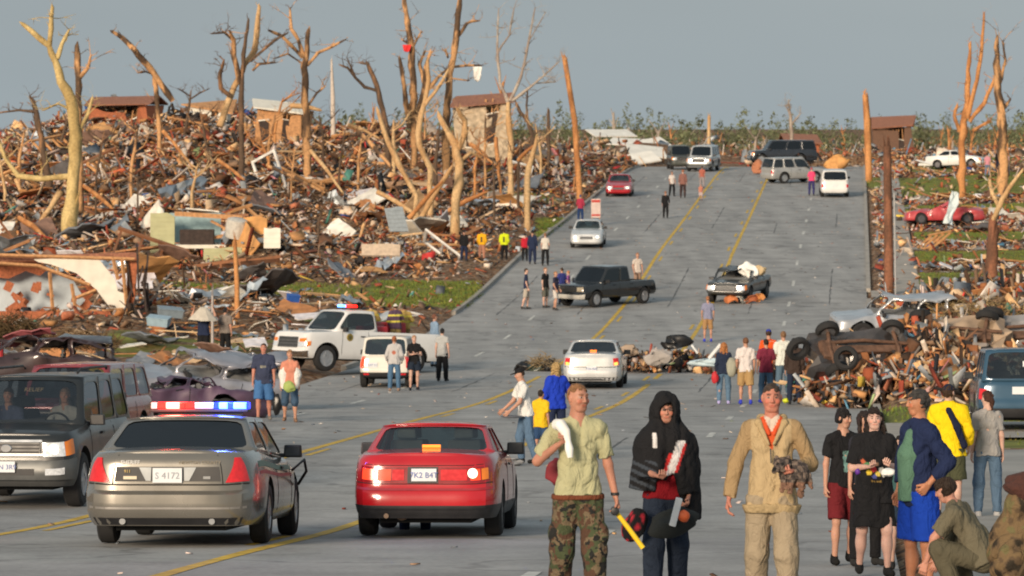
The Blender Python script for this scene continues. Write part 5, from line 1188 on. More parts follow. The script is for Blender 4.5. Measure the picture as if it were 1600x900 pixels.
b = MB(); b.box((0, -c.L / 2 + 1.1, 1.13), (.2, .05, .05)); b.build('brake_light', mat('orange_brake_light', (1.0, .22, .02)), rt)
place(rt, 927, 606, 4, ref=-1.45)
# --- black pickup crossing
c = pickup(5.2, 1.92, 1.78, 3.3, .37, paint('black_paint', (.022, .024, .026), .2, .2, .2), M_GLASSD, M_RIM, 1.08, 1.05, 1.25)
rt = basics(c, 'black_pickup', 'black extended-cab pickup angled to the left with a person standing at its bed', 'pickup truck', (.35,), wr=.78, door_us=[1.3, .1])
front_face(c, rt, (-.5, .5, .72, .92), (.54, .88, .74, .9), False, False, (.40, .62, mat('white_bumper', (.62, .60, .55), .4, .2)), hm=mat('dim_headlight', (.35, .30, .22), .2))
b = MB(); b.tube([Vector((-.7, -.55, 1.1)), Vector((-.66, -.5, 1.72)), Vector((.66, -.5, 1.72)), Vector((.7, -.55, 1.1))], .04, 8); b.build('roll_bar', M_BLK, rt, smooth=True)
place(rt, 946, 480, 222, d=184, ref=0); BPU = rt
# --- silver car coming, far left lane; far red car; far traffic
c = sedan(4.7, 1.78, 1.42, 2.7, .32, PM_SIL, M_GLASS, M_RIM, 1.0)
rt = basics(c, 'silver_car', 'small silver sedan facing the camera in the far left lane with lit headlights', 'car', (.5,), wr=.72); front_face(c, rt, (-.35, .35, .5, .62), (.42, .80, .52, .68), True, False)
place(rt, 917, 387, 184, ref=1.6)
c = sedan(4.7, 1.78, 1.42, 2.7, .32, PM_RED, M_GLASS, M_RIM, 1.0)
rt = basics(c, 'red_car', 'distant red sedan facing the camera beside the far left kerb', 'car', (.5,), wr=.72); front_face(c, rt, (-.35, .35, .5, .62), (.42, .80, .52, .68), True, False)
place(rt, 967, 307, 184, ref=1.6)
c = suv(5.0, 1.98, 1.95, 2.9, .40, paint('pale_silver_paint', (.5, .52, .53), .3, .3), M_GLASSD, M_RIM, 1.15, 1.12)
rt = basics(c, 'sport_utility_vehicle', 'silver sport utility vehicle facing the camera at the left of the road crest', 'SUV', (.3, .62), wr=.76); front_face(c, rt, (-.5, .5, .7, .95), (.54, .88, .74, .95), True, True, (.4, .62, M_BUMP))
place(rt, 1094, 264, 192, ref=1.6, d=312)
c = suv(4.1, 1.8, 1.85, 2.4, .38, paint('dark_olive_paint', (.06, .065, .055), .4, 0), M_GLASSD, M_STEEL, 1.12, 1.08)
rt = basics(c, 'jeep', 'dark boxy off-road car just left of the silver one at the crest', 'off-road car', (.3, .62), wr=.82); front_face(c, rt, (-.4, .4, .7, .95), (.5, .75, .74, .92), False)
place(rt, 1066, 264, 176, ref=1.6, d=316)
c = suv(5.4, 2.02, 1.95, 3.1, .42, paint('black_blue_paint', (.025, .03, .04), .25, .2), M_GLASSD, M_RIM, 1.2, 1.15)
rt = basics(c, 'sport_utility_vehicle', 'large black sport utility vehicle side-on at the crest behind the silver one', 'SUV', (.3, .62), wr=.76); front_face(c, rt, (-.5, .5, .7, .95), (.54, .88, .74, .95), False)
place(rt, 1222, 262, 262, d=322, ref=0, dz=.25)
c = suv(4.5, 1.85, 1.82, 2.6, .38, paint('silver_tan_paint', (.42, .42, .41), .3, .3), M_GLASSM, M_RIM, 1.1, 1.05)
rt = basics(c, 'sport_utility_vehicle', 'silver sport utility vehicle parked across the lane left of the white wagon', 'SUV', (.3, .62), wr=.78); front_face(c, rt, (-.5, .5, .7, .9), (.54, .84, .74, .9), False)
for sx in (-1, 1): c.patch('taillight', c.qx(sx * .70), c.qx(sx * .90), .5, .8, M_TAIL, rt, .012, 4, 3)
place(rt, 1238, 290, 62, d=292, ref=0)
c = suv(4.8, 1.92, 1.80, 2.8, .38, PM_WHT, M_GLASSD, M_RIM, 1.15, 1.1)
rt = basics(c, 'white_wagon', 'white wagon seen from behind parked at the far right kerb', 'wagon', (.3, .62), wr=.80)
for sx in (-1, 1): c.patch('taillight', c.qx(sx * .76), c.qx(sx * .92), .45, .7, M_TAIL, rt, .012, 4, 3)
c.plate(rt, 0, .8, -1, '', .02); place(rt, 1304, 308, 3, ref=-1.6)
# --- white sedan on the right bank
c = sedan(4.6, 1.78, 1.40, 2.65, .32, PM_WHT, M_GLASSD, M_STEEL, .98)
rt = basics(c, 'white_car', 'white sedan tilted on the right bank on the verge', 'car', (.5,), wr=.72); front_face(c, rt, (-.35, .35, .5, .62), (.42, .80, .52, .68), False)
place(rt, 1494, 262, 112, d=312, ref=0, roll=-.05)
b = MB(); b.box((0, 0, .3), (1.3, .9, .12), Matrix.Rotation(.25, 3, 'Y'), .8); b.box((.1, 0, .12), (1.0, .7, .2), None, .9); o = b.build('car_hood', PM_WHT, None, loc=(at(1443, 246, 310).x, 310, top(at(1443, 246, 310).x, 310) + .35), bevel=.03); tag(o, 'torn-off white car bonnet lying left of the white tilted sedan', 'car bonnet')
# --- blue SUV right
c = suv(4.7, 1.86, 1.74, 2.75, .37, paint('deep_blue_paint', (.035, .09, .15), .25, .2, .1), M_GLASSM, M_RIM, 1.10, 1.05, lower=M_BLK)
rt = basics(c, 'blue_vehicle', 'deep blue sport utility vehicle seen from behind at the right edge', 'SUV', (.3, .62), wr=.78)
for sx in (-1, 1): c.patch('taillight', c.qx(sx * .74), c.qx(sx * .91) + sx * .02, .50, .78, M_TAIL if sx < 0 else M_TAILON, rt, .012, 4, 3)
c.plate(rt, -.05, .88, -1, '', .02); c.patch('bumper', c.qx(-.9), c.qx(.9), .02, .26, M_BLK, rt, .05, 12, 2, th=.06)
b = MB(); b.box((.1, -c.L / 2 + .17, 1.42), (.16, .01, .12), Matrix.Rotation(-.3, 3, 'X')); b.build('window_sticker', M_PLATE, rt)
place(rt, 1594, 692, 4, d=84.5, ref=-1.4)

# ================================================================ WRECKS
def crush(root, amp=.12, sc=1.6, seed=0, squash=1.0, z0=.6, skip=('wheel', 'rim')):
    off = Vector((seed * 3.1, seed * 1.7, seed * .9))
    for o in [root] + list(root.children_recursive):
        if o.type != 'MESH' or o.name.split('.')[0] in skip or o.get('_cr'): continue
        o['_cr'] = 1; me = o.data
        for v in me.vertices:
            p = v.co; k = min(max((p.z - z0 + .5), 0), 1.2); nv = noise.noise_vector(p * sc + off) + noise.noise_vector(p * sc * 2.7 + off) * .4
            if p.z > z0: p.z = z0 + (p.z - z0) * squash
            v.co = p + Vector((nv.x, nv.y, nv.z * .9 - .25)) * amp * k
        me.update(); del o['_cr']
def strip_glass(root, frac=1.0):
    for o in list(root.children):
        if any(o.name.startswith(a) for a in ('side_window', 'rear_window', 'windshield')) and rnd.random() < frac: bpy.data.objects.remove(o)
# dark crushed pickup on the road
c = pickup(5.2, 1.95, 1.55, 3.2, .37, paint('scorched_black_paint', (.04, .042, .042), .55, .1, .5), M_GLASSD, M_STEEL, 1.05, 1.0, 1.6)
rt = basics(c, 'wrecked_pickup', 'crushed black pickup wreck with a white bundle on top in the right lanes', 'wrecked pickup', (.35,), wr=.78)
front_face(c, rt, (-.5, .5, .6, .8), (.54, .88, .62, .8), False, True); crush(rt, .32, 1.5, 3, .62, 1.35); strip_glass(rt, .8)
place(rt, 1155, 456, 197, d=187, ref=0); WRK = rt
for (dx, lab, w2, m2) in ((.9, 'white bundle of cloth slumped over the crushed black pickup', .68, 'white_cloth'), (1.85, 'pale tan bundle at the tail of the crushed black pickup', .45, 'tan_cloth')):
    bm = bmesh.new(); bmesh.ops.create_icosphere(bm, subdivisions=4, radius=.5)
    for v in bm.verts:
        nv = noise.noise_vector(v.co * 2.2 + Vector((dx, 0, 0))); v.co = Vector((v.co.x * 1.35 * w2, v.co.y * 1.1 * w2, v.co.z * .95 * w2)) + nv * .30 * w2
    me = bpy.data.meshes.new('cloth_bundle'); bm.to_mesh(me); bm.free(); me.polygons.foreach_set('use_smooth', np.ones(len(me.polygons), bool))
    o = link('cloth_bundle', me, mat(m2, (.8, .78, .72) if 'white' in m2 else (.5, .38, .22), .85), None, (rt.location.x - .1 + dx * .55, 186.4, rt.location.z + 1.35)); tag(o, lab, 'cloth bundle')
for i, (ox, oz, col) in enumerate(((-.5, .12, (.55, .18, .06)), (.0, .1, (.5, .48, .42)), (.75, .2, (.6, .25, .08)), (.4, .1, (.4, .12, .05)))):
    m = crumple(5, 4, .6, .4, .2, .03); o = m.build('torn_panel', mat(f'torn{i}', col, .7), None, loc=(rt.location.x + ox, 184.6, rt.location.z + oz)); o.rotation_euler = (.7, .2 * i, i); tag(o, ('orange torn strip below the left of the crushed black pickup', 'grey torn strip under the crushed black pickup', 'orange torn strip hanging at the right of the crushed black pickup', 'small brown torn strip below the crushed black pickup')[i], 'torn panel')
# silver wreck at the left roadside
c = suv(4.6, 1.85, 1.62, 2.7, .36, paint('dull_lilac_silver', (.33, .33, .37), .4, .4, .2), M_GLASSD, M_STEEL, 1.0, .95)
rt = basics(c, 'wrecked_car', 'crumpled silver car wreck behind the police light bar at the left roadside', 'wrecked car', (.3, .62), wr=.80); crush(rt, .26, 1.3, 5, .8, .9); strip_glass(rt, 1)
place(rt, 318, 640, 250, d=107, ref=0, dz=.0, roll=-.14)
c = sedan(4.6, 1.78, 1.3, 2.65, .33, paint('strobe_tinted_metal', (.07, .035, .07), .5, .1, .4), M_GLASSD, M_STEEL, .9)  # purple shade under the strobe lights put into the wreck's paint colour
rt = basics(c, 'wrecked_car', 'crushed dark red car wreck beneath and in front of the silver wreck', 'wrecked car', (.5,), wr=.74); crush(rt, .3, 1.6, 8, .6, .8); strip_glass(rt, 1)
place(rt, 268, 655, 262, d=99.5, ref=0, dz=-.22, roll=.05)
c = suv(4.8, 1.86, 1.66, 2.8, .37, paint('scorched_black_red', (.035, .018, .02), .5, .1, .6), M_GLASSD, M_STEEL, 1.05, 1.0)
rt = basics(c, 'wrecked_car', 'battered red and black car wreck above the charcoal vehicle at the left edge', 'wrecked car', (.3, .62), wr=.80); crush(rt, .3, 1.4, 12, .8, .9); strip_glass(rt, 1)
place(rt, 38, 600, 262, d=106, ref=0, dz=.25, roll=.08)
b = MB(); b.tube([Vector((0, 0, 0)), Vector((-.12, 0, .3)), Vector((-.16, 0, .62)), Vector((-.05, .1, .75))], .07, 8); b.build('bent_pillar', mat('crushed_red_pillar', (.40, .03, .04), .5), rt, loc=(.9, .6, .75))
b = crumple(6, 4, 1.3, .5, .2, .03); o = b.build('torn_roof_skin', mat('dusty_pink_panel', (.30, .08, .09), .6), rt, loc=(.3, -.1, 1.55)); o.rotation_euler = (.3, .2, 1.4)
# pink-red wreck on the right lawn
c = sedan(4.6, 1.78, 1.3, 2.65, .33, paint('faded_pink_red', (.50, .06, .07), .5, 0, .3), M_GLASSD, M_STEEL, .92)
rt = basics(c, 'wrecked_car', 'flattened red car wreck on the right lawn beside the pale forked tree', 'wrecked car', (.5,), wr=.74); crush(rt, .32, 1.5, 21, .8, .8); strip_glass(rt, 1)
place(rt, 1475, 352, 268, d=236, ref=0, dz=.15, roll=.1)
b = crumple(5, 7, .5, 2.0, .3, .02); o = b.build('sheet_metal_strip', mat('pale_blue_white_sheet', (.62, .70, .72), .5), None, loc=at(1487, 325, 233.5)); o.rotation_euler = (1.3, .35, .2); tag(o, 'tall twisted pale blue sheet standing against the red wreck', 'metal sheet')
# wrecks in the right pile
c = suv(4.7, 1.82, 1.62, 2.75, .37, paint('silver_grey_wreck', (.42, .44, .47), .35, .4, .2), M_GLASSD, M_STEEL, 1.0, .95)
rt = basics(c, 'wrecked_car', 'silver estate car wreck on top of the heap at the right kerb', 'wrecked car', (.3, .62), wr=.80); crush(rt, .16, 1.4, 30, .95, .9); strip_glass(rt, 1)
rt.matrix_world = Matrix.Translation((11.25, 117.6, -6.15)) @ Matrix.Rotation(R(-264), 4, 'Z') @ Matrix.Rotation(-.08, 4, 'Y') @ Matrix.Scale(.9, 4)
def under_wreck(label, px, py, d, rz, m, tilt, L=4.4, W=1.75):
    """a car lying on its roof or side: its belly, axles, exhaust and wheels in view"""
    root = empty('overturned_car', at(px, py, d), 0, label, 'overturned car')
    root.rotation_euler = (tilt, 0, rz); bm_ = crumple(12, 7, L, W, .25, .35); bm_.build('floor_pan', m, root)
    f = MB(); f.box((-L * .34, 0, .38), (.5, W * .5, .22), Matrix.Rotation(.1, 3, 'Y'), .8); f.box((0, 0, .42), (L * .7, .22, .10)); f.tube([Vector((-L * .4, .2, .45)), Vector((0, .25, .5)), Vector((L * .45, .15, .45))], .05, 8); f.build('drivetrain', mat('rusty_steel', (.16, .09, .06), .8, .4, var=.4), root)
    for x in (-L * .31, L * .31):
        a = MB(); a.tube([Vector((x, -W * .44, .42)), Vector((x + rnd.uniform(-.1, .1), 0, .5)), Vector((x, W * .44, .42))], .055, 8); a.build('axle', mat('rusty_steel'
, (.16, .09, .06)), root)
        for y in (-W * .48, W * .48):
            t = MB(); t.lathe([(-.1, .2), (-.11, .29), (-.06, .33), (.06, .33), (.11, .29), (.1, .2)], 'y', (0, 0, 0), 26, closed=True); wh = t.build('wheel', M_TYRE, root, smooth=True, loc=(x, y, .42)); wh.rotation_euler = (rnd.uniform(-.2, .2), 0, rnd.uniform(-.25, .25))
            r_ = MB(); r_.lathe([(-.09, .2), (-.02, .18), (.02, .06), (.03, .02)], 'y', (0, 0, 0), 20); r_.lathe([(.09, .2), (.02, .18), (-.02, .06)], 'y', (0, 0, 0), 20); r_.build('rim', M_RIM, wh, smooth=True)
    return root
M_W1 = paint('grimy_tan_metal', (.30, .22, .15), .6, .2, .5); M_W2 = paint('grimy_black_metal', (.05, .045, .045), .6, .2, .5); M_W3 = paint('grimy_grey_metal', (.25, .24, .24), .6, .3, .4)
under_wreck('overturned black car on the left slope of the heap with wheels showing', 1345, 560, 111.2, R(14), M_W2, R(52), 3.0, 1.35)
under_wreck('overturned tan car in the middle of the heap with two wheels facing out', 1490, 540, 114.5, R(-8), M_W1, R(50), 3.0, 1.4)
under_wreck('overturned grey car at the right end of the heap at the frame edge', 1600, 535, 115, R(10), M_W3, R(58), 3.0, 1.4)
M_HAY = attr_mat('dry_brush', .9, 3, .2, 0)
def brush(label, px, py, d, w_, h_, cc, n=500):
    p0 = at(px, py, d); V = []; F = []; C = []
    for i in range(n):
        a = rnd.uniform(0, 6.28); r = rnd.random() ** .5; p = Vector((math.cos(a) * r * w_, math.sin(a) * r * w_ * .6, rnd.uniform(0, h_) * (1 - r * .6))); dv = Vector((rnd.uniform(-1, 1), rnd.uniform(-1, 1), rnd.uniform(-.4, .7))).normalized() * rnd.uniform(.15, .5); k = len(V)
        wv = Vector((rnd.uniform(-1, 1), rnd.uniform(-1, 1), rnd.uniform(-1, 1))).normalized() * .018
        V += [p - wv, p + wv, p + dv]; F.append((k, k + 1, k + 2)); g = rnd.uniform(.7, 1.2); C += [(cc[0] * g, cc[1] * g, cc[2] * g)] * 3
    o = link('brush_clump', mesh_np('brush_clump', np.array([tuple(v) for v in V]), np.array(F), np.array(C)), M_HAY, None, (p0.x, d, p0.z)); tag(o, label, 'brush')
brush('matted tan brush draped over the wrecks at the right of the heap', 1535, 500, 117, 1.5, .8, (.36, .26, .13), 2200)
brush('dark brush clump at the left edge above the wrecked car', 22, 535, 108, .8, .9, (.10, .065, .03), 1200)
brush('brown brush clump behind the left wreck', 120, 545, 112, 1.2, .6, (.16, .10, .05), 1200)
brush('tan brush on the small heap left of the silver-white sedan', 850, 572, 139, .5, .5, (.30, .22, .12), 300)
# dark tangle and scraps on the road heap
def lump(label, px, py, d, sx, sy, sz, m, seed, name='scrap_bundle', cat='scrap', amp=.35):
    bm = bmesh.new(); bmesh.ops.create_icosphere(bm, subdivisions=3, radius=.5)
    for v in bm.verts:
        nv = noise.noise_vector(v.co * 2.6 + Vector((seed, 0, seed * .5))); v.co = Vector((v.co.x * sx, v.co.y * sy, v.co.z * sz)) + Vector((nv.x * sx, nv.y * sy, nv.z * sz)) * amp
    me = bpy.data.meshes.new(name); bm.to_mesh(me); bm.free(); me.polygons.foreach_set('use_smooth', np.ones(len(me.polygons), bool)); o = link(name, me, m, None, at(px, py, d)); tag(o, label, cat); return o
M_BAG = mat('black_plastic_bag', (.012, .012, .013), .35)
lump('black crumpled plastic on top of the road heap', 1056, 534, 137.3, .9, .5, .42, M_BAG, 3)
lump('black rubbish bag on the road left of the silver-white sedan', 818, 574, 139.5, .55, .4, .4, M_BAG, 5, 'rubbish_bag', 'bag')
lump('dark green rubbish bag beside the black one left of the sedan', 838, 575, 139.2, .5, .4, .35, mat('dark_green_bag', (.02, .04, .03), .4), 7, 'rubbish_bag', 'bag')
lump('black lump nearest the silver-white sedan', 858, 573, 139, .5, .4, .5, M_BAG, 9, 'rubbish_bag', 'bag')
lump('pale blue crumpled sheet at the right end of the road heap', 1108, 566, 136, 1.1, .5, .25, mat('pale_blue_sheet', (.50, .62, .68), .6), 11)
lump('grey flat cushion leaning in the road heap', 1030, 558, 136.2, .75, .2, .55, mat('grey_cushion', (.36, .33, .31), .9), 14)
b = MB(); b.tube([Vector((0, 0, 0)), Vector((.32, 0, .38))], .05, 6); o = b.build('white_plank', mat('white_plank_paint', (.72, .74, .74), .6), None, loc=at(1108, 560, 135)); o.scale = (1.2, 1, 1.2); tag(o, 'short white plank sticking up at the right end of the road heap', 'plank')
b = MB(); b.tube([Vector((0, 0, 0)), Vector((-.2, .0, .28))], .04, 6); o = b.build('white_plank', mat('white_plank_paint'
, (.72, .74, .74)), None, loc=at(1090, 552, 135.5)); tag(o, 'short blue-white plank leaning left in the road heap', 'plank')
lump('burnt tan upholstery lump at the left end of the road heap', 985, 548, 137.5, .6, .4, .4, mat('tan_upholstery', (.40, .30, .22), .9), 17)
lump('big reddish brown upholstered lump by the black vehicle at the crest', 1189, 262, 306, 1.2, .9, 1.0, mat('red_brown_upholstery', (.42, .17, .09), .9), 19)
lump('large orange-brown sheet ball behind the white wagon', 1308, 255, 318, 1.8, 1.0, 1.3, mat('orange_plywood', (.60, .30, .10)), 23)
lump('yellow crumpled tarp beside the maroon vehicle roof', 178, 578, 88, .9, .4, .25, mat('yellow_tarp', (.80, .58, .04), .6), 25, 'yellow_tarp', 'tarp')
# blue tote etc. on the left bank
for (px, py, d, sx, m_, lab, rz) in [(457, 472, 178, .5, mat('blue_tub', (.03, .11, .42), .5), 'bright blue plastic tub on the bank above the white pickup', .3), (248, 508, 160, .8, mat('light_blue_box', (.30, .42, .50), .5), 'pale blue storage box in the rubble right of the ruined house', -.2), (265, 494, 164, .9, mat('steel_blue_box', (.22, .28, .33), .5), 'steel-blue storage box just behind the pale blue one', .3)]:
    b = MB(); b.box((0, 0, .15), (sx, sx * .6, .3), None, 1.08); b.box((0, 0, .32), (sx * 1.12, sx * .7, .04)); p = at(px, py, d); o = b.build('storage_box', m_, None, loc=(p.x, d, p.z)); o.rotation_euler = (.2, .1, rz); tag(o, lab, 'storage box')
# white umbrella-like canopy over the man at the left, flag panel on the road
for px, py, lab in ((931, 330, 'white and red upright sign board on the far left lane'),):
    d = dist_of(352); p = at(px, 352, d); rt = empty('sign_board', (p.x, d, -H(d)), 0, lab, 'sign'); b = MB(); b.box((0, 0, 1.0), (.55, .06, 1.1)); b.build('panel', mat('pinkish_white_board', (.75, .58, .52), .6), rt)
    b = MB(); b.box((0, -.035, 1.42), (.5, .02, .14)); b.box((0, -.035, .6), (.5, .02, .10)); b.build('red_band', mat('sign_red', (.6, .05, .04), .6), rt)
    for sx in (-.22, .22): b = MB(); b.box((sx, 0, .24), (.04, .05, .48)); b.build('leg', M_STUD, rt)
# loose tyres in the heap
TY = [(1247, 545, 110.5), (1446, 548, 113.8), (1322, 560, 109.5), (1510, 575, 114)]
for i, (px, py, d) in enumerate(TY):
    b = MB(); b.lathe([(-.1, .2), (-.11, .29), (-.06, .34), (.06, .34), (.11, .29), (.1, .2)], 'y', (0, 0, 0), 28, closed=True); o = b.build('loose_tyre', M_TYRE, None, smooth=True, loc=at(px, py, d)); o.rotation_euler = (rnd.uniform(-.3, .5), rnd.uniform(-.3, .3), rnd.uniform(-.5, .5))
    tag(o, ('black tyre at the left foot of the heap behind the crowd', 'black tyre sunk in the heap below the silver wreck', 'black tyre low on the left of the heap', 'black tyre low on the right of the heap')[i], 'tyre')
# ================================================================ PEOPLE  (grown as one smooth surface from blended limbs)
bpy.context.view_layer.update()
def nrmz(v): v = np.asarray(v, float); return v / (np.linalg.norm(v) + 1e-9)
class Field:
    def __init__(s, lo, hi, vx):
        s.lo = np.array(lo, float); s.vx = vx; s.n = np.maximum(np.ceil((np.array(hi) - s.lo) / vx).astype(int) + 1, 4)
        s.D = np.full(s.n, 1.0, np.float32)
        s.ax = [(s.lo[i] + np.arange(s.n[i]) * vx).astype(np.float32) for i in range(3)]
    def sub(s, lo, hi):
        i0 = np.clip(((np.array(lo) - s.lo) / s.vx).astype(int), 0, s.n - 1); i1 = np.clip(((np.array(hi) - s.lo) / s.vx).astype(int) + 2, 1, s.n)
        sl = tuple(slice(a, b) for a, b in zip(i0, i1)); return sl, np.meshgrid(s.ax[0][sl[0]], s.ax[1][sl[1]], s.ax[2][sl[2]], indexing='ij')
    def comb(s, sl, d, k, op):
        A = s.D[sl]
        if op == 'u':
            if k > 0: h = np.clip(.5 + .5 * (A - d) / k, 0, 1); s.D[sl] = A * (1 - h) + d * h - k * h * (1 - h)
            else: s.D[sl] = np.minimum(A, d)
        elif op == 's': 
            d = -d
            if k > 0: h = np.clip(.5 - .5 * (A - d) / k, 0, 1); s.D[sl] = A * (1 - h) + d * h + k * h * (1 - h)
            else: s.D[sl] = np.maximum(A, d)
    def cone(s, a, b, ra, rb, k=.02, cut=0, op='u', flat=None):
        a = np.asarray(a, float); b = np.asarray(b, float); m = max(ra, rb) + k + s.vx * 3
        sl, (X, Y, Z) = s.sub(np.minimum(a, b) - m, np.maximum(a, b) + m); ab = b - a; L2 = ab @ ab + 1e-12
        t = ((X - a[0]) * ab[0] + (Y - a[1]) * ab[1] + (Z - a[2]) * ab[2]) / L2; tc_ = np.clip(t, 0, 1)
        dx, dy, dz = X - a[0] - ab[0] * tc_, Y - a[1] - ab[1] * tc_, Z - a[2] - ab[2] * tc_
        d = np.sqrt(dx * dx + dy * dy + dz * dz) - (ra + (rb - ra) * tc_)
        if cut: L = math.sqrt(L2); d = np.maximum(d, (t - 1) * L)
        if cut == 2: d = np.maximum(d, -t * L)
        s.comb(sl, d, k, op)
    def ell(s, c, r, k=.02, op='u', rot=None):
        c = np.asarray(c, float); r = np.asarray(r, float); m = r.max() + k + s.vx * 3
        sl, (X, Y, Z) = s.sub(c - m, c + m); P = np.stack([X - c[0], Y - c[1], Z - c[2]], -1)
        if rot is not None: P = P @ rot
        q = P / r; ln = np.sqrt((q * q).sum(-1)) + 1e-6; g = np.sqrt(((q / r) ** 2).sum(-1)) + 1e-6
        s.comb(sl, ln * (ln - 1) / g, k, op)
    def noise(s, amp, f, seed=0):
        X, Y, Z = np.meshgrid(*s.ax, indexing='ij', sparse=True); r = np.random.RandomState(seed)
        w_ = 0
        for i in range(4):
            d = nrmz(r.normal(size=3) * (1, 1, .45)) * f * (1 + .55 * i); ph = r.uniform(0, 6, 3)
            a_ = np.sin(d[0] * X + d[1] * Y + d[2] * Z + 1.8 * np.sin(X * f * .45 + ph[0]) + 1.5 * np.sin(Z * f * .36 + ph[1]) + ph[2]); w_ = w_ + (a_ if f > 60 else 1.75 - 2.2 * np.sqrt(np.abs(a_) + .02)) / (1 + .5 * i)
        s.D = s.D + (w_ * amp * .5).astype(np.float32)
    def mesh(s):
        D = s.D; D[0] = D[-1] = 1; D[:, 0] = D[:, -1] = 1; D[:, :, 0] = D[:, :, -1] = 1; ins = D < 0; n = np.array(D.shape) - 1
        corner = [(i, j, k) for i in (0, 1) for j in (0, 1) for k in (0, 1)]
        c = {q: ins[q[0]:q[0] + n[0], q[1]:q[1] + n[1], q[2]:q[2] + n[2]] for q in corner}
        cnt = sum(v.astype(np.int8) for v in c.values()); act = (cnt > 0) & (cnt < 8); I = np.argwhere(act)
        if len(I) == 0: return np.zeros((0, 3)), np.zeros((0, 4), int)
        idx = -np.ones(tuple(n), np.int64); idx[act] = np.arange(len(I)); acc = np.zeros((len(I), 3)); num = np.zeros(len(I))
        val = {q: D[I[:, 0] + q[0], I[:, 1] + q[1], I[:, 2] + q[2]] for q in corner}
        for a in corner:
            for ax in range(3):
                if a[ax] == 0:
                    b = list(a); b[ax] = 1; b = tuple(b); va, vb = val[a], val[b]; m = (va < 0) != (vb < 0); t = np.where(m, va / np.where(m, va - vb, 1), 0)
                    p = np.array(a, float)[None].repeat(len(I), 0); p[:, ax] += t; acc += p * m[:, None]; num += m
        V = (I + acc / num[:, None]) * s.vx + s.lo; Q = []
        for ax in range(3):
            u, v = (ax + 1) % 3, (ax + 2) % 3; sa = [slice(1, n[0]), slice(1, n[1]), slice(1, n[2])]; sa[ax] = slice(0, n[ax]); sb = list(sa); sb[ax] = slice(1, n[ax] + 1)
            A, B = ins[tuple(sa)], ins[tuple(sb)]; E = np.argwhere(A != B)
            if len(E) == 0: continue
            base = E + np.array([0 if q == ax else 1 for q in range(3)]); fl = A[tuple(E.T)]
            def g(du, dv): r_ = base.copy(); r_[:, u] -= du; r_[:, v] -= dv; return idx[tuple(r_.T)]
            q4 = np.stack([g(1, 1), g(0, 1), g(0, 0), g(1, 0)], -1); q4[~fl] = q4[~fl][:, ::-1]; Q.append(q4)
        Q = np.concatenate(Q); return V, Q[(Q >= 0).all(1)]
def smesh(name, parts, m, parent, colf=None):
    V = []; F = []; n = 0
    for (v, f) in parts:
        if len(v): V.append(v); F.append(f + n); n += len(v)
    V = np.concatenate(V); F = np.concatenate(F); C = colf(V) if colf else None
    return link(name, mesh_np(name, V, F, C, smooth=True), m, parent)
M_SKIN = attr_mat('skin', .55, 30, .06, .05, .4); M_SKIN.node_tree.nodes['Principled BSDF'].inputs['Subsurface Weight'].default_value = .08
M_FAB = attr_mat('fabric', .88, 260, .05, .12, .2); 
def wrinkle(m, sc=7.0, dist=.03, st=.55, stretch=(1, 1, .55), col=.16):
    n = m.node_tree.nodes; l = m.node_tree.links; b = n['Principled BSDF']; t = n.new('ShaderNodeTexCoord'); mp_ = n.new('ShaderNodeMapping'); mp_.inputs['Scale'].default_value = stretch; l.new(t.outputs['Object'], mp_.inputs['Vector'])
    x = n.new('ShaderNodeTexNoise'); x.inputs['Scale'].default_value = sc; x.inputs['Detail'].default_value = 4; x.inputs['Distortion'].default_value = 1.6; l.new(mp_.outputs['Vector'], x.inputs['Vector'])
    a = n.new('ShaderNodeMath'); a.operation = 'SUBTRACT'; a.inputs[1].default_value = .5; l.new(x.outputs['Fac'], a.inputs[0]); a2 = n.new('ShaderNodeMath'); a2.operation = 'ABSOLUTE'; l.new(a.outputs[0], a2.inputs[0])
    bp = n.new('ShaderNodeBump'); bp.inputs['Strength'].default_value = st; bp.inputs['Distance'].default_value = dist * 4; l.new(a2.outputs[0], bp.inputs['Height'])
    old = [q for q in n if q.type == 'BUMP' and q != bp]
    if old: l.new(old[0].outputs['Normal'], bp.inputs['Normal'])
    l.new(bp.outputs['Normal'], b.inputs['Normal'])
M_HAIR = attr_mat('hair', .6, 45, .35, .5, .3)
wrinkle(M_FAB); wrinkle(M_HAIR, 30, .012, .8, (1, 1, .15)); wrinkle(M_SKIN, 22, .002, .35, (1, 1, 1))
def camo_mat():
    m = mat('woodland_camouflage', (.1, .1, .05), .9, var=.1, scale=60, bump=.2); n = m.node_tree.nodes; l = m.node_tree.links; v = [q for q in n if q.type == 'VECT_MATH'][0]; t = n.new('ShaderNodeTexCoord'); prev = None
    for i, (c, th, sc) in enumerate([((.15, .11, .065), None, 0), ((.055, .07, .03), .50, 11), ((.085, .042, .024), .52, 14), ((.012, .012, .011), .575, 17)]):
        if th is None: prev = n.new('ShaderNodeRGB'); prev.outputs[0].default_value = (*c, 1); prev = prev.outputs[0]; continue
        mp_ = n.new('ShaderNodeMapping'); mp_.inputs['Location'].default_value = (i * 7, i * 3, 0); l.new(t.outputs['Object'], mp_.inputs['Vector']); x = n.new('ShaderNodeTexNoise'); x.inputs['Scale'].default_value = sc; x.inputs['Detail'].default_value = 4; l.new(mp_.outputs['Vector'], x.inputs['Vector'])
        g = n.new('ShaderNodeMath'); g.operation = 'GREATER_THAN'; g.inputs[1].default_value = th; l.new(x.outputs['Fac'], g.inputs[0]); mi = n.new('ShaderNodeMix'); mi.data_type = 'RGBA'; l.new(g.outputs[0], mi.inputs[0]); l.new(prev, mi.inputs[6]); mi.inputs[7].default_value = (*c, 1); prev = mi.outputs[2]
    l.new(prev, v.inputs[0]); return m
M_CAMO = camo_mat(); wrinkle(M_CAMO)
SK = (.50, .27, .19); SKP = (.58, .36, .28); SKT = (.42, .21, .13)
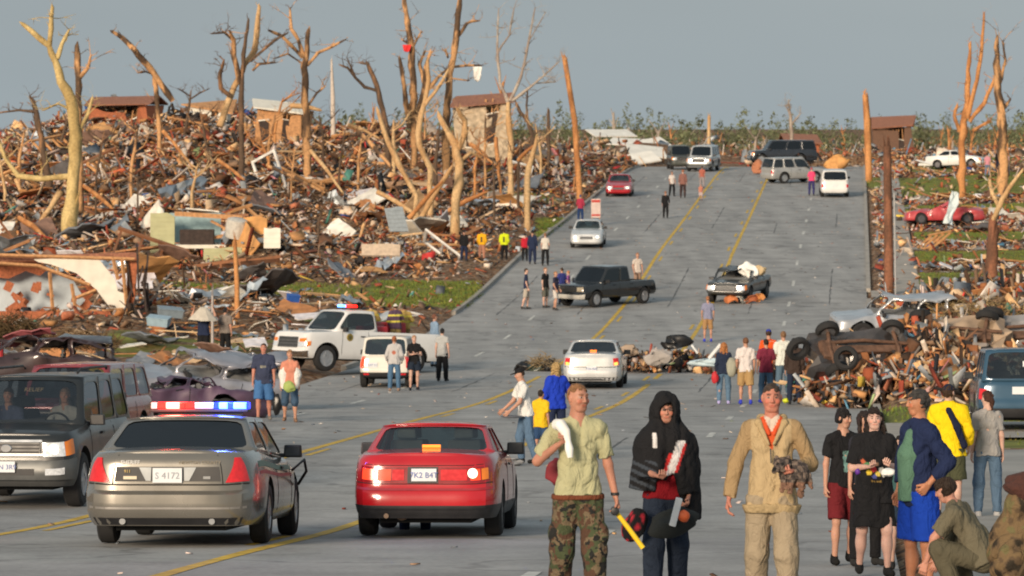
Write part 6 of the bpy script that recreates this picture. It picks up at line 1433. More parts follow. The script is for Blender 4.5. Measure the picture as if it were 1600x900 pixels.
BLKC = (.014, .014, .016); NAVY = (.02, .03, .07); DENIM = (.055, .10, .17); WHT = (.72, .72, .70); KHAKI = (.34, .23, .12); BRN = (.05, .028, .017); BLOND = (.42, .28, .12)
class PP: pass
def person(label, h=1.75, rz=0, lod=1, loc=None, sex='m', bulk=1.0, skin=SK, arms=None, legs=None, lean=(0, 0, 1), head=(0, 0), top=None, bottom=None, shoes=(.03, .03, .03), hair=('short', BRN), hat=None,
           curl=(.5, .5), grip=(None, None), cat='person', group=None, sock=None, neckc=None, sit=False):
    """arms, legs: two (upper dir, lower dir) pairs for the -x and +x side; head: (yaw, pitch) in degrees"""
    f = h / 1.75; B = bulk; wS = (.098 if sex == 'm' else .088) * h * (1 + (B - 1) * .5); wH = (.052 if sex == 'm' else .056) * h
    arms = arms or (((-.16, .03, -1), (-.08, -.12, -1)), ((.16, .03, -1), (.08, -.12, -1))); legs = legs or (((-.07, -.03, -1), (-.02, .03, -1)), ((.07, .0, -1), (.03, .05, -1)))
    up = nrmz(lean); P = np.zeros(3); J = PP(); J.sh = []; J.el = []; J.wr = []; J.hip = []; J.kn = []; J.an = []; J.to = []
    for i, sx in enumerate((-1, 1)):
        sh = P + up * .292 * h + np.array([sx * wS, 0, 0]); ua, fa = nrmz(arms[i][0]), nrmz(arms[i][1]); el = sh + ua * .165 * h; wr = el + fa * .142 * h; J.sh.append(sh); J.el.append(el); J.wr.append((wr, fa))
        hp = P + np.array([sx * wH, 0, -.01 * h]); kn = hp + nrmz(legs[i][0]) * .24 * h; an = kn + nrmz(legs[i][1]) * .232 * h; J.hip.append(hp); J.kn.append(kn); J.an.append(an)
        td = nrmz((sx * .16, -1, 0)) if not sit else nrmz((sx * .1, -1, -.3)); J.to.append(an + td * .078 * h + np.array([0, 0, -.026 * h]))
    neck = P + up * .325 * h; hy, hpit = R(head[0]), R(head[1]); hc = P + up * .34 * h + nrmz(up + np.array([0, -.12, .25])) * .082 * h
    Rh = np.array(Matrix.Rotation(hy, 3, 'Z') @ Matrix.Rotation(hpit, 3, 'X'))      # head frame -> body frame
    floor = min(J.an[0][2], J.an[1][2], J.to[0][2], J.to[1][2]) - .032 * h; off = np.array([0, 0, -floor]) if not sit else np.zeros(3)
    vb, vh = {0: (.0115, .0042), 1: (.018, .009), 2: (.03, .015)}[lod]
    allp = np.array(J.sh + J.el + [w_[0] for w_ in J.wr] + J.hip + J.kn + J.an + J.to + [hc]); lo, hi = allp.min(0) - .16 * f * max(B, 1), allp.max(0) + .17 * f * max(B, 1)
    def torso(F, g=0.0, k=.05):
        hh = lambda t: P + up * t * h; X = np.array([1.0, 0, 0])
        F.cone(hh(0) - X * .045 * f * B, hh(0) + X * .045 * f * B, (.088 if sex == 'm' else .098) * f * B + g, (.088 if sex == 'm' else .098) * f * B + g, k); F.cone(hh(.08) - X * .045 * f * B, hh(.08) + X * .045 * f * B, .080 * f * B + g, .080 * f * B + g, k)
        F.cone(hh(.15) - X * .055 * f * B, hh(.15) + X * .055 * f * B, .082 * f * B + g, .082 * f * B + g, k); F.cone(hh(.22) - X * .068 * f * B, hh(.22) + X * .068 * f * B, .078 * f * B + g, .078 * f * B + g, k)
        F.cone(hh(.275) - X * wS * .80, hh(.275) + X * wS * .80, .055 * f + g, .055 * f + g, k)
        for sx in (-1, 1): F.cone(neck, J.sh[(sx + 1) // 2] - np.array([sx * .02, 0, -.0]) * f, .042 * f + g, .046 * f + g, k)
        if sex == 'f':
            for sx in (-1, 1): F.ell(hh(.205) + np.array([sx * .055 * f, -.065 * f, 0]), np.array([.06, .05, .058]) * f * B + g, .03)
        if B > 1.1: F.ell(hh(.09) + np.array([0, -.04 * f, 0]), np.array([.13, .10, .13]) * f * B + g, .05)
    # ---- body
    F = Field(lo, hi, vb); torso(F)
    for i in range(2):
        F.cone(J.hip[i], J.kn[i], .078 * f * B, .051 * f * B, .04); F.cone(J.kn[i], J.an[i], .050 * f * B, .034 * f, .025); F.ell(J.kn[i] * .65 + J.an[i] * .35 + np.array([0, .02 * f, 0]), np.array([.05, .055, .10]) * f * B, .03)
        F.cone(J.sh[i], J.el[i], .047 * f * B, .037 * f * B, .03); F.cone(J.el[i], J.wr[i][0], .039 * f * B, .025 * f, .02)
    F.cone(neck - up * .03 * f, hc - up * .03 * f, .056 * f, .052 * f, .03); F.ell(hc, np.array([.07, .085, .09]) * f, .02, rot=Rh)
    parts = [F.mesh()]
    # ---- head
    f0 = f; f = f * .91; Hf = lambda v: hc + Rh @ (np.array(v) * f); H_ = Field(hc - .17 * f, hc + .17 * f, vh)
    H_.ell(Hf((0, .012, .022)), np.array([.075, .094, .100]) * f, .02, rot=Rh); H_.ell(Hf((0, -.02, -.03)), np.array([.060, .066, .080]) * f, .03, rot=Rh); H_.cone(Hf((-.02, -.045, -.082)), Hf((.02, -.045, -.082)), .026 * f, .026 * f, .03)
    H_.cone(Hf((0, .01, -.06)), Hf((0, .03, -.16)), .052 * f, .056 * f, .02); H_.cone(Hf((-.034, -.080, .040)), Hf((.034, -.080, .040)), .011 * f, .011 * f, .014)
    for sx in (-1, 1):
        H_.ell(Hf((sx * .031, -.094, .020)), np.array([.017, .012, .012]) * f, .012, 's', Rh); H_.ell(Hf((sx * .031, -.076, .020)), np.array([.0125] * 3) * f, .002)
        H_.ell(Hf((sx * .040, -.064, -.015)), np.array([.024, .02, .022]) * f, .02, rot=Rh); H_.ell(Hf((sx * .077, .008, .005)), np.array([.011, .022, .033]) * f, .006, rot=Rh)
    H_.cone(Hf((0, -.086, .030)), Hf((0, -.101, -.012)), .008 * f, .0125 * f, .010); H_.cone(Hf((-.011, -.096, -.016)), Hf((.011, -.096, -.016)), .009 * f, .009 * f, .006)
    H_.cone(Hf((-.020, -.080, -.043)), Hf((.020, -.080, -.043)), .0085 * f, .0085 * f, .006); H_.cone(Hf((-.015, -.079, -.054)), Hf((.015, -.079, -.054)), .009 * f, .009 * f, .005)
    parts.append(H_.mesh()); f = f0; fh = f * .91
    # ---- hands
    for i, sx in enumerate((-1, 1)):
        w0, d = J.wr[i]; n = nrmz(np.cross(d, [0, 1, 0]) * -sx) if abs(d[1]) < .9 else np.array([0, 0, -1.]); n = nrmz(n - d * (n @ d)); l_ = np.cross(d, n) * sx
        if l_[1] > 0 and abs(d[2]) > .6: l_ = -l_
        c0 = w0 + d * .045 * f; Fh = Field(c0 - .17 * f, c0 + .17 * f, vh * 1.05 if lod == 0 else vh)
        for q in (-.024, 0, .024): Fh.cone(w0 + l_ * q * .6 * f, w0 + d * .085 * f + l_ * q * f, .016 * f, .0145 * f, .012)
        cu = curl[i]
        for q, ln in ((-.033, .062), (-.011, .074), (.011, .080), (.033, .070)):
            b0 = w0 + d * .088 * f + l_ * q * f; d1 = nrmz(d * math.cos(cu) + n * math.sin(cu)); d2 = nrmz(d * math.cos(cu * 2.1) + n * math.sin(cu * 2.1)); m1 = b0 + d1 * ln * .5 * f
            Fh.cone(b0 - d * .01, m1, .0098 * f, .009 * f, .004); Fh.cone(m1, m1 + d2 * ln * .5 * f, .009 * f, .0075 * f, .003)
        tb = w0 + d * .028 * f + l_ * .026 * f; td = nrmz(d * .75 + l_ * .62 + n * .3); Fh.cone(tb, tb + td * .035 * f, .0135 * f, .0115 * f, .008); td2 = nrmz(td + n * .6 + d * .3); Fh.cone(tb + td * .035 * f, tb + td * .035 * f + td2 * .030 * f, .011 * f, .009 * f, .004)
        parts.append(Fh.mesh())
    sk = np.array(skin); hcol = np.array(hair[1]) if hair else sk * .5
    def colf(V):
        C = np.tile(sk, (len(V), 1)) * (1 + .10 * np.sin(V[:, 0:1] * 31) * np.sin(V[:, 2:3] * 23)); L = (V - hc) @ Rh / fh; m = (np.abs(L) < .14).all(1)
        def near(c, r): return m & ((((L - np.array(c)) / np.array(r)) ** 2).sum(1) < 1)
        C[near((0, -.085, -.048), (.026, .03, .010))] = sk * (.95, .68, .66)
        for sx in (-1, 1):
            C[near((sx * .031, -.085, .020), (.016, .02, .0065))] = (.36, .29, .26); C[near((sx * .031, -.090, .020), (.0085, .02, .0065))] = (.04, .025, .02); C[near((sx * .033, -.085, .044), (.023, .03, .0065))] = hcol * .6 + sk * .15
            C[near((sx * .042, -.07, -.012), (.022, .03, .02))] = sk * (1.08, .84, .80)
        return C
    if loc is None: loc = (0, 0, 0)
    root = smesh('person', parts, M_SKIN, None, colf); tag(root, label, cat, group); root.location = Vector(loc) + Vector((0, 0, off[2])); root.rotation_euler = (0, 0, R(rz))
    # ---- trousers / shorts / skirt
    sd_ = int(h * 1000) + int(rz) % 97
    def gcol(c, fn=None):
        base = np.array(c)
        def g(V):
            C = np.tile(base, (len(V), 1))
            if fn: C = fn(V, C)
            return C
        return g
    def loose_leg(F, i, frac, g, flare=0.0):
        hp, kn, an = J.hip[i], J.kn[i], J.an[i]
        if frac <= 1: F.cone(hp, hp + (kn - hp) * frac, .084 * f * B + g, (.084 - .026 * frac) * f * B + g + flare, .035, cut=1)
        else: F.cone(hp, kn, .080 * f * B + g, .068 * f * B + g, .035); F.cone(kn, kn + (an - kn) * (frac - 1), .068 * f * B + g, .046 * f + g + flare, .03, cut=1)
    if bottom:
        bc, bl = bottom[0], bottom[1]; bm_ = bottom[2] if len(bottom) > 2 and bottom[2] is not None else M_FAB; g = bottom[3] if len(bottom) > 3 else .014; F = Field(lo - .03, hi, vb); hh = lambda t: P + up * t * h
        F.cone(hh(0) - (.045 * f * B, 0, 0), hh(0) + (.045 * f * B, 0, 0), .094 * f * B + g * .7, .094 * f * B + g * .7, .03); F.cone(hh(.05) - (.045 * f * B, 0, 0), hh(.05) + (.045 * f * B, 0, 0), .088 * f * B + g * .4, .088 * f * B + g * .4, .04)
        for i in range(2): loose_leg(F, i, bl, g, (.004 if bl > 1 else .022) * f)
        if bl > 1.5: F.noise(.010 if lod == 0 else .006, 15, sd_)
        else: F.noise(.007, 18, sd_)
        X, Y, Z = np.meshgrid(*F.ax, indexing='ij', sparse=True); wz = hh(.012)
        if not sit and lean[1] > -.3: F.D = np.maximum(F.D, ((X - wz[0]) * up[0] + (Y - wz[1]) * up[1] + (Z - wz[2]) * up[2]).astype(np.float32))
        smesh('trousers' if bl > 1.2 else 'shorts', [F.mesh()], bm_, root, gcol(bc))
    # ---- shoes
    if shoes is not None:
        for i in range(2):
            an, to = J.an[i], J.to[i]; F = Field(np.minimum(an, to) - .1 * f, np.maximum(an, to) + .1 * f, max(vh * 1.4, .007)); fl = min(an[2], to[2]) - .03 * h * .95
            F.cone(an + (0, .02 * f, -.04 * f), to + (0, 0, .0), .036 * f, .040 * f, .03); F.cone(an + (0, .012 * f, .01), an + (0, .012 * f, -.05 * f), .042 * f, .042 * f, .03)
            smesh('shoe', [F.mesh()], M_FAB, root, gcol(shoes))
            if sock: F = Field(an - .12 * f, an + .12 * f, .009); F.cone(an + (0, 0, .07 * f), an, .044 * f, .042 * f, .01); smesh('sock', [F.mesh()], M_FAB, root, gcol(sock))
    # ---- top
    if top:
        tcx, sl, hem = top[0], top[1], top[2]; g = top[3] if len(top) > 3 else .012; fn = top[4] if len(top) > 4 else None; tm = top[5] if len(top) > 5 else M_FAB; F = Field(lo - .05, hi, vb); torso(F, g, .045); hh = lambda t: P + up * t * h
        hx = .092
        for sx in (-1, 1): F.cone(hh(.12) + np.array((sx * .05 * f * B, 0, 0)), hh(-hem - .03) + np.array((sx * hx * f * B, 0, 0)), .083 * f * B + g, .098 * f * B + g, .04)
        F.cone(hh(.10), hh(-hem - .03), .085 * f * B + g, .104 * f * B + g, .02)
        for i in range(2):
            sh, el, wr = J.sh[i], J.el[i], J.wr[i][0]
            if sl <= 0: continue
            if sl <= 1: F.cone(sh, sh + (el - sh) * sl, .044 * f * B + g, .046 * f * B + g + .006, .025, cut=1)
            else: F.cone(sh, el, .046 * f * B + g, .042 * f * B + g, .025); F.cone(el, el + (wr - el) * (sl - 1), .043 * f * B + g, .031 * f + g, .02, cut=1)
        F.noise(.011 + g * .22, 17, sd_ + 5); X, Y, Z = np.meshgrid(*F.ax, indexing='ij', sparse=True); hz = hh(-hem); pl = -((X - hz[0]) * up[0] + (Y - hz[1]) * up[1] + (Z - hz[2]) * up[2]) + (.008 if hem > .01 else .001) * np.sin(X * 26 + 1) * np.sin(Y * 19)
        low = (Z < hz[2] + .12) if lean[1] < -.3 else True; F.D = np.where(low, np.maximum(F.D, pl.astype(np.float32)), F.D); smesh('shirt' if sl <= 1 else 'jacket', [F.mesh()], tm, root, gcol(tcx, fn))
    # ---- hair and hats
    f = fh
    if hair:
        st, hcx = hair[0], np.array(hair[1]); F = Field(hc - .30 * f * (1.6 if st in ('long', 'pony') else 1), hc + .22 * f, max(vh * 1.3, .006)); gs = {'short': .009, 'crop': .004, 'bowl': .016, 'long': .014, 'pony': .008, 'curly': .028}.get(st, .01) * f
        F.ell(Hf((0, .016, .028)), np.array([.075, .094, .100]) * f + gs, .01, rot=Rh)
        if st in ('long',):
            for sx in (-1, 1): F.cone(Hf((sx * .072, .02, .03)), Hf((sx * .098, .01, -.20)), .036 * f, .040 * f, .03)
            F.cone(Hf((0, .05, .0)), Hf((0, .06, -.19)), .065 * f, .05 * f, .03)
        if st == 'pony': F.cone(Hf((0, .09, .03)), Hf((.0, .14, -.04)), .03 * f, .035 * f, .02); F.cone(Hf((0, .14, -.04)), Hf((.01, .13, -.17)), .035 * f, .012 * f, .02)
        X, Y, Z = np.meshgrid(*F.ax, indexing='ij'); L = (np.stack([X, Y, Z], -1) - hc) @ Rh / f
        line = {'short': .068, 'crop': .076, 'bowl': .050, 'long': .078, 'pony': .074, 'curly': .07}.get(st, .065)
        yb = {'short': .004, 'crop': .018, 'bowl': -.022, 'long': -.002, 'pony': .0, 'curly': -.02}.get(st, 0)
        face = np.minimum(yb - L[..., 1], line - .25 * np.abs(L[..., 0]) - L[..., 2]) * f      # >0 inside the face opening
        F.D = np.maximum(F.D, face.astype(np.float32))
        if st not in ('long', 'pony'): F.D = np.maximum(F.D, ((-.055 if st != 'crop' else -.03) - L[..., 2]).astype(np.float32) * f)
        F.noise({'crop': .0055, 'bowl': .012, 'long': .014}.get(st, .009), 88, sd_); smesh('hair', [F.mesh()], M_HAIR, root, gcol(hcx))
    if hat:
        kind, hcx = hat; F = Field(hc - .22 * f, hc + .24 * f, max(vh * 1.3, .007)); F.ell(Hf((0, .012, .04)), np.array([.086, .104, .100]) * f, .01, rot=Rh)
        X, Y, Z = np.meshgrid(*F.ax, indexing='ij'); L = (np.stack([X, Y, Z], -1) - hc) @ Rh / f; F.D = np.maximum(F.D, (.052 - L[..., 2]).astype(np.float32) * f)
        if kind == 'cap': F.ell(Hf((0, -.12, .056)), np.array([.062, .072, .010]) * f, .008, rot=Rh)
        elif kind == 'helmet': F.ell(Hf((0, .01, .058)), np.array([.135, .165, .014]) * f, .02, rot=Rh); F.cone(Hf((0, -.09, .12)), Hf((0, .11, .12)), .02 * f, .02 * f, .02)
        elif kind == 'hat': F.ell(Hf((0, .01, .056)), np.array([.17, .19, .014]) * f, .015, rot=Rh)
        smesh('hat' if kind != 'helmet' else 'helmet', [F.mesh()], M_FAB, root, gcol(hcx))
    root['_j'] = 1; del root['_j']
    f = f0; J.hc, J.Rh, J.P, J.f, J.off = hc, Rh, P, f, off; Mx = Matrix.Translation(root.location) @ Matrix.Rotation(R(rz), 4, 'Z'); J.world = lambda v: Mx @ Vector([float(a) for a in v]); J.root = root; J.vb = vb; J.h = h; J.Mx = Mx
    return J
def stand(px, d, dz=0.0):
    X = (px - 800) / FPX * d; on = ROAD_L < X - RX(d) < ROAD_R; return (X, d, (-H(d) if on else globals()['top'](X, d)) + dz)
def garment(name, J, build, m, col, lo=None, hi=None, vx=None, nz_=.0, nf=18, colf=None, parent=True):
    """an extra piece of clothing modelled with the same field"""
    F = Field(lo, hi, vx or J.vb); build(F)
    if nz_: F.noise(nz_, nf, 3)
    v, f_ = F.mesh(); o = link(name, mesh_np(name, v, f_, colf(v) if colf else np.tile(np.array(col), (len(v), 1)), smooth=True), m, J.root if parent else None); return o
def thing_at(J, mb, name, m, local, label, cat, rot=(0, 0, 0), **k):
    o = mb.build(name, m, None, **k); o.matrix_world = Matrix.Translation(J.world(local)) @ Matrix.Rotation(J.root.rotation_euler.z, 4, 'Z') @ Matrix.Rotation(rot[2], 4, 'Z') @ Matrix.Rotation(rot[1], 4, 'Y') @ Matrix.Rotation(rot[0], 4, 'X'); return tag(o, label, cat)
# ================================================================ FOREGROUND PEOPLE
top_ = top
WALK = (((-.06, -.22, -1), (-.02, .10, -1)), ((.06, .10, -1), (.03, .30, -1)))
WALK2 = (((-.06, .12, -1), (-.02, .32, -1)), ((.06, -.20, -1), (.03, .08, -1)))
# 1 soldier
def shirt_print(V, C):
    x, y, z = V[:, 0], V[:, 1], V[:, 2]; fr = y < -.04
    m = fr & (np.abs(z - .285) < .007) & (np.abs(x - .015) < .085) & (np.sin(x * 260) > -.2); C[m] = C[m] * .62
    r = np.hypot(x - .085, (z - .395)); m = fr & (np.abs(r - .034) < .008); C[m] = C[m] * .68; return C
J = person('man in a sand T-shirt and woodland camouflage trousers walking with a yellow tool', 1.79, 8, 0, stand(903, 32), 'm', .97, (.47, .22, .15), arms=(((-.48, .10, -.86), (.52, -.62, .52)), ((.24, .04, -1), (.22, -.10, -1))), legs=WALK2, head=(28, 3),
           top=((.43, .42, .25), .80, .0, .016, shirt_print), bottom=((.1, .1, .05), 2, M_CAMO, .030), shoes=(.05, .04, .03), hair=('crop', (.26, .13, .06)), curl=(1.1, .9))
wr0, fa0 = J.wr[0]; wr1, fa1 = J.wr[1]
b = MB(); b.tube([Vector((.015, -.02, -.12)), Vector((.008, -.01, -.05)), Vector((0, 0, 0)), Vector((-.02, .01, .08)), Vector((-.05, .05, .13)), Vector((-.07, .12, .13))], [.022, .034, .026, .040, .048, .044], 14)
thing_at(J, b, 'white_cloth_roll', mat('white_cloth', (.85, .84, .8)), wr0 + fa0 * .09 + (0.02, -.01, -.02), 'white rolled cloth carried over the shoulder by the man in camouflage trousers', 'cloth roll', smooth=True)
lb_ = [(0, 0, 0), (.05, .18, -.16), (.1, .2, -.42)]
lump('dark red bag slung behind the back of the man in camouflage trousers', 872, 738, 32.35, .2, .14, .22, mat('dark_red_bag', (.22, .02, .03), .7), 31, 'shoulder_bag', 'bag', .15)
b = MB(); b.tube([Vector((0, 0, .05)), Vector((0, 0, -.06))], .026, 12); b.tube([Vector((0, 0, -.06)), Vector((.10, 0, -.19)), Vector((.19, 0, -.31))], [.018, .02, .021], 12); 
tl = empty('yellow_tool', J.world(wr1 + fa1 * .105), 0, 'yellow-handled tool with a black head in the hand of the man in camouflage', 'hand tool')
h1 = MB(); h1.lathe([(-.05, .026), (-.045, .034), (.045, .034), (.05, .026)], 'y', (-.03, 0, -.01), 16); h1.build('tool_head', M_BLK, tl, smooth=True)
h2 = MB(); h2.tube([Vector((-.02, 0, -.02)), Vector((.08, -.0, -.15)), Vector((.19, -.01, -.30))], [.019, .020, .021], 12); h2.build('tool_handle', mat('yellow_plastic', (.85, .58, .02), .4), tl, smooth=True)
b = MB(); b.lathe([(-.012, .03), (-.01, .034), (.01, .034), (.012, .03)], 'z', (0, 0, 0), 18); w_ = b.build('wristwatch', M_BLK, J.root, smooth=True, loc=Vector([float(q) for q in wr1 - fa1 * .02]))
garment('belt', J, lambda F: (F.cone((-.082, 0, -.015), (.082, 0, -.015), .127, .127, .01, 0)), M_FAB, (.16, .05, .025), (-.26, -.19, -.035), (.26, .19, .012), .009)
for sx in (-1, 1): garment('cargo_pocket', J, lambda F: F.ell((sx * .175, (.04 if sx < 0 else -.09), -.30), (.055, .075, .10), .01), M_CAMO, (0, 0, 0), (sx * .175 - .12, -.25, -.45), (sx * .175 + .12, .2, -.15), .012, .004)
# 2 hooded walker
def drape_col(V):
    C = np.tile(np.array(BLKC), (len(V), 1)); x, y, z = V[:, 0], V[:, 1], V[:, 2]; fr = y < .03
    u = (x - .085) + (.40 - z) * .35; m = fr & (np.abs(u) < .036) & (z > .18) & (z < .47); C[m] = (.72, .70, .70)
    m2 = fr & (np.abs(u + .05) < .016) & (z > .20) & (z < .36); C[m2] = (.55, .03, .03); m3 = fr & (np.abs(u - .045) < .012) & (z > .20) & (z < .44); C[m3] = (.5, .03, .03)
    m4 = fr & (np.abs(x + .115) < .018) & (np.abs(z - .47) < .06); C[m4] = (.75, .72, .72)
    m5 = fr & (x < -.1) & (z < .30) & (np.sin(z * 90 + x * 40) > .2); C[m5] = (.05, .06, .075); return C
J = person('walker wrapped in a black hooded blanket over a red shirt, carrying bundles', 1.68, 6, 0, stand(1040, 34.3), 'm', 1.0, (.50, .24, .17), arms=(((-.22, -.15, -.9), (.30, -.62, -.1)), ((.2, -.1, -.9), (-.2, -.4, -.85))), legs=WALK, head=(-4, 6),
           top=((.22, .008, .014), .25, .015, .02), bottom=((.022, .032, .055), 2, None, .026), shoes=(.03, .03, .03), hair=('short', BRN), curl=(1.0, 1.0))
hc = J.hc
def drape(F):
    F.ell(hc + (0, .02, .02), (.125, .135, .145), .02); F.cone(hc + (0, .05, -.05), (0, .05, .38), .12, .16, .06)
    for sx, zz, rr in ((-1, .05, .13), (1, -.20, .125)):
        F.cone((sx * .07, .0, .47), (sx * .14, .0, .40), .12, .13, .06); F.cone((sx * .13, -.01, .42), (sx * .155, -.01, .22), .12, .125, .06); F.cone((sx * .155, -.01, .22), (sx * .18, -.01, zz), .125, rr, .06, cut=1)
    F.cone((0, .10, .40), (0, .13, -.15), .15, .16, .06, cut=1); F.cone((-.08, -.04, .44), (-.13, -.12, .14), .12, .12, .05, cut=1); F.cone((.05, -.05, .44), (.15, -.08, .02), .13, .10, .05, cut=1); F.cone((-.08, -.03, .47), (.08, -.03, .47), .12, .12, .06)
    F.ell(hc + (0, -.12, -.02), (.064, .13, .096), .015, 's'); F.cone((-.01, -.25, .02), (.0, -.25, .17), .15, .05, .02, op='s'); F.cone((0, -.05, -.3), (0, -.05, .1), .12, .10, .03, op='s')
garment('hooded_blanket', J, drape, M_FAB, BLKC, (-.42, -.34, -.35), (.42, .34, float(hc[2]) + .22), .0115, .016, 15, drape_col)
garment('glasses', J, lambda F: [F.ell(hc + (sx * .032, -.103, .016), (.016, .004, .010), .002) for sx in (-1, 1)] + [F.cone(hc + (-.03, -.105, .022), hc + (.03, -.105, .022), .003, .003, .002)], mat('thin_glasses', (.10, .06, .05), .3), BLKC, hc - .14, hc + .1, .005)
def bag_col(V):
    C = np.tile(np.array(BLKC), (len(V), 1)); m = (np.sin(V[:, 2] * 70 + V[:, 0] * 50) > .55) & (np.sin(V[:, 0] * 60) > -.2); C[m] = (.55, .03, .05); return C
wr0, fa0 = J.wr[0]; 
b = MB(); o = lump('black bag with red marks hanging at the left side of the hooded walker', 992, 820, 34.0, .20, .13, .30, attr_mat('fabric'), 41, 'carried_bag', 'bag', .12)
cc = np.array([v.co for v in o.data.vertices]); a = o.data.color_attributes.new('Col', 'FLOAT_COLOR', 'POINT'); q = np.ones((len(cc), 4), np.float32); q[:, :3] = bag_col(cc); a.data.foreach_set('color', q.ravel()); o.rotation_euler = (0, .45, 0)
o = lump('black bundle with folded clothes hanging low in front of the hooded walker', 1052, 818, 33.9, .40, .22, .22, mat('black_fabric_bundle', (.02, .024, .024), .9), 43, 'carried_bundle', 'bundle', .2); o.rotation_euler = (0, -.3, 0)
b = MB(); b.box((0, 0, 0), (.055, .05, .24), Matrix.Rotation(.25, 3, 'Y')); o = b.build('white_package', mat('white_package', (.66, .70, .74), .5), None, loc=at(1056, 800, 33.72), bevel=.008); tag(o, 'narrow white package tucked in the bundle of the hooded walker', 'package')
o = lump('orange and teal toy tucked in the bundle of the hooded walker', 1068, 806, 33.75, .10, .08, .10, mat('orange_plastic', (.75, .14, .04), .5), 47, 'small_toy', 'toy', .1)
# 3 man in the tan jacket with a small dog
def tan_panels(V, C):
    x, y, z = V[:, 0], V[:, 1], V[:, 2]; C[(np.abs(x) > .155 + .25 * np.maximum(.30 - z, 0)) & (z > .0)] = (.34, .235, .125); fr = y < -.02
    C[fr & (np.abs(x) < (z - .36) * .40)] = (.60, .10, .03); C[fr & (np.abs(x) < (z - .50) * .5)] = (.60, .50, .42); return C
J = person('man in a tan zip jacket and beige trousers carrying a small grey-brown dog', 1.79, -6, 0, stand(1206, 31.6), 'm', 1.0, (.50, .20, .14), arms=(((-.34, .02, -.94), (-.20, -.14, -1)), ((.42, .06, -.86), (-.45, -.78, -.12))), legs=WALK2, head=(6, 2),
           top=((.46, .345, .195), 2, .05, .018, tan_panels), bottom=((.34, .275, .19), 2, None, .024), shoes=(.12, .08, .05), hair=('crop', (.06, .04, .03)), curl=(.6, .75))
garment('jacket_hem', J, lambda F: (F.cone((-.095, 0, -.05), (-.088, 0, -.118), .137, .122, .01, 2), F.cone((.095, 0, -.05), (.088, 0, -.118), .137, .122, .01, 2), F.cone((0, 0, -.05), (0, 0, -.118), .135, .124, .01, 2)), M_FAB, (.40, .30, .165), (-.28, -.2, -.15), (.28, .2, -.03), .0105, .004, 40)
nk = J.P + np.array([0, 0, .325 * J.h])
garment('red_shirt_collar', J, lambda F: [F.cone(nk + (sx * .02, -.085, -.09), nk + (sx * .062, -.05, .0), .016, .022, .01) and None or F.cone(nk + (sx * .062, -.05, .0), nk + (sx * .05, .03, .03), .022, .02, .01) for sx in (-1, 1)], M_FAB, (.62, .09, .03), nk - .2, nk + .14, .007)
garment('jacket_collar', J, lambda F: (F.cone(nk + (-.02, -.125, -.17), nk + (-.10, -.06, -.01), .012, .028, .02), F.cone(nk + (.02, -.125, -.17), nk + (.10, -.06, -.01), .012, .028, .02), F.cone(nk + (-.10, -.06, -.01), nk + (-.085, .04, .02), .028, .03, .02), F.cone(nk + (.10, -.06, -.01), nk + (.085, .04, .02), .028, .03, .02), F.cone(nk + (-.085, .04, .02), nk + (.085, .04, .02), .032, .032, .02)), M_FAB, (.43, .32, .175), nk - .25, nk + .16, .0095)
z_ = MB(); z_.tube([Vector((-.005, -.132, .38)), Vector((.0, -.142, .27))], .006, 6); z_.build('zip', M_BLK, J.root)
wr1, fa1 = J.wr[1]; dc = np.array([.16, -.20, .225])
def dogf(F):
    F.ell(dc + (.02, .02, -.03), (.115, .085, .105), .03); F.ell(dc + (-.07, -.06, .04), (.062, .062, .058), .03); F.cone(dc + (-.10, -.10, .025), dc + (-.125, -.135, .01), .030, .022, .015)
    for sx in (-1, 1): F.ell(dc + (-.07 + sx * .045, -.035, .082), (.02, .018, .032), .01)
    F.cone(dc + (-.05, -.06, -.06), dc + (-.07, -.09, -.15), .024, .02, .02); F.cone(dc + (.0, -.07, -.07), dc + (-.015, -.10, -.16), .024, .02, .02); F.cone(dc + (.08, -.03, -.07), dc + (.07, -.03, -.19), .030, .022, .02); F.cone(dc + (.12, .02, -.03), dc + (.15, -.01, -.13), .02, .014, .02)
def dogcol(V):
    L = V - dc; n_ = np.sin(L[:, 0] * 70) * np.sin(L[:, 2] * 60 + 1) * np.sin(L[:, 1] * 50); C = np.where(n_[:, None] > .05, np.array((.20, .15, .12)), np.array((.07, .055, .05))); 
    m = (L[:, 2] < -.09); C[m] = (.22, .12, .08)
    for e in ((-.105, -.112, .055), (-.066, -.125, .055)): C[((L - np.array(e)) ** 2).sum(1) < .00018] = (.01, .01, .01)
    C[((L - np.array((-.13, -.155, .018))) ** 2).sum(1) < .0005] = (.01, .01, .01); return C
F = Field(dc - .26, dc + .26, .0065); dogf(F); F.noise(.010, 95, 4); v, f_ = F.mesh(); o = link('small_dog', mesh_np('small_dog', v, f_, dogcol(v), smooth=True), M_HAIR); o.matrix_world = J.Mx; tag(o, 'small shaggy grey-brown dog held under the arm of the man in the tan jacket', 'dog')
# 4 boy
def teal_print(V, C):
    m = (V[:, 1] < -.03) & (np.abs(V[:, 0] - .03) < .055) & (V[:, 2] > .12) & (V[:, 2] < .33); C[m] = np.array((.16, .30, .28)) * (1 + .5 * np.sin(V[m, 2:3] * 60) * np.sin(V[m, 0:1] * 50)); return C
person('boy in a black printed T-shirt and maroon shorts with a black mop of hair', 1.53, 14, 0, stand(1318, 41), 'm', .92, SK, arms=(((-.16, .0, -1), (-.06, -.1, -1)), ((.2, .05, -1), (.0, -.3, -1))), legs=WALK, head=(38, 4), top=(BLKC, .7, .02, .016, teal_print), bottom=((.14, .015, .02), .93, None, .022), shoes=(.012, .012, .012), hair=('bowl', (.012, .010, .010)), curl=(.6, .6))
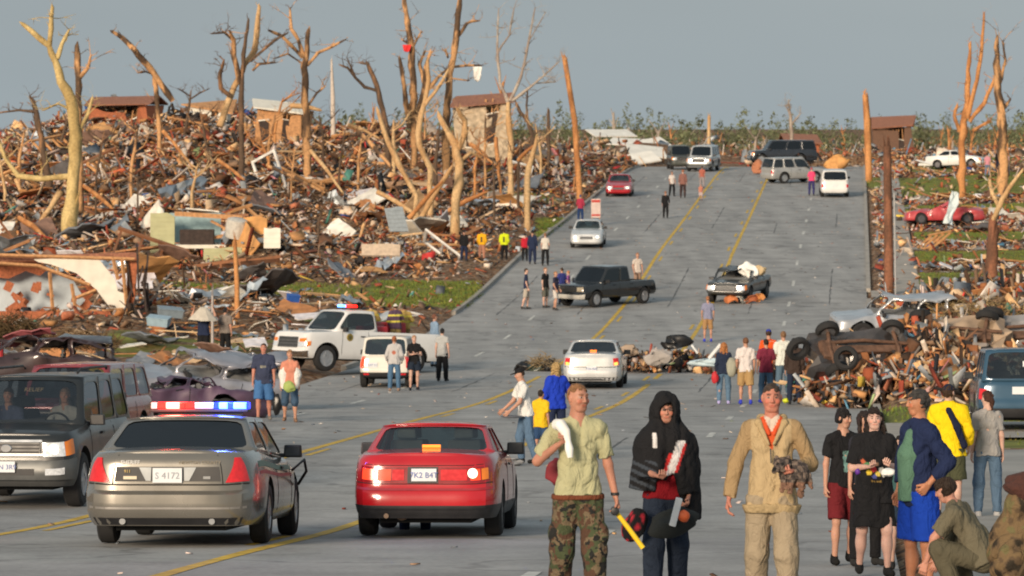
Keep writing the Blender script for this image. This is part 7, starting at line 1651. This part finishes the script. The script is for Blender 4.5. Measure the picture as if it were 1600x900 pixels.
# 5 woman in black
def flower(V, C):
    x, y, z = V[:, 0], V[:, 1], V[:, 2]; fr = y < -.03
    for cx, cz, r, c in ((-.07, .17, .028, (.7, .5, .05)), (-.03, .20, .026, (.6, .05, .05)), (.01, .155, .026, (.7, .55, .1)), (.045, .19, .03, (.75, .72, .65)), (-.09, .235, .03, (.08, .22, .10)), (.0, .245, .02, (.2, .12, .08)), (-.12, .27, .02, (.5, .12, .06)), (.07, .15, .024, (.7, .68, .6)), (-.02, .13, .022, (.10, .12, .35))):
        C[fr & (np.hypot(x - cx, z - cz) < r)] = c
    m = fr & (np.abs(z - .085) < .009) & (np.abs(x + .0) < .06) & (np.sin(x * 240) > -.3); C[m] = (.35, .22, .06); return C
J = person('pale woman in a long black T-shirt dress with a colourful print and dark hair', 1.55, 4, 0, stand(1366, 38.5), 'f', 1.16, (.62, .38, .31), arms=(((-.22, -.05, -1), (.42, -.80, .10)), ((.22, -.05, -1), (-.40, -.82, .16))), legs=WALK2, head=(-6, 0), top=(BLKC, .85, .225, .020, flower), bottom=(BLKC, .35, None, .01), shoes=(.02, .02, .02), hair=('long', (.020, .013, .011)), curl=(.7, .7))
smesh_t = None
o = lump('white crumpled paper held by the woman in the long black T-shirt', 1388, 738, 37.95, .13, .08, .07, mat('white_cloth', (.8, .8, .8)), 51, 'crumpled_paper', 'paper', .2)
o = lump('small purple object in the right hand of the woman in the long black T-shirt', 1340, 737, 38.0, .05, .05, .06, mat('purple_plastic', (.12, .03, .30), .5), 53, 'purple_phone', 'phone', .1)
person('dark-haired girl half hidden behind the woman in black', 1.50, 20, 1, stand(1352, 40.6), 'f', .8, SK, head=(20, 0), top=((.03, .03, .04), .6, .02), bottom=(BLKC, 2), hair=('long', (.03, .02, .018)))
person('small dark-haired child in teal mostly hidden by the man in navy', 1.28, 5, 1, stand(1407, 40.0), 'm', .85, SKP, top=((.05, .12, .12), .7, .03), bottom=((.03, .05, .08), .7), hair=('short', (.02, .015, .012)), legs=WALK)
# 6 man in navy
def navy_open(V, C):
    return C
J = person('tanned man in an open navy overshirt and bright blue shorts, hand on hip', 1.70, -66, 0, stand(1436, 33.4), 'm', 1.0, (.46, .20, .11), arms=(((-.22, -.05, -1), (.06, -.25, -1)), ((.34, .42, -.86), (-.10, -.55, -.62))), legs=(((-.05, -.04, -1), (-.02, .02, -1)), ((.05, .02, -1), (.02, .06, -1))), head=(-12, 2),
           top=((.016, .026, .075), 1.72, .065, .026), bottom=((.010, .055, .42), .92, None, .038), shoes=(.3, .3, .3), hair=('short', (.045, .042, .04)), curl=(.6, 1.2))
garment('green_undershirt', J, lambda F: (F.cone((.0, -.06, .46), (.0, -.075, .30), .06, .10, .03), F.cone((.0, -.085, .30), (.0, -.085, -.07), .100, .098, .03, 1)), M_FAB, (.10, .20, .14), (-.25, -.26, -.12), (.25, .1, .55), .011, .004)
# 7 yellow jacket
J = person('person in a bright yellow jacket and navy cap with a dark strap across the back', 1.66, 158, 0, stand(1482, 51.5), 'm', 1.12, SKP, arms=(((-.28, -.1, -1), (.1, -.5, -.8)), ((.22, 0, -1), (.1, -.2, -1))), head=(-10, 0), top=((.85, .60, .01), 1.75, .05, .034), bottom=((.07, .075, .04), .92, None, .035), shoes=(.05, .05, .05), hair=('short', BRN), hat=('cap', (.012, .02, .05)))
garment('shoulder_strap', J, lambda F: (F.cone((-.03, .11, .50), (-.15, .14, .30), .038, .045, .02), F.cone((-.15, .14, .30), (-.23, .10, .06), .045, .045, .02)), M_FAB, (.012, .016, .04), (-.4, -.1, .0), (0, .25, .62), .012, .006)
# 8 grey T-shirt
J = person('woman in a grey T-shirt and faded jeans with a brown ponytail, seen from behind', 1.58, 186, 0, stand(1543, 52), 'f', 1.0, SKP, head=(18, 6), top=((.33, .32, .31), .75, .03, .014), bottom=((.09, .15, .23), 2, None, .012), shoes=(.4, .4, .4), hair=('pony', (.06, .025, .015)))
# 9 crouching
J = person('person in an olive-grey T-shirt crouching with head bowed, beside camouflage gear', 1.46, -112, 0, stand(1541, 32.2), 'm', 1.12, (.52, .25, .18), lean=(0, -.55, .84), arms=(((-.12, -.55, -.8), (.05, -.35, -.95)), ((.12, -.55, -.8), (-.05, -.35, -.95))),
           legs=(((-.30, -.90, .42), (-.05, .28, -1)), ((.30, -.95, .25), (.05, .40, -.95))), head=(10, 22), top=((.14, .125, .085), .8, .03, .02), bottom=((.10, .09, .06), 2, None, .02), shoes=(.06, .04, .03), hair=('bowl', (.030, .018, .012)))
# 10 gear
M_CAMT = mat('tan_camouflage_canvas', (.22, .15, .08), .9, var=.5, scale=9, bump=.5, detail=3)
def pack(F):
    F.ell((0, 0, .42), (.34, .26, .40), .05); F.ell((.05, -.05, .80), (.28, .22, .16), .05); F.ell((-.20, -.18, .35), (.14, .12, .18), .02); F.ell((.12, -.22, .45), (.16, .10, .20), .02); F.ell((-.02, -.24, .12), (.24, .12, .12), .02)
def pcol(V):
    n_ = np.sin(V[:, 0] * 21 + 2 * np.sin(V[:, 2] * 13)) * np.sin(V[:, 2] * 24 + V[:, 1] * 9) + .5 * np.sin(V[:, 0] * 47 + V[:, 2] * 39); C = np.tile(np.array((.17, .115, .06)), (len(V), 1)); q = np.array([noise.noise(Vector(p) * 7.5) + .5 * noise.noise(Vector(p) * 19) for p in V]); C[q > .12] = (.11, .075, .045); C[q > .38] = (.035, .028, .02); C[q < -.35] = (.15, .13, .06); return C
F = Field((-.5, -.5, -.02), (.5, .4, 1.05), .013); pack(F); F.noise(.028, 14, 9); v, f_ = F.mesh(); gx = stand(1612, 31.0); rt = empty('camouflage_pack', gx, R(10), 'large camouflage rucksack with buckled straps at the bottom right corner', 'rucksack')
link('pack_body', mesh_np('pack_body', v, f_, pcol(v), smooth=True), M_FAB, rt)
for k, (x0, x1) in enumerate(((-.30, .10), (-.05, .32))):
    b = MB(); b.tube([Vector((x0, -.30, .08)), Vector(((x0 + x1) / 2 - .05, -.40, .42)), Vector((x1 - .05, -.33, .72)), Vector((x1, -.16, .93))], .018, 8); b.build('strap', mat('brown_webbing', (.07, .045, .02), .8), rt, smooth=True)
o = lump('dark reddish-brown rolled blanket on top of the camouflage rucksack', 1600, 760, 30.9, .30, .26, .22, mat('dark_red_brown_wool', (.07, .025, .018), .95, bump=1.0, scale=30), 61, 'rolled_blanket', 'blanket', .25)
# ================================================================ MID-DISTANCE PEOPLE
J = person('man in a white T-shirt, jeans and black cap bending forward on the road', 1.66, -75, 1, stand(822, 72), 'm', 1.05, SK, lean=(0, -.16, 1), arms=(((-.15, -.35, -.9), (0, -.7, -.6)), ((.15, -.35, -.9), (0, -.7, -.6))), head=(0, 14), top=(WHT, .75, .02, .02), bottom=((.10, .17, .27), 2), shoes=(.02, .02, .02), hair=('crop', BRN), hat=('cap', BLKC), legs=WALK)
o = lump('grey flat tray held by the man in the white T-shirt and black cap', 800, 651, 71.8, .42, .3, .05, mat('dark_grey_tray', (.10, .11, .13), .6), 71, 'tray', 'tray', .04)
o = lump('black and white shoes and rags on the road by the man in the black cap', 797, 722, 71.5, .4, .25, .14, mat('grey_rag', (.3, .3, .3), .9), 73, 'rag_heap', 'rags', .4)
person('child in a yellow shirt and dark blue shorts behind the man in the black cap', 1.22, 150, 1, stand(845, 74), 'm', .95, SK, top=((.78, .50, .02), .8, .06, .025), bottom=((.03, .07, .16), .95), hair=('short', (.03, .02, .015)))
person('blonde woman in a royal blue jacket turned away beside the yellow-shirted child', 1.66, 205, 1, stand(869, 76.5), 'f', 1.05, SK, top=((.015, .05, .48), 1.85, .03, .03), bottom=(NAVY, 2), hair=('long', BLOND), arms=(((-.5, -.1, -.8), (.3, -.3, .8)), ((.25, 0, -1), (0, -.4, -.9))))
def chest_print(V, C): m = (V[:, 1] < -.03) & (np.abs(V[:, 2] - .33) < .02) & (np.abs(V[:, 0]) < .075) & (np.sin(V[:, 0] * 190) > -.4); C[m] = (.35, .33, .25); return C
person('man in a slate blue T-shirt and light blue shorts walking at the left', 1.80, 0, 1, stand(412, 96.5), 'm', 1.12, (.5, .22, .16), top=((.045, .055, .10), .8, .04, .025, chest_print), bottom=((.06, .16, .36), 1.0, None, .03), shoes=(.2, .18, .16), hair=('crop', BRN), legs=WALK)
J = person('woman in a white cardigan over a coral top walking beside the man in slate blue', 1.66, 2, 1, stand(453, 95.5), 'f', 1.1, (.52, .28, .19), top=((.62, .25, .17), .5, .03, .014), bottom=((.05, .09, .15), 1.25, None, .015), shoes=(.25, .15, .1), hair=('short', (.30, .16, .08)), legs=WALK2)
garment('white_cardigan', J, lambda F: [(F.cone((sx * .10, .02, .46), (sx * .175, .01, .22), .085, .10, .04), F.cone((sx * .15, -.02, .24), (sx * .14, -.03, -.10), .095, .075, .04, 1)) for sx in (-1, 1)] + [F.cone((0, .06, .42), (0, .06, -.08), .12, .12, .05, 1)], M_FAB, (.74, .72, .68), (-.36, -.25, -.16), (.36, .28, .6), .018, .008)
o = lump('pale green bag held in front by the woman in the white cardigan', 452, 604, 95.0, .26, .16, .24, mat('pale_green_bag', (.33, .42, .12), .8), 77, 'green_bag', 'bag', .2)
o = lump('black bag with a yellow stripe between the two walkers at the left', 433, 632, 96, .22, .2, .5, M_BAG, 79, 'carried_bag', 'bag', .15)
J = person('man in a navy shirt holding a pale sheet over his head behind the silver wreck', 1.72, 178, 1, stand(318, 146), 'm', 1.2, SK, top=(NAVY, .7, .02, .03), bottom=(BLKC, .9, None, .03), arms=(((-.7, -.1, .5), (.3, -.1, 1)), ((.7, -.1, .5), (-.3, -.1, 1))))
bm = bmesh.new(); bmesh.ops.create_cone(bm, segments=16, radius1=.55, radius2=.12, depth=.42, cap_ends=True)
for v in bm.verts: v.co += noise.noise_vector(v.co * 3) * .08
me = bpy.data.meshes.new('pale_sheet'); bm.to_mesh(me); bm.free(); p = at(318, 490, 146); o = link('pale_sheet', me, mat('pale_sheet', (.55, .50, .42), .9), None, p); tag(o, 'pale sheet held like a canopy above the man in navy at the left', 'sheet')
person('man in a grey-brown shirt and black trousers beside the man under the pale sheet', 1.78, 150, 1, stand(352, 146.5), 'm', 1.15, SK, top=((.22, .19, .17), .8, .02, .03), bottom=(BLKC, 2), hair=('short', BLKC))
def logo(V, C): m = (V[:, 1] > .03) & (np.hypot(V[:, 0], V[:, 2] - .30) < .06); C[m] = (.45, .15, .1); return C
person('person in a pale grey hooded sweatshirt and jeans seen from behind at the left', 1.62, 176, 1, stand(616, 123.5), 'f', 1.02, SK, top=((.50, .49, .49), 1.9, .03, .03, logo), bottom=((.08, .16, .27), 2), shoes=(.3, .2, .15), hair=('short', (.35, .12, .05)), arms=(((-.3, 0, -1), (0, -.5, -.5)), ((.3, 0, -1), (0, -.5, -.5))))
person('woman in a black T-shirt and dark shorts with folded arms beside the grey sweatshirt', 1.64, 10, 1, stand(647, 124), 'f', 1.05, SKP, top=(BLKC, .6, .04, .018), bottom=((.02, .03, .05), .6, None, .03), shoes=(.02, .02, .03), hair=('short', (.40, .20, .10)), arms=(((-.2, -.1, -1), (.6, -.5, .1)), ((.2, -.1, -1), (-.6, -.5, .15))), legs=WALK)
person('person in a grey shirt and black trousers turned away right of the white vehicles', 1.66, 160, 1, stand(691, 131), 'm', 1.0, SKP, top=((.42, .43, .43), .5, .05, .02), bottom=(BLKC, 2, None, .025), hair=('short', BLKC), head=(10, -10))
person('slim person in a light blue shirt at the tail of the white pickup', 1.80, 120, 2, stand(679, 142), 'm', .85, SK, top=((.25, .36, .50), 1.8, .1, .02), bottom=((.2, .3, .42), 2), hair=('short', (.2, .08, .05)))
# firefighters standing in the bed of the white pickup
W = WPU.matrix_world
for (lx, ly, hh_, rz, lab, hatc, tcol, px_) in [(.35, -.75, 1.5, 190, 'firefighter in tan and yellow coat at the front of the pickup bed', None, (.50, .36, .13), 0), (-.1, -1.45, 1.52, 200, 'firefighter with a white helmet in the middle of the pickup bed', ('helmet', (.78, .76, .68)), (.10, .06, .10), 0), (.35, -2.15, 1.5, 170, 'firefighter in a yellow-striped tan coat at the tail of the pickup bed', None, (.55, .38, .12), 0)]:
    p = W @ Vector((lx, ly, .74))
    def stripes(V, C): m = (np.abs(V[:, 2] - .16) < .03) | (np.abs(V[:, 2] - .36) < .025); C[m] = (.70, .62, .10); return C
    person(lab, hh_, rz, 2, (p.x, p.y, p.z), 'm', 1.15, SK, top=(tcol, 1.9, .06, .035, stripes), bottom=((.3, .22, .09), 2, None, .03), hair=('short', BRN), hat=hatc, arms=(((-.4, -.2, -.8), (.2, -.5, .1)), ((.3, 0, -1), (0, -.3, -1))))
for (lx, ly, sz, lab) in ((-.2, -.35, (.9, .8, .8), 'red equipment crate in the front of the white pickup bed'), (.35, -1.5, (.8, .9, .95), 'red hose reel box in the middle of the white pickup bed')):
    p = W @ Vector((lx, ly, .74 + sz[2] / 2)); b = MB(); b.box((0, 0, 0), sz, None, .92); o = b.build('equipment_box', mat('equipment_red', (.50, .02, .03), .4, coat=.4), None, bevel=.05); o.matrix_world = Matrix.Translation(p) @ W.to_3x3().to_4x4(); tag(o, lab, 'equipment box')
# group by the black pickup
for (px, d, h_, rz, t_, b_, lab, sx_, hr) in [(822, 181, 1.78, 90, (NAVY, .7, .03), ((.45, .40, .34), .95), 'man in navy T-shirt and pale shorts facing the black pickup', 'm', BRN), (852, 182, 1.75, 60, (BLKC, .7, .03), ((.12, .12, .10), 1.0), 'man in black T-shirt and dark shorts left of the black pickup', 'm', (.3, .15, .08)),
                                      (868, 180.5, 1.68, 70, ((.03, .03, .06), .7, .05), ((.6, .55, .5), .9), 'person in dark top and white shorts near the bumper of the black pickup', 'f', (.35, .18, .08)), (878, 184, 1.62, 200, ((.04, .05, .22), .8, .03), (NAVY, 2), 'person in a blue shirt behind the group at the black pickup', 'm', BRN),
                                      (888, 185.5, 1.40, 250, ((.30, .10, .30), .7, .03), (DENIM, 2), 'child in a mauve top closest to the black pickup', 'f', (.5, .2, .08)), (996, 191.5, 1.80, 20, ((.60, .52, .46), .6, .03), ((.3, .2, .15), 2), 'man in a pale T-shirt standing at the tail of the black pickup', 'm', (.35, .16, .08)),
                                      (725, 208, 1.60, 170, (BLKC, 1.9, .04), (NAVY, 2), 'person in black left of the yellow-clad pair on the side street', 'm', BLKC), (820, 210, 1.40, 185, ((.50, .02, .04), 1.9, .04), (BLKC, 2), 'person in a red jacket standing by the left kerb', 'f', BLKC),
                                      (832, 208, 1.68, 180, (NAVY, 1.9, .10), (NAVY, 2), 'broad person in dark clothes beside the red jacket at the left kerb', 'm', BLKC), (852, 207, 1.62, 175, ((.62, .58, .52), .7, .02), (BLKC, 2), 'person in a white top and black trousers at the left kerb', 'f', (.3, .15, .08)),
                                      (1106, 160, 1.75, 175, ((.24, .25, .36), .8, .03), ((.38, .22, .10), 1.0), 'man in a grey-blue T-shirt and brown shorts alone behind the road heap', 'm', (.35, .15, .07)), (1040, 248, 1.62, 170, (BLKC, 1.8, .04), (BLKC, 2), 'lone person in black walking up the middle of the road', 'm', (.3, .14, .08)),
                                      (1050, 273, 1.65, 10, ((.72, .66, .62), .7, .04), (BLKC, 2), 'person in a white top and black trousers near the crest', 'f', BRN), (1067, 271, 1.85, 170, ((.25, .12, .10), 1.8, .05), ((.05, .03, .03), 2), 'tall person in brown beside the white-topped one near the crest', 'm', (.4, .15, .08)),
                                      (1097, 284, 1.5, 175, ((.45, .14, .10), .8, .03), ((.35, .3, .3), 2), 'person in a coral shirt right of the pair near the crest', 'm', BRN), (1095, 268, 1.05, 10, ((.50, .20, .14), .8, .03), ((.5, .4, .4), 1), 'small child in coral on the yellow line near the crest', 'm', BRN),
                                      (907, 244, 1.6, 170, ((.40, .04, .08), 1.5, .03), ((.02, .05, .15), 2), 'person in a red shirt just behind the oncoming silver car', 'm', (.05, .08, .2)), (1268, 274, 1.85, 175, ((.75, .07, .18), .9, .0), ((.04, .04, .14), 2), 'person in a bright pink top between the silver and white wagons', 'f', (.4, .1, .12)),
                                      (1543, 292, 1.65, 170, ((.60, .26, .32), .8, .02), ((.15, .2, .3), 2), 'person in a pink shirt and jeans on the right lawn', 'm', BRN), (1560, 293, 1.6, 175, (BLKC, 1.8, .03), (NAVY, 2), 'person in black between the two pink-shirted people on the lawn', 'm', BRN), (1573, 291, 1.6, 185, ((.55, .35, .38), .8, .02), ((.2, .25, .35), 2), 'person in a faded pink shirt rightmost on the right lawn', 'f', (.3, .15, .08)),
                                      (1131, 112.5, 1.66, 168, ((.02, .03, .06), 1.9, .03), ((.11, .19, .29), 2), 'woman in a dark jacket with red hair and a grey shoulder bag at the heap', 'f', (.42, .17, .06)), (1165, 112, 1.80, 180, ((.68, .62, .60), .8, .03, .022), ((.42, .27, .12), .95, None, .03), 'man in a white T-shirt and tan shorts seen from behind at the heap', 'm', (.18, .08, .04)),
                                      (1197, 113.5, 1.74, 182, ((.22, .03, .06), .8, .04, .022), ((.07, .14, .24), 2), 'man in a maroon T-shirt and jeans seen from behind at the heap', 'm', (.03, .02, .015)), (1201, 119, 1.92, 178, ((.75, .10, .02), .8, .03), (BLKC, 2), 'tall man in orange with a blue cap behind the maroon T-shirt', 'm', BRN),
                                      (1224, 117.5, 1.88, 184, ((.70, .72, .66), .9, .03, .03), ((.10, .16, .22), 2), 'broad man in a white T-shirt between the orange and brown-clad people', 'm', (.22, .12, .06)), (1241, 112.5, 1.76, 186, ((.055, .038, .032), 1.9, .06, .03), ((.02, .03, .06), 2), 'person in a dark brown coat with black hair nearest the heap', 'm', (.012, .01, .01))]:
    hat = None
    if 'blue cap' in lab: hat = ('cap', (.03, .06, .40))
    if 'pink cap' in lab: hat = ('cap', (.75, .05, .18))
    hr_ = ('long', hr) if ('red hair' in lab or 'black hair' in lab) else ('short', hr)
    J = person(lab, h_, rz + rnd.uniform(-8, 8), 2 if d > 150 else 1, stand(px, d), sx_, 1.12 if 'broad' in lab else 1.03, SK if rnd.random() < .6 else SKP, top=t_, bottom=b_, hair=hr_, hat=hat, legs=[None, WALK, WALK2][rnd.randrange(3)], shoes=(.05, .05, .05) if 'heap' not in lab or 'black hair' in lab else ((.45, .42, .75) if 'red hair' in lab else (.04, .06, .5)), head=(rnd.uniform(-15, 15), 5),
               arms=(((-.2, -.05, -1), (0, -rnd.uniform(.1, .6), -.8)), ((.2, 0, -1), (0, -rnd.uniform(.1, .6), -.8))) if rnd.random() < .6 else None)
for (px, d, lab, c) in ((753, 209, 'person in a dark top under an orange-yellow safety jacket on the side street', (.80, .42, .02)), (788, 209, 'person in a bright lime safety vest near the left kerb', (.62, .72, .02))):
    J = person(lab, 1.5, 175, 2, stand(px, d), 'm', 1.15, SK, top=(c, 1.5, .02, .04, (lambda V, C: (C.__setitem__((V[:, 1] > .02) & (np.abs(V[:, 0]) < .045) & (V[:, 2] > .12) & (V[:, 2] < .38), (.05, .04, .03)), C)[1])), bottom=(BLKC if 'lime' in lab else (.45, .22, .15), 2))
o = lump('grey rucksack on the back of the red-haired woman at the heap', 1143, 574, 112.1, .30, .22, .52, mat('grey_rucksack', (.34, .34, .27), .9), 83, 'rucksack', 'rucksack', .12)
o = lump('red bag hanging at the side of the red-haired woman at the heap', 1117, 590, 112.3, .2, .16, .36, mat('red_bag', (.50, .02, .03), .7), 85, 'red_bag', 'bag', .12)
o = lump('bright lime scrap on the asphalt beside the brown-coated person', 1228, 626, 112, .16, .14, .13, mat('lime_plastic', (.55, .62, .02), .6), 87, 'lime_scrap', 'scrap', .2)
# ---- people inside the vehicles
SITL = (((-.1, -.9, -.25), (0, -.3, -1)), ((.1, -.9, -.25), (0, -.3, -1)))
def seated(car, lx, ly, z, lab, t_, hr, face=180, lod=1, head=(0, 0), skin=SK, hat=None):
    p = car.matrix_world @ Vector((lx, ly, z)); h = car.matrix_world.to_euler().z
    person(lab, 1.72, math.degrees(h) + face, lod, (p.x, p.y, p.z), 'm', 1.0, skin, arms=(((-.2, -.5, -.8), (.1, -.9, .25)), ((.2, -.5, -.8), (-.1, -.9, .25))), legs=SITL, top=t_, bottom=(NAVY, 2), hair=('short', hr), sit=True, shoes=None, head=head, hat=hat)
seated(SUV, -.42, .35, .82, 'driver in a pale shirt behind the windscreen of the charcoal vehicle', ((.45, .45, .42), .8, .02), (.3, .2, .15), 180, 1)
seated(SUV, .42, .35, .82, 'front passenger of the charcoal vehicle', ((.10, .12, .2), .8, .02), BRN, 180, 1)
seated(MAR, -.40, .30, .76, 'driver of the maroon vehicle behind the charcoal one', ((.3, .2, .2), .8, .02), BRN, 180, 1)
seated(RED_CAR, -.38, .45, .42, 'driver of the bright red sedan seen through its rear window', ((.10, .09, .08), .8, .02), (.05, .04, .03), 180, 1)
